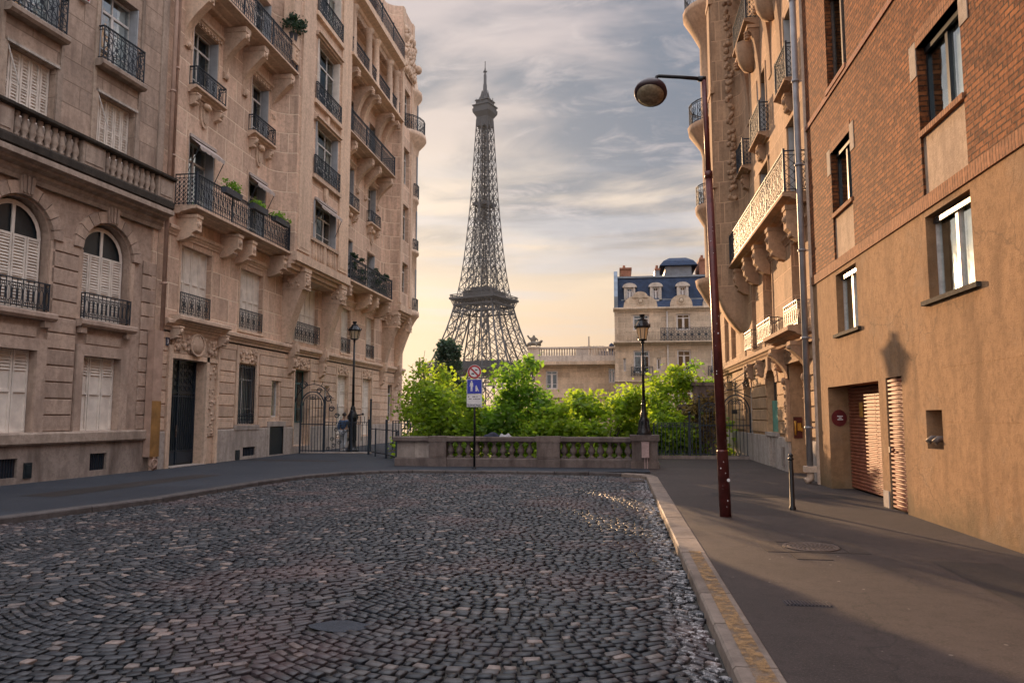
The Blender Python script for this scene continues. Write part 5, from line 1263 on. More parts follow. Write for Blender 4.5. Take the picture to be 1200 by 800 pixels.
mb.lathe(cu4, cd4, [(.05, 6.0), (.5, 6.6), (1.0, 7.4), (1.35, 8.0), (1.4, 8.3), (r4, 8.35), (r4, 11.0), (r4 + .4, 11.7), (r4 + .42, 12.0), (r4, 12.02), (r4, 14.6), (r4 + .1, 15.0), (r4 + .65, 15.8), (r4 + .7, 16.1), (r4, 16.15), (r4, 20.4), (r4 + .4, 21.2), (r4 + .8, 21.9), (r4 + .8, 22.2), (r4, 22.3), (r4, 24.5), (.2, 26.5)], 20)
mb.build('turret', 'trim_warm', B4)
ring_rail(FR, B4, cu4, cd4, r4 + .35, 12.0, 13.0, -.6, 3.8); ring_rail(FR, B4, cu4, cd4, r4 + .6, 16.15, 17.2, -.6, 3.8); ring_rail(FR, B4, cu4, cd4, r4 + .7, 22.2, 23.2, -.6, 3.8)

# ================================================================== FAR MANSARD HOUSE
FF = Frame((0, 64, 0), (1, 0, 0), (0, -1, 0))
def fx(px): return -.24 + (px - 720) * .0707
def fz(py): return 10.11 - (py - 370) * .0727
B5 = thing('mansard_house', (5, 64, -8), 'distant stone house with a blue slate mansard roof, dormers and iron balconies', 'building')
X0, X1 = fx(720), fx(862)
hw = []
for a, b_ in ((742, 761), (793, 809), (832, 848)):
    hw += [(fx(a), fx(b_), fz(388), fz(369)), (fx(a), fx(b_), fz(437), fz(411)), (fx(a), fx(b_), fz(478), fz(455))]
hw += [(fx(730), fx(733), fz(435), fz(420)), (fx(769), fx(774), fz(434), fz(420))]
mb = MB(FF); wallgrid(mb, X0, X1, -8, fz(363), hw, 0, .3); mb.q((X0, 0, -8), (X0, -12, -8), (X0, -12, 10.6), (X0, 0, 10.6)); mb.q((X1, 0, -8), (X1, -12, -8), (X1, -12, 10.6), (X1, 0, 10.6)); mb.q((X0, -12, -8), (X1, -12, -8), (X1, -12, 10.6), (X0, -12, 10.6))
mb.build('wall', 'far_stone', B5)
mb = MB(FF); mb.box(X0 + .1, X1 - .1, -11.8, -.4, -8, 10.5); mb.build('interior', 'interior', B5)
for h in hw: window(FF, B5, h[0], h[1], h[2], h[3], -.2, 2 if h[1] - h[0] > .5 else 1, .75 if h[1] - h[0] > .5 else None, 'far_frame')
mb = MB(FF); cornice(mb, X0 - .1, X1, fz(366), fz(361), .3); cornice(mb, X0 - .1, X1, fz(405), fz(401), .7); cornice(mb, X0 - .05, X1, fz(449), fz(446), .2); mb.box(X0, X0 + .35, 0, .06, -8, fz(366)); mb.build_split('cornice', 'far_stone', B5)
for a, b_, c in ((731, 769, 751), (786, 813, 799), (824, 850, 837)):
    mb = MB(FF); n = 12; A, Bx, Cx = fx(a), fx(b_), fx(c); z0 = fz(362); h = .95 if a > 780 else 1.0
    mb.prism_d([(A, z0)] + [(Cx - (Cx - A) * math.cos(math.pi * i / n), z0 + .15 + h * math.sin(math.pi * i / n) ** .8) for i in range(n + 1)] + [(Bx, z0)], -.25, .12)
    if a < 740: mb.prism_d([(Cx - .65 * math.cos(math.pi * i / n), z0 + .9 + .55 * math.sin(math.pi * i / n)) for i in range(n + 1)], -.25, .2)
    mb.ring(FF.p(Cx, .14, z0 + .6), FF.t, Vector((0, 0, 1)), .28, .1, 10); mb.blob(FF.p(Cx, .15, z0 + .6), .2, .08, .22)
    mb.build('pediment', 'far_stone', B5)
z0, z1, z2 = fz(362), fz(350), fz(322)
mb = MB(FF)
mb.prism_u([(0.05, z0), (-.9, z1), (-1.5, z2), (-1.8, z2 + .1), (-10, z2 + .4), (-12, z0)], X0 + .02, X1)
mb.build('roof', 'slate', B5)
mb = MB(FF); mb.box(X0 + .6, X1, -1.5, -.84, z1 - .05, z1 + .06); mb.prism_u([(-1.4, z2 - .02), (-1.4, z2 + .14), (-1.9, z2 + .14), (-1.9, z2)], X0, X1); mb.build_split('roof_flashing', 'zinc', B5)
for c in (738.7, 770, 802, 834):
    mb = MB(FF); Cx = fx(c); a, b_ = Cx - .48, Cx + .48; zb, zt = fz(352), fz(335)
    mb.box(a, a + .2, -1.6, -.75, zb, zt); mb.box(b_ - .2, b_, -1.6, -.75, zb, zt); mb.box(a, b_, -1.6, -.75, zb - .1, zb + .12)
    mb.prism_d([(Cx - .62, zt)] + [(Cx - .62 * math.cos(math.pi * i / 8), zt + .38 * math.sin(math.pi * i / 8)) for i in range(9)], -1.9, -.68)
    dm = mb.build('dormer', 'pale_stone', B5); window(FF, dm, a + .2, b_ - .2, zb + .12, zt, -1.0, 2, .7, 'far_frame')
mb = MB(FF); zc = fz(322); a, b_ = fx(783), fx(815)
mb.box(a, b_, -6, -2.2, zc, fz(307)); mb.build('roof_lantern', 'zinc', B5)
mb = MB(FF); a, b_ = fx(776), fx(822); zt = fz(307)
P = [FF.p(a, -1.7, zt), FF.p(b_, -1.7, zt), FF.p(b_, -6.5, zt), FF.p(a, -6.5, zt), FF.p(a + .35, -2, zt + .45), FF.p(b_ - .35, -2, zt + .45), FF.p(b_ - .35, -6.2, zt + .45), FF.p(a + .35, -6.2, zt + .45), FF.p(a + .9, -2.8, zt + .85), FF.p(b_ - .9, -2.8, zt + .85), FF.p(b_ - .9, -5.5, zt + .85), FF.p(a + .9, -5.5, zt + .85)]
mb.add(P, [(0, 1, 2, 3)] + [(i + 4 * k, (i + 1) % 4 + 4 * k, (i + 1) % 4 + 4 * k + 4, i + 4 * k + 4) for k in (0, 1) for i in range(4)] + [(8, 9, 10, 11)]); mb.build('lantern_roof', 'slate', B5)
for a, b_, zt, mt in ((724, 741, 311, 'chimney_brick'), (824, 832, 301, 'chimney_brick'), (770, 776, 312, 'zinc')):
    mb = MB(FF); mb.box(fx(a) + .3 * (a == 724), fx(b_), -5.5 if a > 730 else -7, -2.0 if a > 730 else -1.6, z2 - 2 if a < 730 else z2, fz(zt)); ch = mb.build('chimney', mt, B5)
    mb = MB(FF); mb.box(fx(a) + .2 * (a == 724), fx(b_) + .06, -7.1 if a < 730 else -5.6, -1.5 if a < 730 else -1.9, fz(zt), fz(zt) + .14)
    for k in range(4): mb.lathe((fx(a) + fx(b_)) / 2, -2.4 - k * .8, [(.13, fz(zt) + .14), (.11, fz(zt) + .5)], 8)
    mb.build('chimney_pot', 'chimney_brick', ch)
mb = MB(FF); mb.prism_u([(.02, z0), (.02, z1 + .2), (-1.4, z2 + .6), (-7.5, z2 + .6), (-7.5, z0)], X0 - .02, X0 + .3); mb.build('gable_wall', 'zinc', B5)
mb = MB(FF); seg_rail(mb, FF.p(fx(774), .62, 0), FF.p(X1, .62, 0), fz(401), fz(386), 'scroll', .28, th=.035); mb.build('railing', 'iron', B5)
for a, b_ in ((739, 764), (789, 812), (828, 850)):
    mb = MB(FF); seg_rail(mb, FF.p(fx(a), .3, 0), FF.p(fx(b_), .3, 0), fz(441), fz(430), 'scroll', .25, th=.035); mb.build('railing', 'iron', B5)
mb = MB(FF); mb.box(fx(732), fx(774), .45, .62, fz(390), fz(388)); [mb.box(fx(733) + k * .25, fx(733) + k * .25 + .1, .48, .6, fz(401), fz(390)) for k in range(12)]; mb.build('stone_balustrade', 'far_stone', B5)
pipe(FF, B5, fx(782), .12, -4, fz(366), .07, 'pale_stone', 3)

# ================================================================== TERRACE HOUSE
FT = Frame((0, 66.5, 0), (1, 0, 0), (0, -1, 0))
def tx(px): return -8.18 + (px - 615) * .0757
def tz(py): return 7.84 - (py - 405) * .0755
B6 = thing('terrace_house', (-4, 66, -8), 'low distant stone building with a pale rooftop balustrade behind the trees', 'building')
a0, b0 = tx(626), tx(721)
hw = [(tx(639), tx(653), tz(456), tz(434)), (tx(712), tx(720), tz(449), tz(432)), (tx(676), tx(688), tz(506), tz(484))]
mb = MB(FT); wallgrid(mb, a0, b0, -8, tz(427), hw, 0, .25); mb.q((a0, 0, -8), (a0, -14, -8), (a0, -14, 6.3), (a0, 0, 6.3)); mb.build('wall', 'far_stone', B6)
mb = MB(FT); mb.box(a0 + .1, b0, -13.8, -.35, -8, 6.2); mb.build('interior', 'interior', B6)
for h in hw: window(FT, B6, h[0], h[1], h[2], h[3], -.15, 2, .8, 'far_frame')
mb = MB(FT); mb.box(hw[0][0] - .15, hw[0][0], 0, .05, hw[0][2], hw[0][3]); mb.box(hw[0][1], hw[0][1] + .15, 0, .05, hw[0][2], hw[0][3]); mb.box(hw[0][0] - .2, hw[0][1] + .2, 0, .08, hw[0][3], hw[0][3] + .2); mb.build_split('window_surround', 'far_stone', B6)
mb = MB(FT); mb.box(tx(617), b0, -14, .9, tz(428), tz(424)); mb.box(tx(622), b0, -14, .3, tz(430.5), tz(428)); mb.box(a0, b0, 0, .15, tz(466), tz(462)); mb.build_split('cornice', 'far_stone', B6)
mb = MB(FT); mb.box(tx(618), b0, .1, .5, tz(424), tz(417)); mb.box(tx(631), b0, .1, .55, tz(409), tz(407)); mb.box(tx(619), tx(632), -.5, .6, tz(424), tz(408)); mb.box(tx(618), tx(633), -.6, .7, tz(408), tz(406.5))
mb.box(tx(675), tx(689), .1, .5, tz(417), tz(409)); mb.box(tx(618), tx(622), -14, -.5, tz(424), tz(408)); mb.build_split('parapet', 'pale_stone', B6)
mb = MB(FT)
for a, b_, n in ((633, 675, 14), (690, 720, 10)):
    for k in range(n): mb.lathe(tx(a + (k + .5) * (b_ - a) / n), .32, [(.05, tz(417)), (.09, tz(415.5)), (.05, tz(411)), (.08, tz(409))], 6)
mb.build_split('parapet_baluster', 'pale_stone', B6)
mb = MB(FT); mb.box(tx(672), tx(708), -9, -7, tz(424), tz(400)); [mb.lathe(tx(676 + 4 * k), -7.6, [(.14, tz(400)), (.12, tz(396.5))], 6) for k in range(8)]; mb.bar(FT.p(tx(686), -7.4, tz(398)), FT.p(tx(686), -7.4, tz(384)), .13); mb.build_split('chimney', 'pale_stone', B6)
mb = MB(FT); mb.prism_u([(-6, tz(410)), (-7, tz(404)), (-11, tz(404)), (-11, tz(410))], tx(700), tx(722)); mb.blob(FT.p(tx(715), -8, tz(400)), .35, .35, .6); mb.build_split('roof', 'slate', B6)

# skinned figures --------------------------------------------------
def skin_mesh(name, pts, edges, radii, mat, parent, loc=None, sub=1):
    me = bpy.data.meshes.new(name); off = abs_loc(parent) if parent else Vector(loc)
    me.from_pydata([tuple(Vector(p) - off) for p in pts], edges, []); o = bpy.data.objects.new(name, me); C.objects.link(o)
    md = o.modifiers.new('skin', 'SKIN'); md.use_smooth_shade = True; sv = me.skin_vertices[0].data
    for i, r_ in enumerate(radii): sv[i].radius = (r_, r_) if not isinstance(r_, tuple) else r_; sv[i].use_root = (i == 0)
    s_ = o.modifiers.new('sub', 'SUBSURF'); s_.levels = sub; s_.render_levels = sub
    m2 = bpy.data.meshes.new_from_object(o.evaluated_get(bpy.context.evaluated_depsgraph_get())); o.modifiers.clear(); o.data = m2
    m2.materials.clear(); m2.materials.append(M[mat])
    for p in m2.polygons: p.use_smooth = True
    if parent: o.parent = parent
    else: o.location = off
    return o
# rooftop statue: seated winged figure beside a beast
sx, sy, sz = tx(625), 66.0, tz(406.5)
pts = [(0, 0, .45), (0, 0, .8), (.05, 0, 1.15), (.08, -.05, 1.38), (-.35, 0, 1.0), (-.55, 0, 1.35), (.35, 0, .95), (.45, -.1, .65), (-.2, -.2, .3), (-.3, -.3, .05), (.25, -.2, .3), (.4, -.3, .05), (.5, .1, .35), (.75, 0, .6), (.85, -.05, .78), (.7, .1, .1), (-.45, .1, .35), (-.6, .1, .05)]
edg = [(0, 1), (1, 2), (2, 3), (1, 4), (4, 5), (1, 6), (6, 7), (0, 8), (8, 9), (0, 10), (10, 11), (0, 12), (12, 13), (13, 14), (12, 15), (0, 16), (16, 17)]
rad = [.28, .24, .12, .13, .09, .10, .09, .08, .14, .1, .14, .1, .2, .16, .13, .09, .2, .12]
st = skin_mesh('statue', [(sx + .95 * a, sy + b_, sz + c * .78) for a, b_, c in pts], edg, [r_ * .85 for r_ in rad], 'statue_stone', None, (sx, sy, sz))
tag(st, 'weathered stone sculpture group on the corner of the distant rooftop balustrade', 'statue')

# ================================================================== LATTICE TOWER
TX, TY, TZ = -108.3, 603.0, -18.7
TW = thing('lattice_tower', (TX, TY, TZ), 'tall iron lattice tower with two visible platforms rising beyond the trees', 'tower')
ph_ = R(-20.5); FTW = Frame((TX, TY, TZ), (math.cos(ph_), math.sin(ph_), 0), (-math.sin(ph_), math.cos(ph_), 0))
def lerp(tab, z):
    for a, b_ in zip(tab, tab[1:]):
        if z <= b_[0]: t = (z - a[0]) / (b_[0] - a[0]); return a[1] + (b_[1] - a[1]) * t
    return tab[-1][1]
HWt = [(0, 62), (20, 50), (40, 40.5), (57, 33.5), (75, 26.6), (95, 20.8), (115, 16.6), (135, 13.6), (160, 11.2), (196, 8.6), (230, 6.9), (265, 5.3), (276, 5.0), (290, 4.5)]
LWt = [(0, 25), (57, 15.5), (75, 13), (115, 9.6), (135, 8.9), (160, 8.7), (185, 8.7), (300, 4)]
def corners(sx, sy, z):
    W = lerp(HWt, z); l = min(lerp(LWt, z), W * .985); o = W; i = W - l
    return [FTW.p(sx * a, sy * b_, z) for a, b_ in ((o, o), (o, i), (i, i), (i, o))]
zs = [0, 14, 28, 43, 57, 68.5, 80, 91, 101, 109, 115]; zs2 = [115 + (268 - 115) * (1 - (1 - k / 24) ** 1.0) for k in range(25)]; zs2 = [115 + 153 * k / 18 for k in range(19)]
for sx in (-1, 1):
    for sy in (-1, 1):
        for nm, zz_, tc_, tb in (('leg', zs, 1.0, .45), ('upper_leg', zs2, .62, .36)):
            mb = MB()
            for za, zb in zip(zz_, zz_[1:]):
                A = corners(sx, sy, za); B = corners(sx, sy, zb)
                for k in range(4):
                    j = (k + 1) % 4; mb.bar(A[k], B[k], tc_ if za < 200 else tc_ * .85); mb.bar(A[k], B[j], tb); mb.bar(A[j], B[k], tb); mb.bar(B[k], B[j], tb)
                    if nm == 'leg': mb.bar((A[k] + A[j]) / 2, (B[k] + B[j]) / 2, tb * .7)
            mb.build(nm, 'tower_iron', TW, recalc=False)
mb = MB(FTW)   # cross bracing between the upper legs
for za, zb in zip(zs2, zs2[1:]):
    Wa, Wb = lerp(HWt, za), lerp(HWt, zb)
    ia, ib = Wa - min(lerp(LWt, za), Wa * .985), Wb - min(lerp(LWt, zb), Wb * .985)
    for sgn in (-1, 1):
        for ax in (0, 1):
            def pt(t_, w_, z): return FTW.p(t_, sgn * w_, z) if ax == 0 else FTW.p(sgn * w_, t_, z)
            if ia > .8: mb.bar(pt(-ia, Wa, za), pt(ib, Wb, zb), .32); mb.bar(pt(ia, Wa, za), pt(-ib, Wb, zb), .32)
            mb.bar(pt(-Wb, Wb, zb), pt(Wb, Wb, zb), .36)
for k in range(4): 
    for s_ in (-1, 1): mb.bar(FTW.p(1.6 * s_, 1.6 * (1 if k % 2 else -1), 115), FTW.p(1.2 * s_, 1.2 * (1 if k % 2 else -1), 272), .6)
mb.build('cross_bracing', 'tower_iron', TW, recalc=False)
def platform(z, half, h, gal, lab):
    mb = MB(FTW)
    mb.box(-half, half, -half, half, z - h * .25, z + .4)
    hi = half - 2.2
    for s_ in (-1, 1):   # skirt truss and arcade
        for ax in (0, 1):
            n = int(half * 2 / 2.2)
            def pt(t_, w_, zz): return FTW.p(t_, s_ * w_, zz) if ax == 0 else FTW.p(s_ * w_, t_, zz)
            for k in range(n + 1):
                t_ = -half + 2 * half * k / n; t2 = t_ * (hi / half)
                mb.bar(pt(t_, half, z), pt(t2, hi, z - h), .5)
            mb.quad(pt(-half, half, z), pt(half, half, z), pt(hi + 1.2, hi + 1.2, z - h * .36), pt(-hi - 1.2, hi + 1.2, z - h * .36))
            mb.bar(pt(-hi, hi, z - h), pt(hi, hi, z - h), 1.1); mb.bar(pt(-half, half, z - .5), pt(half, half, z - .5), 1.4)
            for k in range(int(n * 1.2)):
                t_ = -half + 2 * half * (k + .5) / int(n * 1.2); mb.bar(pt(t_, half - .3, z + .4), pt(t_, half - .3, z + gal), .3)
            mb.bar(pt(-half, half - .3, z + gal), pt(half, half - .3, z + gal), .5)
            mb.bar(pt(-half, half - .3, z + 1.4), pt(half, half - .3, z + 1.4), .4)
    return mb.build('platform', 'tower_iron', TW, recalc=False)
platform(57.6, 37.5, 8.5, 4.5, ''); platform(115.7, 20.6, 5.5, 2.6, '')
mb = MB(FTW)   # truss rings under second platform and pavilion on it
for z in (104.5, 109.5):
    W = lerp(HWt, z)
    for s_ in (-1, 1): mb.bar(FTW.p(-W, s_ * W, z), FTW.p(W, s_ * W, z), 1.0); mb.bar(FTW.p(s_ * W, -W, z), FTW.p(s_ * W, W, z), 1.0)
for k in range(12):
    for s_ in (-1, 1):
        W = lerp(HWt, 107); t0 = -W + 2 * W * k / 12; t1 = t0 + 2 * W / 12
        mb.bar(FTW.p(t0, s_ * W, 104.5), FTW.p(t1, s_ * W, 109.5), .4); mb.bar(FTW.p(s_ * W, t0, 109.5), FTW.p(s_ * W, t1, 104.5), .4)
mb.build('truss_ring', 'tower_iron', TW, recalc=False)
mb = MB(FTW); mb.box(-12.5, 12.5, -12.5, 12.5, 116, 121); mb.box(-13.3, 13.3, -13.3, 13.3, 121, 121.8); mb.box(-8, 8, -8, 8, 121.8, 125); mb.build('pavilion', 'tower_iron', TW)
mb = MB(FTW); mb.box(-30, 30, -30, 30, 58, 62.5); mb.build('first_floor_pavilion', 'tower_iron', TW)
mb = MB(FTW); mb.box(-7.2, 7.2, -7.2, 7.2, 194, 196.5); mb.build('intermediate_platform', 'tower_iron', TW)
mb = MB(FTW)   # summit: flared cabin, gallery, dome, mast
mb.box(-5.3, 5.3, -5.3, 5.3, 262, 270)
P = [FTW.p(a * w_, b_ * w_, z) for z, w_ in ((270, 5.2), (274, 7.6), (277, 7.9), (277.01, 7.2), (279.5, 7.2), (279.6, 8.0), (280.4, 8.0), (280.5, 5.8), (284, 5.6), (284.1, 6.4), (285, 6.2), (285.1, 3.9), (288, 3.4)) for a, b_ in ((-1, -1), (1, -1), (1, 1), (-1, 1))]
mb.add(P, [(4 * j + i, 4 * j + (i + 1) % 4, 4 * j + 4 + (i + 1) % 4, 4 * j + 4 + i) for j in range(12) for i in range(4)])
mb.lathe(0, 0, [(3.6, 288), (3.2, 290), (2.4, 292), (1.7, 293.5), (1.6, 299), (1.25, 300), (1.2, 308), (.7, 309), (.65, 313), (.35, 314), (.3, 320)], 10)
for k in range(8): a = k * math.pi / 4; mb.bar(FTW.p(7.2 * math.cos(a), 7.2 * math.sin(a), 280), FTW.p(7.6 * math.cos(a), 7.6 * math.sin(a), 286), .5); mb.bar(FTW.p(4.5 * math.cos(a), 4.5 * math.sin(a), 286), FTW.p(2.4 * math.cos(a), 2.4 * math.sin(a), 294), .5)
mb.box(-1.9, 1.9, -.3, .3, 310.4, 311.2); mb.box(-.3, .3, -1.9, 1.9, 310.4, 311.2)
mb.build('summit', 'tower_iron', TW, recalc=False)

# ================================================================== BALUSTRADE AT THE STREET END
BY = 24.6
BL = thing('balustrade', (-3.1, BY, 0), 'weathered stone balustrade closing the end of the cobbled street', 'balustrade')
mb = MB(); mb.prism_u([(BY - .22, 0), (BY - .22, .24), (BY - .18, .28), (BY + .18, .28), (BY + .22, .24), (BY + .22, 0)], -7.38, 1.15); mb.build('plinth_course', 'balustrade_stone', BL)
q_ = random.Random(3)
mb = MB(); cuts = [-7.45, -6.2, -4.5, -2.7, -1.86, -.2, .40]
for a, b_ in zip(cuts, cuts[1:]):
    o_ = q_.uniform(-.004, .004); mb.prism_u([(BY - .2, .80 + o_), (BY - .23, .83 + o_), (BY - .23, .94 + o_), (BY - .2, .97 + o_), (BY + .2, .97 + o_), (BY + .23, .94 + o_), (BY + .23, .83 + o_), (BY + .2, .80 + o_)], a + .004, b_ - .004)
mb.build('coping', 'balustrade_stone', BL)
for a, b_ in ((-6.22, -5.64), (-2.64, -1.90)):
    mb = MB(); mb.box(a, b_, BY - .24, BY + .2, .281, .80); mb.box(a - .03, b_ + .03, BY - .27, BY + .23, 0, .27); mb.box(a - .03, b_ + .03, BY - .25, BY + .25, .802, .985); mb.box(a + .06, b_ - .06, BY - .25, BY - .24, .34, .74); mb.build('pier', 'balustrade_stone', BL)
mb = MB(); mb.box(.40, 1.20, BY - .34, BY + .34, 0, .86); mb.box(.34, 1.26, BY - .40, BY + .40, .86, 1.04); mb.box(.36, 1.24, BY - .38, BY + .38, 0, .2); mb.build('end_pier', 'balustrade_stone', BL)
mb = MB(); mb.box(-7.35, -6.24, BY - .06, BY + .08, .28, .80); mb.build('infill_panel', 'plinth', BL)
prof = [(.11, .28), (.11, .33), (.055, .36), (.06, .40), (.115, .47), (.12, .52), (.10, .58), (.055, .68), (.05, .73), (.085, .76), (.085, .80)]
proto = None; bx = [-5.52 + .292 * k for k in range(10)] + [-1.76 + .292 * k for k in range(8)]
for k, x in enumerate(bx):
    if proto is None: m_ = MB(); m_.lathe(x, BY, prof, 12); m_.box(x - .11, x + .11, BY - .11, BY + .11, .281, .32); m_.box(x - .09, x + .09, BY - .09, BY + .09, .77, .799); proto = m_.build('baluster', 'balustrade_stone', BL); px0 = x
    else: o = proto.copy(); C.objects.link(o); o.parent = BL; o.location = (x - px0, 0, 0); o.rotation_euler = (0, 0, 0)
mb = MB(); mb.box(.70, .93, BY - .45, BY - .345, .34, .80); mb.box(.69, .94, BY - .46, BY - .34, .80, .83); mb.box(.78, .81, BY - .40, BY - .36, 0, .34); mb.box(.86, .89, BY - .40, BY - .36, 0, .34)
tag(mb.build('utility_box', 'utility_pink', loc=(.81, BY - .4, 0)), 'small pinkish utility box fixed on the balustrade pier under the street lamp', 'utility box')
# dark jacket heaped on the coping
t = thing('jacket', (-3.95, BY, .97), 'dark crumpled jacket left lying on top of the stone balustrade', 'jacket')
q_ = random.Random(21)
def heap(name, x0, x1, hmax, mat, seed):
    qq = random.Random(seed); nx_, ny_ = 22, 9; P = []
    for j in range(ny_):
        for i in range(nx_):
            u = i / (nx_ - 1); v = j / (ny_ - 1); e = math.sin(math.pi * v) ** .5 * min(1, u * 6, (1 - u) * 6) 
            P.append((x0 + (x1 - x0) * u, BY - .2 + .4 * v, .972 + e * (hmax * (.6 + .25 * math.sin(u * 9 + v * 4 + seed)) + qq.uniform(-.012, .012))))
    m_ = MB(); m_.add(P, [(j * nx_ + i, j * nx_ + i + 1, (j + 1) * nx_ + i + 1, (j + 1) * nx_ + i) for j in range(ny_ - 1) for i in range(nx_ - 1)], True)
    return m_.build(name, mat, t, recalc=False)
heap('body', -4.42, -3.85, .17, 'cloth_dark', 1); heap('sleeve', -3.9, -3.5, .12, 'cloth_grey', 5)

# ------------------------------------------------------------------ lamps
def lantern(parent, x, y, z0, s=1.0):
    fr_ = MB()
    fr_.lathe(x, y, [(.03, z0 - .12), (.07, z0 - .09), (.04, z0 - .04), (.16 * s, z0), (.17 * s, z0 + .03), (.03, z0 + .03)], 8)
    for k in range(8):
        a = 2 * math.pi * (k + .5) / 8; c_, s_ = math.cos(a), math.sin(a)
        fr_.bar((x + .16 * s * c_, y + .16 * s * s_, z0 + .03), (x + .245 * s * c_, y + .245 * s * s_, z0 + .40), .022)
    fr_.lathe(x, y, [(.245 * s, z0 + .39), (.30 * s, z0 + .41), (.31 * s, z0 + .45), (.28 * s, z0 + .48), (.17 * s, z0 + .62), (.15 * s, z0 + .63), (.155 * s, z0 + .68), (.10 * s, z0 + .70), (.06 * s, z0 + .74), (.09 * s, z0 + .78), (.11 * s, z0 + .84), (.05 * s, z0 + .83), (.0, z0 + .82)], 8, smooth=False)
    for k in range(8): a = 2 * math.pi * (k + .5) / 8; fr_.blob((x + .30 * s * math.cos(a), y + .30 * s * math.sin(a), z0 + .49), .022, .022, .05, 5, 3)
    lf = fr_.build('lantern', 'lamp_black', parent)
    g = MB(); g.lathe(x, y, [(.155 * s, z0 + .035), (.238 * s, z0 + .395)], 8, a0=math.pi / 8, smooth=False); g.build('lantern_glass', 'lantern_glass', lf, recalc=False)
    b_ = MB(); b_.tube([(x, y, z0 + .03), (x, y, z0 + .14)], .035, 8); b_.blob((x, y, z0 + .21), .06, .06, .09, 8, 5); b_.build('bulb', 'sign_white', lf)
LP = thing('street_lamp', (.80, BY, 1.04), 'black lantern street lamp standing on the stone end pier of the balustrade', 'street lamp', 'black lantern street lamps')
mb = MB(); x, y, z = .80, BY, 1.04
mb.prism_z([(x + .24 * math.cos(math.pi / 4 + k * math.pi / 4), y + .24 * math.sin(math.pi / 4 + k * math.pi / 4)) for k in range(8)], z, z + .07)
mb.lathe(x, y, [(.22, z + .07), (.19, z + .16), (.17, z + .2), (.155, z + .42), (.17, z + .45), (.13, z + .52), (.10, z + .60), (.115, z + .66), (.08, z + .74), (.07, z + .95), (.085, z + .98), (.06, z + 1.02)], 12)
for k in range(8): a = k * math.pi / 4; mb.bar((x + .18 * math.cos(a), y + .18 * math.sin(a), z + .12), (x + .15 * math.cos(a), y + .15 * math.sin(a), z + .44), .035)
mb.build('base', 'lamp_black', LP)
mb = MB(); mb.tube([(x, y, z + 1.0), (x, y, z + 3.0)], .052, 10, r1=.036)
for q2, r2 in ((1.05, .07), (1.9, .058), (2.6, .052), (2.95, .06)): mb.tube([(x, y, z + q2), (x, y, z + q2 + .05)], r2, 10)
mb.build('post', 'lamp_black', LP); lantern(LP, x, y, z + 3.05, .86)
LQ = thing('street_lamp', (-12.2, 33.6, 0), 'black lantern street lamp behind the iron fence in front of the left building', 'street lamp', 'black lantern street lamps')
mb = MB(); x, y, z = -12.2, 33.6, 0
mb.lathe(x, y, [(.30, z), (.30, z + .08), (.24, z + .14), (.20, z + .2), (.17, z + .5), (.16, z + 1.2), (.19, z + 1.28), (.15, z + 1.36), (.24, z + 1.5), (.26, z + 1.62), (.17, z + 1.78), (.11, z + 1.95), (.12, z + 2.0), (.075, z + 2.1)], 12)
for k in range(8): a = k * math.pi / 4; mb.bar((x + .17 * math.cos(a), y + .17 * math.sin(a), z + .5), (x + .165 * math.cos(a), y + .165 * math.sin(a), z + 1.2), .04)
mb.build('base', 'lamp_black', LQ)
mb = MB(); mb.tube([(x, y, z + 2.05), (x, y, z + 5.1)], .065, 10, r1=.042)
mb.tube([(x, y, z + 1.65), (x + .45, y, z + 1.72)], .03, 8); mb.blob((x + .48, y, z + 1.73), .06); mb.build('post', 'lamp_black', LQ); lantern(LQ, x, y, z + 5.2, 1.05)

# burgundy road light
SLx, SLy = 1.72, 12.96
SL = thing('road_light', (SLx, SLy, 0), 'tall dark red street light with a short arm and round saucer head', 'street light')
lean = lambda z: Vector((SLx - .165 * z / 7.5, SLy, z))
mb = MB(); mb.tube([lean(-.05), lean(1.05)], .096, 14, r1=.092); mb.tube([lean(1.05), lean(1.09)], .092, 14, r1=.084); mb.tube([lean(1.09), lean(5.75)], .083, 14, r1=.060); mb.tube([lean(5.72), lean(5.84)], .070, 14); mb.tube([lean(5.84), lean(7.52)], .047, 12, r1=.043); mb.build('post', 'burgundy', SL)
mb = MB(); T = lean(7.50); E_ = T + Vector((-.80, -.02, .10)); mb.tube([T, T + Vector((-.4, -.01, .06)), E_ + Vector((.03, 0, 0)), E_ + Vector((-.01, 0, -.01)), E_ + Vector((-.03, 0, -.09)), E_ + Vector((-.05, 0, -.13))], .033, 10); mb.tube([T + Vector((.03, 0, 0)), T + Vector((-.1, 0, .015))], .05, 10); mb.build('arm', 'lamp_black', SL)
hd = MB(); hc = E_ + Vector((-.12, 0, -.30)); hd.lathe(0, 0, [(0.0, .19), (.10, .185), (.20, .15), (.27, .08), (.29, .0), (.275, -.05), (.24, -.06)], 24)
rot = Matrix.Rotation(R(8), 3, 'Y') @ Matrix.Rotation(R(-26), 3, 'X'); hd.v = [rot @ v + hc for v in hd.v]; ho = hd.build('lamp_head', 'burgundy_dark', SL)
hg = MB(); hg.lathe(0, 0, [(.24, -.055), (.22, -.09), (.15, -.12), (.0, -.135)], 20); hg.v = [rot @ v + hc for v in hg.v]; hg.build('glass_bowl', 'bowl_glass', ho)
mb = MB(); mb.tube([lean(.2) + Vector((0, -.0, 0)), lean(.62)], .0995, 14); 
mb = MB(); Fs = Frame((SLx, SLy - .10, 0), (1, 0, 0), (0, -1, 0)); mb.prism_d([(.05 + .05 * math.cos(k * .5236), .60 + .055 * math.sin(k * .5236)) for k in range(12)], -.03, .002); sk = mb.build('round_sticker', 'sticker', SL)
mb = MB(Fs); mb.prism_d([(.05 + .025 * math.cos(k * .5236), .60 + .028 * math.sin(k * .5236)) for k in range(12)], .002, .004)
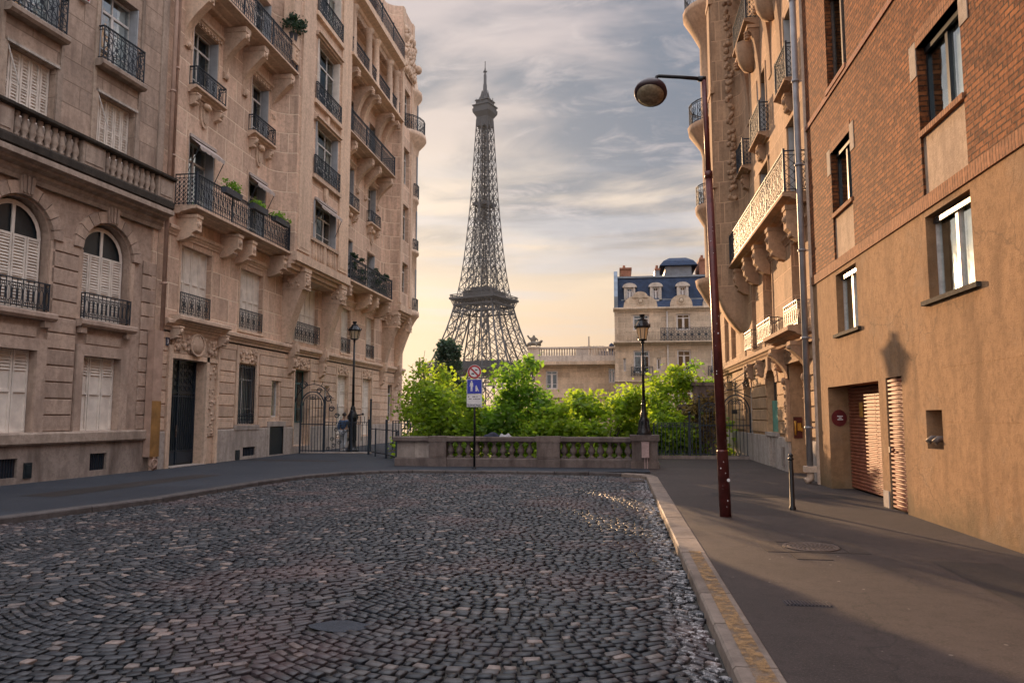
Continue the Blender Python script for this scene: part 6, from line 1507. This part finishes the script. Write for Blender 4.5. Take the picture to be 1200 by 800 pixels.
mb.v = [v for v in mb.v]; mb.build('sticker_mark', 'sign_white', sk)
sk.parent = SL
mb = MB(Fs); q_ = random.Random(8)
for k in range(26):
    z = q_.choice((q_.uniform(.1, 1.9), q_.uniform(1.5, 5))); xx = q_.uniform(-.05, .05) - .022 * z; s_ = q_.uniform(.003, .012); dd = -.012 if z < 1.05 else -.033
    mb.prism_d([(xx + s_ * math.cos(a_) * q_.uniform(.6, 1.2), z + s_ * 1.4 * math.sin(a_) * q_.uniform(.6, 1.2)) for a_ in [j * 1.05 for j in range(6)]], dd - .01, dd + .006)
mb.build('paint_chips', 'sign_white', SL)
# bollard
t = thing('bollard', (3.02, 14.05, 0), 'slim black iron bollard standing alone on the right pavement', 'bollard')
mb = MB(); mb.lathe(3.02, 14.05, [(.06, 0), (.06, .04), (.042, .07), (.038, .84), (.034, .86)], 12); mb.build('post', 'lamp_black', t)
mb = MB(); mb.lathe(3.02, 14.05, [(.034, .86), (.05, .875), (.05, .90), (.03, .915), (.042, .94), (.04, .965), (.02, .985), (0, .99)], 12); mb.build('cap', 'lamp_black', t)

# ------------------------------------------------------------------ sign post
sx, sy = -4.50, 23.40
t = thing('sign_post', (sx, sy, 0), 'slim pole with a round no entry for pedestrians type sign over a blue and white panel', 'sign')
t['label'] = 'slim dark sign pole with a round red sign over a blue and white panel'
mb = MB(); mb.tube([(sx, sy, 0), (sx, sy, 3.22)], .033, 10); mb.lathe(sx, sy, [(.07, 0), (.07, .02), (.035, .05)], 10); mb.build('pole', 'lamp_black', t)
FS = Frame((sx, sy - .04, 0), (1, 0, 0), (0, -1, 0))
def disc(mb, c, z, r, d0, d1, n=28, rz=None): mb.prism_d([(c + r * math.cos(2 * math.pi * k / n), z + (rz or r) * math.sin(2 * math.pi * k / n)) for k in range(n)], d0, d1)
mb = MB(FS); disc(mb, 0, 3.03, .225, 0, .012); rs = mb.build('round_sign', 'sign_white', t)
mb = MB(FS); n = 28
for k in range(n):
    a, b_ = 2 * math.pi * k / n, 2 * math.pi * (k + 1) / n
    mb.q((.215 * math.cos(a), .0135, 3.03 + .215 * math.sin(a)), (.215 * math.cos(b_), .0135, 3.03 + .215 * math.sin(b_)), (.160 * math.cos(b_), .0135, 3.03 + .160 * math.sin(b_)), (.160 * math.cos(a), .0135, 3.03 + .160 * math.sin(a)))
c_ = .7071; q4 = [(-.165, .165 + .045), (-.165 - .0, .12), (.165, -.21 + .0), (.165, -.12)]
mb.prism_d([(-.145, 3.03 + .105), (-.105, 3.03 + .145), (.145, 3.03 - .105), (.105, 3.03 - .145)], .0125, .016); mb.build('red_ring', 'sign_red', rs)
mb = MB(FS); mb.prism_d([(-.10, 2.96), (-.02, 2.95), (.0, 2.985), (-.06, 3.0), (-.10, 2.99)], .0125, .0145); mb.prism_d([(.02, 3.08), (.09, 3.07), (.10, 3.10), (.05, 3.115), (.02, 3.11)], .0125, .0145); mb.build('sign_symbol', 'sign_dark', rs)
mb = MB(FS); mb.box(-.245, .245, 0, .012, 2.335, 2.80); ps = mb.build('blue_sign', 'sign_white', t)
mb = MB(FS); mb.box(-.232, .232, .012, .014, 2.345, 2.788); mb.build('blue_field', 'sign_blue', ps)
mb = MB(FS)   # adult and child figures
disc(mb, -.09, 2.725, .028, .014, .0165, 12); mb.prism_d([(-.135, 2.69), (-.045, 2.69), (-.04, 2.56), (-.055, 2.56), (-.06, 2.63), (-.065, 2.42), (-.085, 2.42), (-.09, 2.53), (-.10, 2.42), (-.12, 2.42), (-.12, 2.63), (-.135, 2.57), (-.15, 2.57)], .014, .0165)
disc(mb, .06, 2.585, .022, .014, .0165, 12); mb.prism_d([(.03, 2.56), (.09, 2.56), (.13, 2.46), (.15, 2.43), (.14, 2.41), (.11, 2.43), (.09, 2.47), (.085, 2.42), (.035, 2.42), (.04, 2.48)], .014, .0165); disc(mb, .135, 2.44, .018, .014, .0165, 10)
mb.build('sign_figures', 'sign_white', ps)
mb = MB(FS); mb.box(-.245, .245, 0, .012, 1.93, 2.325); wp = mb.build('white_panel', 'sign_white', t)
mb = MB(FS)
for a, b_, z, h in ((-.20, -.165, 2.25, .03), (-.06, -.02, 2.25, .028), (-.01, .03, 2.25, .028), (.07, .10, 2.25, .03), (-.18, -.15, 2.18, .028), (-.13, -.10, 2.18, .028), (-.03, .0, 2.178, .028), (.02, .05, 2.18, .03), (.07, .10, 2.18, .03), (.12, .19, 2.18, .02)): mb.box(a, b_, .012, .0145, z - h / 2, z + h / 2)
mb.build('faded_lettering', 'sign_dark', wp)
mb = MB(FS); q_ = random.Random(2)
for k in range(9): a = -.21 + .05 * k; mb.ring(FS.p(a, .014, 1.985 + q_.uniform(-.01, .01)), FS.t, Vector((0, 0, 1)), q_.uniform(.015, .03), .010, 8, rz=q_.uniform(.02, .035))
mb.build('scrawl', 'plaque_navy', wp)

# ------------------------------------------------------------------ gates and fences
def arch_gate(mb, A, B, z1, zs_, n, z0=.06):
    A = Vector(A); B = Vector(B); ln = (B - A).length; ux = (B - A).normalized(); c = (A + B) / 2; r = ln / 2; uz = Vector((0, 0, 1))
    mb.bar(A + uz * 0, A + uz * zs_, .06); mb.bar(B + uz * 0, B + uz * zs_, .06)
    mb.ring(c + uz * zs_, ux, uz, r, .045, 16, rz=z1 - zs_, a0=0, a1=math.pi); mb.ring(c + uz * zs_, ux, uz, r * .82, .025, 14, rz=(z1 - zs_) * .8, a0=0, a1=math.pi)
    for k in range(1, n):
        x = -r + 2 * r * k / n; top = zs_ + (z1 - zs_) * .8 * math.sqrt(max(0, 1 - (x / (r * .82)) ** 2)) if abs(x) < r * .82 else zs_
        mb.bar(c + ux * x + uz * z0, c + ux * x + uz * top, .022)
    for z in (z0 + .06, 1.28): mb.bar(A + uz * z, B + uz * z, .04)
    for k in range(5): mb.ring(c + ux * (-.3 * r + .15 * r * k * 1) + uz * (z1 - .28), ux, uz, .07, .018, 8)
def scrollbits(mb, c, ux, r, w_=.03, turns=1.4):
    uz = Vector((0, 0, 1)); p = [Vector(c) + ux * (r * (1 - .62 * k / 16) * math.cos(turns * 2 * math.pi * k / 16)) + uz * (r * (1 - .62 * k / 16) * math.sin(turns * 2 * math.pi * k / 16)) for k in range(17)]
    for a, b_ in zip(p, p[1:]): mb.bar(a, b_, w_)
# right gate
GR = thing('iron_gate', (4.4, 30, 0), 'tall arched iron gate with scrolled overthrow between the right stone building and the hedge', 'gate')
mb = MB(); arch_gate(mb, (3.95, 30, 0), (5.0, 30, 0), 2.45, 1.75, 8); mb.build('gate_leaf', 'iron', GR)
mb = MB(); X = Vector((1, 0, 0)); Z = Vector((0, 0, 1))
for (a, b_) in (((3.9, 2.55), (4.5, 2.72)), ((4.5, 2.72), (5.0, 3.1)), ((3.9, 2.7), (4.45, 2.62)), ((4.45, 2.62), (5.05, 2.35)), ((3.7, 2.9), (4.3, 2.95)), ((4.3, 2.95), (4.9, 3.35))): mb.bar((a[0], 30, a[1]), (b_[0], 30, b_[1]), .03)
for cx_, cz, r_ in ((4.95, 3.2, .16), (4.0, 2.75, .12), (4.45, 2.85, .1), (4.85, 2.85, .12), (3.85, 2.4, .1)): scrollbits(mb, (cx_, 30, cz), X, r_)
mb.bar((4.47, 30, 2.45), (4.47, 30, 3.05), .03); mb.build('overthrow', 'iron', GR)
mb = MB(); mb.box(4.32, 4.52, 29.95, 30.03, 1.72, 1.88); mb.build('lock_plate', 'lamp_black', GR)
FRt = thing('iron_fence', (2.6, 30, 0), 'low iron railing with scrolls in front of the hedge beside the right gate', 'fence')
mb = MB(); seg_rail(mb, (1.35, 30, 0), (3.1, 30, 0), .12, 1.38, 'bars', .14, .028)
for k in range(12): mb.ring((1.42 + .145 * k, 30, 1.27), X, Z, .06, .016, 8); mb.ring((1.42 + .145 * k, 30, .25), X, Z, .06, .016, 8)
mb.build('low_panel', 'iron', FRt)
mb = MB(); arch_gate(mb, (3.12, 30, 0), (3.85, 30, 0), 2.15, 1.75, 6, .12); mb.build('arched_panel', 'iron', FRt)
mb = MB()
for x in (2.72, 3.1, 3.9): mb.bar((x, 30, 0), (x, 30, 2.3 if x > 3 else 1.7), .07); mb.blob((x, 30, 2.38 if x > 3 else 1.76), .06)
mb.build_split('post', 'iron', FRt)
mb = MB(); mb.box(1.3, 5.0, 29.86, 30.14, 0, .12); mb.build('kerb_stone', 'plinth_old', FRt)
for x, y, w_, h, lb in ((3.55, 32.6, .42, 2.9, 'tall weathered stone pier overgrown with dry ivy behind the iron railing'), (2.85, 32.9, .36, 2.0, 'short weathered stone pier half hidden in the hedge behind the railing')):
    mb = MB(); mb.box(x - w_, x + w_, y - .35, y + .35, -1, h); mb.box(x - w_ - .06, x + w_ + .06, y - .41, y + .41, h, h + .14); tag(mb.build('stone_pier', 'balustrade_stone', loc=(x, y, -1)), lb, 'stone pier')
# left gate and fences
GL = thing('iron_gate', (-13.6, 32, 0), 'arched iron gate with a curled top against the wall of the left building', 'gate')
mb = MB(); arch_gate(mb, (-14.0, 31.9, 0), (-12.95, 32.0, 0), 2.72, 2.1, 8)
mb.build('gate_leaf', 'iron', GL)
mb = MB()
for cx_, cz, r_ in ((-13.95, 3.0, .2), (-13.2, 2.75, .14), (-12.75, 2.4, .16), (-12.6, 1.95, .13), (-12.35, 1.65, .12)): scrollbits(mb, (cx_, 32, cz), X, r_, .035)
for k in range(14):
    a = math.pi * (.95 - .85 * k / 13); b_ = math.pi * (.95 - .85 * (k + 1) / 13)
    mb.bar((-13.47 + .85 * math.cos(a), 32, 2.1 + .95 * math.sin(a)), (-13.47 + .85 * math.cos(b_), 32, 2.1 + .95 * math.sin(b_)), .03)
    if k % 2: mb.bar((-13.47 + .85 * math.cos(a), 32, 2.1 + .95 * math.sin(a)), (-13.47 + 1.02 * math.cos(a), 32, 2.1 + 1.15 * math.sin(a)), .02)
mb.build('overthrow', 'iron', GL)
FLf = thing('iron_fence', (-11.8, 32.1, 0), 'spiked iron fence with scrollwork beside the left building gate', 'fence')
mb = MB(); seg_rail(mb, (-12.9, 32.0, 0), (-10.95, 32.4, 0), .08, 1.36, 'bars', .17, .022)
for k in range(12):
    x = -12.9 + k * .17; mb.bar((x, 32.0 + .4 * k / 11.5, 1.3), (x, 32.0 + .4 * k / 11.5, 1.62 + (.55 if k in (1, 3) else .25 if k == 5 else 0)), .02)
for k in range(9): scrollbits(mb, (-12.75 + .1 * (k % 3) * 2 + .06 * k, 32.05, .2 + .14 * k), X, .10, .022)
mb.build('panel', 'iron', FLf)
mb = MB()
for x, h in ((-12.92, 2.4), (-11.75, 1.8), (-10.93, 2.3)): mb.bar((x, 32.0 + .2 * (x + 12.9), 0), (x, 32.0 + .2 * (x + 12.9), h), .07); mb.blob((x, 32.0 + .2 * (x + 12.9), h + .05), .06)
mb.build_split('post', 'iron', FLf)
mb = MB(); mb.box(-14.0, -10.8, 31.9, 32.25, 0, .06); mb.build('kerb_stone', 'plinth', FLf)
FL2 = thing('iron_fence', (-9, 29, 0), 'low open iron rail with slim posts between the left fence and the balustrade', 'fence')
mb = MB(); pp = [(-10.6, 31.2), (-9.9, 30.0), (-9.0, 28.6), (-8.0, 26.6), (-7.45, 25.0)]
for a, b_ in zip(pp, pp[1:]): mb.bar((*a, .16), (*b_, .16), .04); mb.bar((*a, 1.1), (*b_, 1.1), .03)
mb.build('rails', 'iron', FL2)
mb = MB()
for i, a in enumerate(pp): mb.bar((*a, 0), (*a, 1.5 if i in (0, 2) else 1.15), .08 if i in (0, 2) else .05)
mb.build_split('post', 'iron', FL2)
FX = thing('iron_fence', (-8.6, 33.9, 0), 'distant dark iron railing just behind the left end of the balustrade', 'fence')
mb = MB(); seg_rail(mb, (-10.4, 34.0, 0), (-7.9, 34.0, 0), .1, 1.42, 'bars', .14, .03); mb.build('panel', 'iron', FX)
mb = MB(); mb.box(-8.9, -7.95, 34.02, 34.3, 0, 1.45); mb.box(-9.0, -7.9, 34.0, 34.34, 1.45, 1.55); mb.build('stone_pier', 'plinth_old', FX)

# ------------------------------------------------------------------ pedestrian
PX, PY = -12.75, 33.9
PR = Vector((PX, PY, 0))
pe = thing('person', PR, 'person in a blue top and pale trousers walking behind the iron fence', 'person')
def P3(a): return PR + Vector(a)
bp = [(0, 0, .95), (0, 0, 1.15), (0, .0, 1.38), (0, .01, 1.48), (0, .02, 1.56), (.02, .04, 1.67), (-.17, 0, 1.40), (-.24, -.06, 1.16), (-.22, .06, .92), (-.22, .08, .84), (.17, 0, 1.40), (.25, .08, 1.16), (.24, .18, .95), (.24, .2, .87),
      (-.10, 0, .90), (-.12, .14, .50), (-.12, .06, .08), (-.12, .20, .04), (.10, 0, .90), (.11, -.08, .50), (.11, -.26, .14), (.11, -.16, .05)]
be = [(0, 1), (1, 2), (2, 3), (3, 4), (4, 5), (2, 6), (6, 7), (7, 8), (8, 9), (2, 10), (10, 11), (11, 12), (12, 13), (0, 14), (14, 15), (15, 16), (16, 17), (0, 18), (18, 19), (19, 20), (20, 21)]
br_ = [.13, .13, .14, .055, .07, .095, .06, .045, .035, .04, .06, .045, .035, .04, .09, .065, .042, .035, .09, .065, .042, .035]
skin_mesh('body', [P3(p) for p in bp], be, br_, 'skin', pe)
ji = [0, 1, 2, 6, 7, 8, 10, 11, 12]; im = {v: k for k, v in enumerate(ji)}
skin_mesh('jacket', [P3(bp[i]) for i in ji], [(im[a], im[b_]) for a, b_ in be if a in im and b_ in im], [br_[i] + .022 for i in ji], 'jacket_blue', pe)
ti = [0, 14, 15, 16, 18, 19, 20]; im = {v: k for k, v in enumerate(ti)}
skin_mesh('trousers', [P3(bp[i]) for i in ti], [(im[a], im[b_]) for a, b_ in be if a in im and b_ in im], [br_[i] + .02 for i in ti], 'trousers_pale', pe)
mb = MB(); mb.blob(P3((.02, .03, 1.71)), .105, .115, .09, 10, 7); mb.build('hair', 'hair', pe)
for a in ((-.12, .13, .05), (.11, -.2, .08)): mb = MB(); mb.blob(P3(a), .055, .13, .05, 8, 5); mb.build('shoe', 'shoe_white', pe)

# ------------------------------------------------------------------ plants
def leaves(mb_v, mb_f, c, n, sp, size, q_, flat=0):
    for _ in range(n):
        p = c + Vector((q_.gauss(0, sp), q_.gauss(0, sp), q_.gauss(0, sp * .8))); s_ = size * q_.uniform(.6, 1.35)
        a = Vector((q_.gauss(0, 1), q_.gauss(0, 1), q_.gauss(0, .6))).normalized(); b_ = a.cross(Vector((q_.gauss(0, 1), q_.gauss(0, 1), q_.gauss(0, 1)))).normalized(); n_ = a.cross(b_) * s_ * .18
        k = len(mb_v); mb_v += [p - a * s_, p - b_ * s_ * .72 + n_, p + a * s_, p + b_ * s_ * .72 + n_]; mb_f += [(k, k + 1, k + 2), (k, k + 2, k + 3)]
def leafobj(name, V, Fc, mat, parent):
    off = abs_loc(parent); me = bpy.data.meshes.new(name); me.from_pydata([tuple(v - off) for v in V], [], Fc); me.materials.append(M[mat]); me.update(); o = bpy.data.objects.new(name, me); C.objects.link(o); o.parent = parent; return o
def tree(name, x, y, zb, zc, zt, rx, ry, nl, size, mat, label, seed, group=None, clumps=60, sp=.25, cat='tree', trunkr=.14, open_=0.0):
    q_ = random.Random(seed); t = thing(name, (x, y, zb), label, cat, group); cc = Vector((x, y, (zc + zt) / 2)); rz = (zt - zc) / 2
    cl = []
    for k in range(clumps):
        while True:
            d = Vector((q_.uniform(-1, 1), q_.uniform(-1, 1), q_.uniform(-1, 1)))
            if .35 < d.length < 1: break
        d = d * (q_.uniform(.8, 1.08)); cl.append(cc + Vector((d.x * rx, d.y * ry, d.z * rz)))
    mb = MB(); top = Vector((x + q_.uniform(-.2, .2), y, zc + rz * .9)); mb.tube([(x, y, zb), (x + .06, y, (zb + zc) / 2), (x, y, zc), top], trunkr, 7, r1=trunkr * .45)
    for k, c in enumerate(cl):
        if k % 2 and not open_: continue
        s0 = Vector((x, y, zc - .2 + q_.uniform(0, rz * 1.1))); mid = (s0 + c) / 2 + Vector((q_.uniform(-.2, .2), q_.uniform(-.2, .2), q_.uniform(.0, .35))); mb.tube([s0, mid, c], trunkr * .3, 4, r1=trunkr * .08)
        if open_:
            for j in range(3): e = c + Vector((q_.uniform(-.5, .5), q_.uniform(-.3, .3), q_.uniform(.1, .7))); mb.tube([c, e], trunkr * .08, 3); 
    mb.build('trunk', 'bark', t)
    V, Fc = [], []
    for c in cl: leaves(V, Fc, c, max(4, int(nl / clumps * q_.uniform(.5, 1.5))), sp * q_.uniform(.7, 1.3), size, q_)
    leafobj('crown', V, Fc, mat, t); return t
G = 'bright green trees behind the balustrade'
tree('leafy_tree', -6.7, 29.6, -8, -2.2, 3.25, 1.95, 1.4, 11000, .10, 'leaf_bright', 'bright green bushy tree just left of the sign pole behind the balustrade', 1, G, 85)
tree('leafy_tree', -3.9, 30.0, -8, -2.5, 3.6, 1.95, 1.5, 13000, .10, 'leaf_deep', 'tallest rounded green tree just right of the sign pole behind the balustrade', 2, G, 90)
tree('leafy_tree', -.7, 30.8, -8, -2.2, 3.75, 1.9, 1.4, 11500, .10, 'leaf_bright', 'green tree between the central balustrade pier and the lamp pier', 3, G, 85)
tree('leafy_tree', 2.5, 33.4, -8, -2.4, 3.9, 2.3, 1.3, 13500, .10, 'leaf_bright', 'wide green tree behind the lantern lamp on the balustrade end pier', 4, G, 95)
tree('leafy_tree', 5.0, 38.5, -8, -2, 4.5, 2.3, 1.6, 9000, .09, 'leaf_deep', 'deep green tree behind the dark red street light and the right gate', 5, G, 70)
tree('airy_tree', -9.3, 36.5, -8, .2, 4.75, 1.55, 1.2, 3400, .095, 'leaf_bright', 'thin airy young tree with open branches beside the left building corner', 6, None, 46, .26, open_=1)
tree('hedge_shrub', -8.7, 33.0 + 2.6, -8, -3, 1.7, 1.7, 1.2, 9000, .10, 'leaf_bright', 'low rounded shrub under the airy tree by the left building corner', 7, None, 55, .24, 'shrub')
tree('hedge_shrub', -2.5, 28.8, -8, -3, 2.25, 1.7, 1.0, 9000, .11, 'leaf_bright', 'low green shrub filling the gap behind the central balustrade pier', 8, None, 55, .24, 'shrub')
tree('hedge_shrub', 1.9, 32.0, -8, -1, 1.9, 1.8, .6, 10000, .09, 'leaf_bright', 'clipped green hedge shrub directly behind the low iron railing', 9, None, 60, .22, 'shrub')
tree('ivy', 3.4, 32.3, -.4, 0.0, 3.0, .7, .35, 2200, .07, 'leaf_brown', 'dry brownish ivy climbing the stone piers behind the railing', 10, None, 34, .18, 'climbing plant', .05)
# dark evergreen further away in front of the tower
t = thing('evergreen_tree', (-18.3, 80, -10), 'dark blue green evergreen rising in front of the iron tower base', 'tree')
mb = MB(); mb.tube([(-18.3, 80, -10), (-18.2, 80, 9.4)], .3, 7, r1=.05)
q_ = random.Random(12); V, Fc = [], []
for k in range(170):
    z = -4 + 13.6 * (k / 170) ** .8; rr = (2.55 * (1 - ((z + 4) / 14.6)) ** .55 + .15) * q_.uniform(.45, 1.1); a = q_.uniform(0, 6.28); c = Vector((-18.3 + rr * math.cos(a), 80 + rr * math.sin(a), z)); leaves(V, Fc, c, 60, .30, .17, q_); mb.tube([(-18.3, 80, z - .3), c], .04, 3)
mb.build('trunk', 'bark', t); leafobj('crown', V, Fc, 'leaf_dark', t)
# flower boxes and pots on the balconies
def flowerbox(u0, u1, d, z, label, F=FL, mat='leaf_deep', hh=.22, grp='flower boxes hung on the left building balconies', n=260, name='flower_box'):
    c = F.p((u0 + u1) / 2, d, z); t = thing(name, c, label, 'flower box' if name == 'flower_box' else 'plant', grp)
    mb = MB(F); mb.prism_u([(d - .09, z), (d + .09, z), (d + .12, z + .2), (d - .12, z + .2)], u0, u1); mb.build('box', 'pot', t)
    q_ = random.Random(int(u0 * 100)); V, Fc = [], []
    for k in range(int((u1 - u0) * 9)): leaves(V, Fc, F.p(q_.uniform(u0, u1), d + q_.uniform(-.08, .1), z + .22 + q_.uniform(0, hh)), n // 12, .07, .05, q_)
    leafobj('foliage', V, Fc, mat, t)
flowerbox(23.5, 24.6, .84, 9.28, 'leafy flower box nearest the left end of the first long balcony')
flowerbox(25.5, 26.6, .84, 9.28, 'flower box in the middle of the first long balcony rail', hh=.12)
flowerbox(27.3, 28.5, .84, 9.28, 'flower box nearest the curved bay on the first long balcony', hh=.16)
flowerbox(36.0, 37.9, .78, 8.5, 'left of two clipped box hedges in planters on the second long balcony', hh=1.2, mat='leaf_dark', grp='clipped hedges on the second long balcony', n=1500, name='planter_hedge')
flowerbox(39.4, 42.0, .78, 8.5, 'right of two clipped box hedges in planters on the second long balcony', hh=1.1, mat='leaf_dark', grp='clipped hedges on the second long balcony', n=1500, name='planter_hedge')
c = FL.p(28.5, .85, 17.25); t = thing('potted_shrub', c, 'dark round potted shrub on the upper balcony bracket beside the curved bay', 'potted plant')
mb = MB(); mb.lathe(c.x, c.y, [(.15, c.z), (.2, c.z + .3), (.22, c.z + .32)], 10); mb.build('pot', 'pot', t)
V, Fc = [], []; q_ = random.Random(4)
for k in range(40): leaves(V, Fc, c + Vector((q_.uniform(-.35, .35), q_.uniform(-.45, .45), q_.uniform(.35, 1.0))), 26, .09, .06, q_)
leafobj('foliage', V, Fc, 'leaf_dark', t)

# ------------------------------------------------------------------ thin evening air
mh = bpy.data.materials.new('haze'); mh.use_nodes = True; nt = mh.node_tree; nt.nodes.clear(); out = N('ShaderNodeOutputMaterial'); pv = N('ShaderNodeVolumePrincipled'); pv.inputs['Color'].default_value = (.9, .86, .82, 1); pv.inputs['Density'].default_value = .00005; pv.inputs['Anisotropy'].default_value = .0
L(pv.outputs[0], out.inputs['Volume']); M['haze'] = mh
mb = MB(); mb.box(-3050, 3050, -450, 6050, -22, 330); hz = mb.build('haze', 'haze'); hz['kind'] = 'stuff'
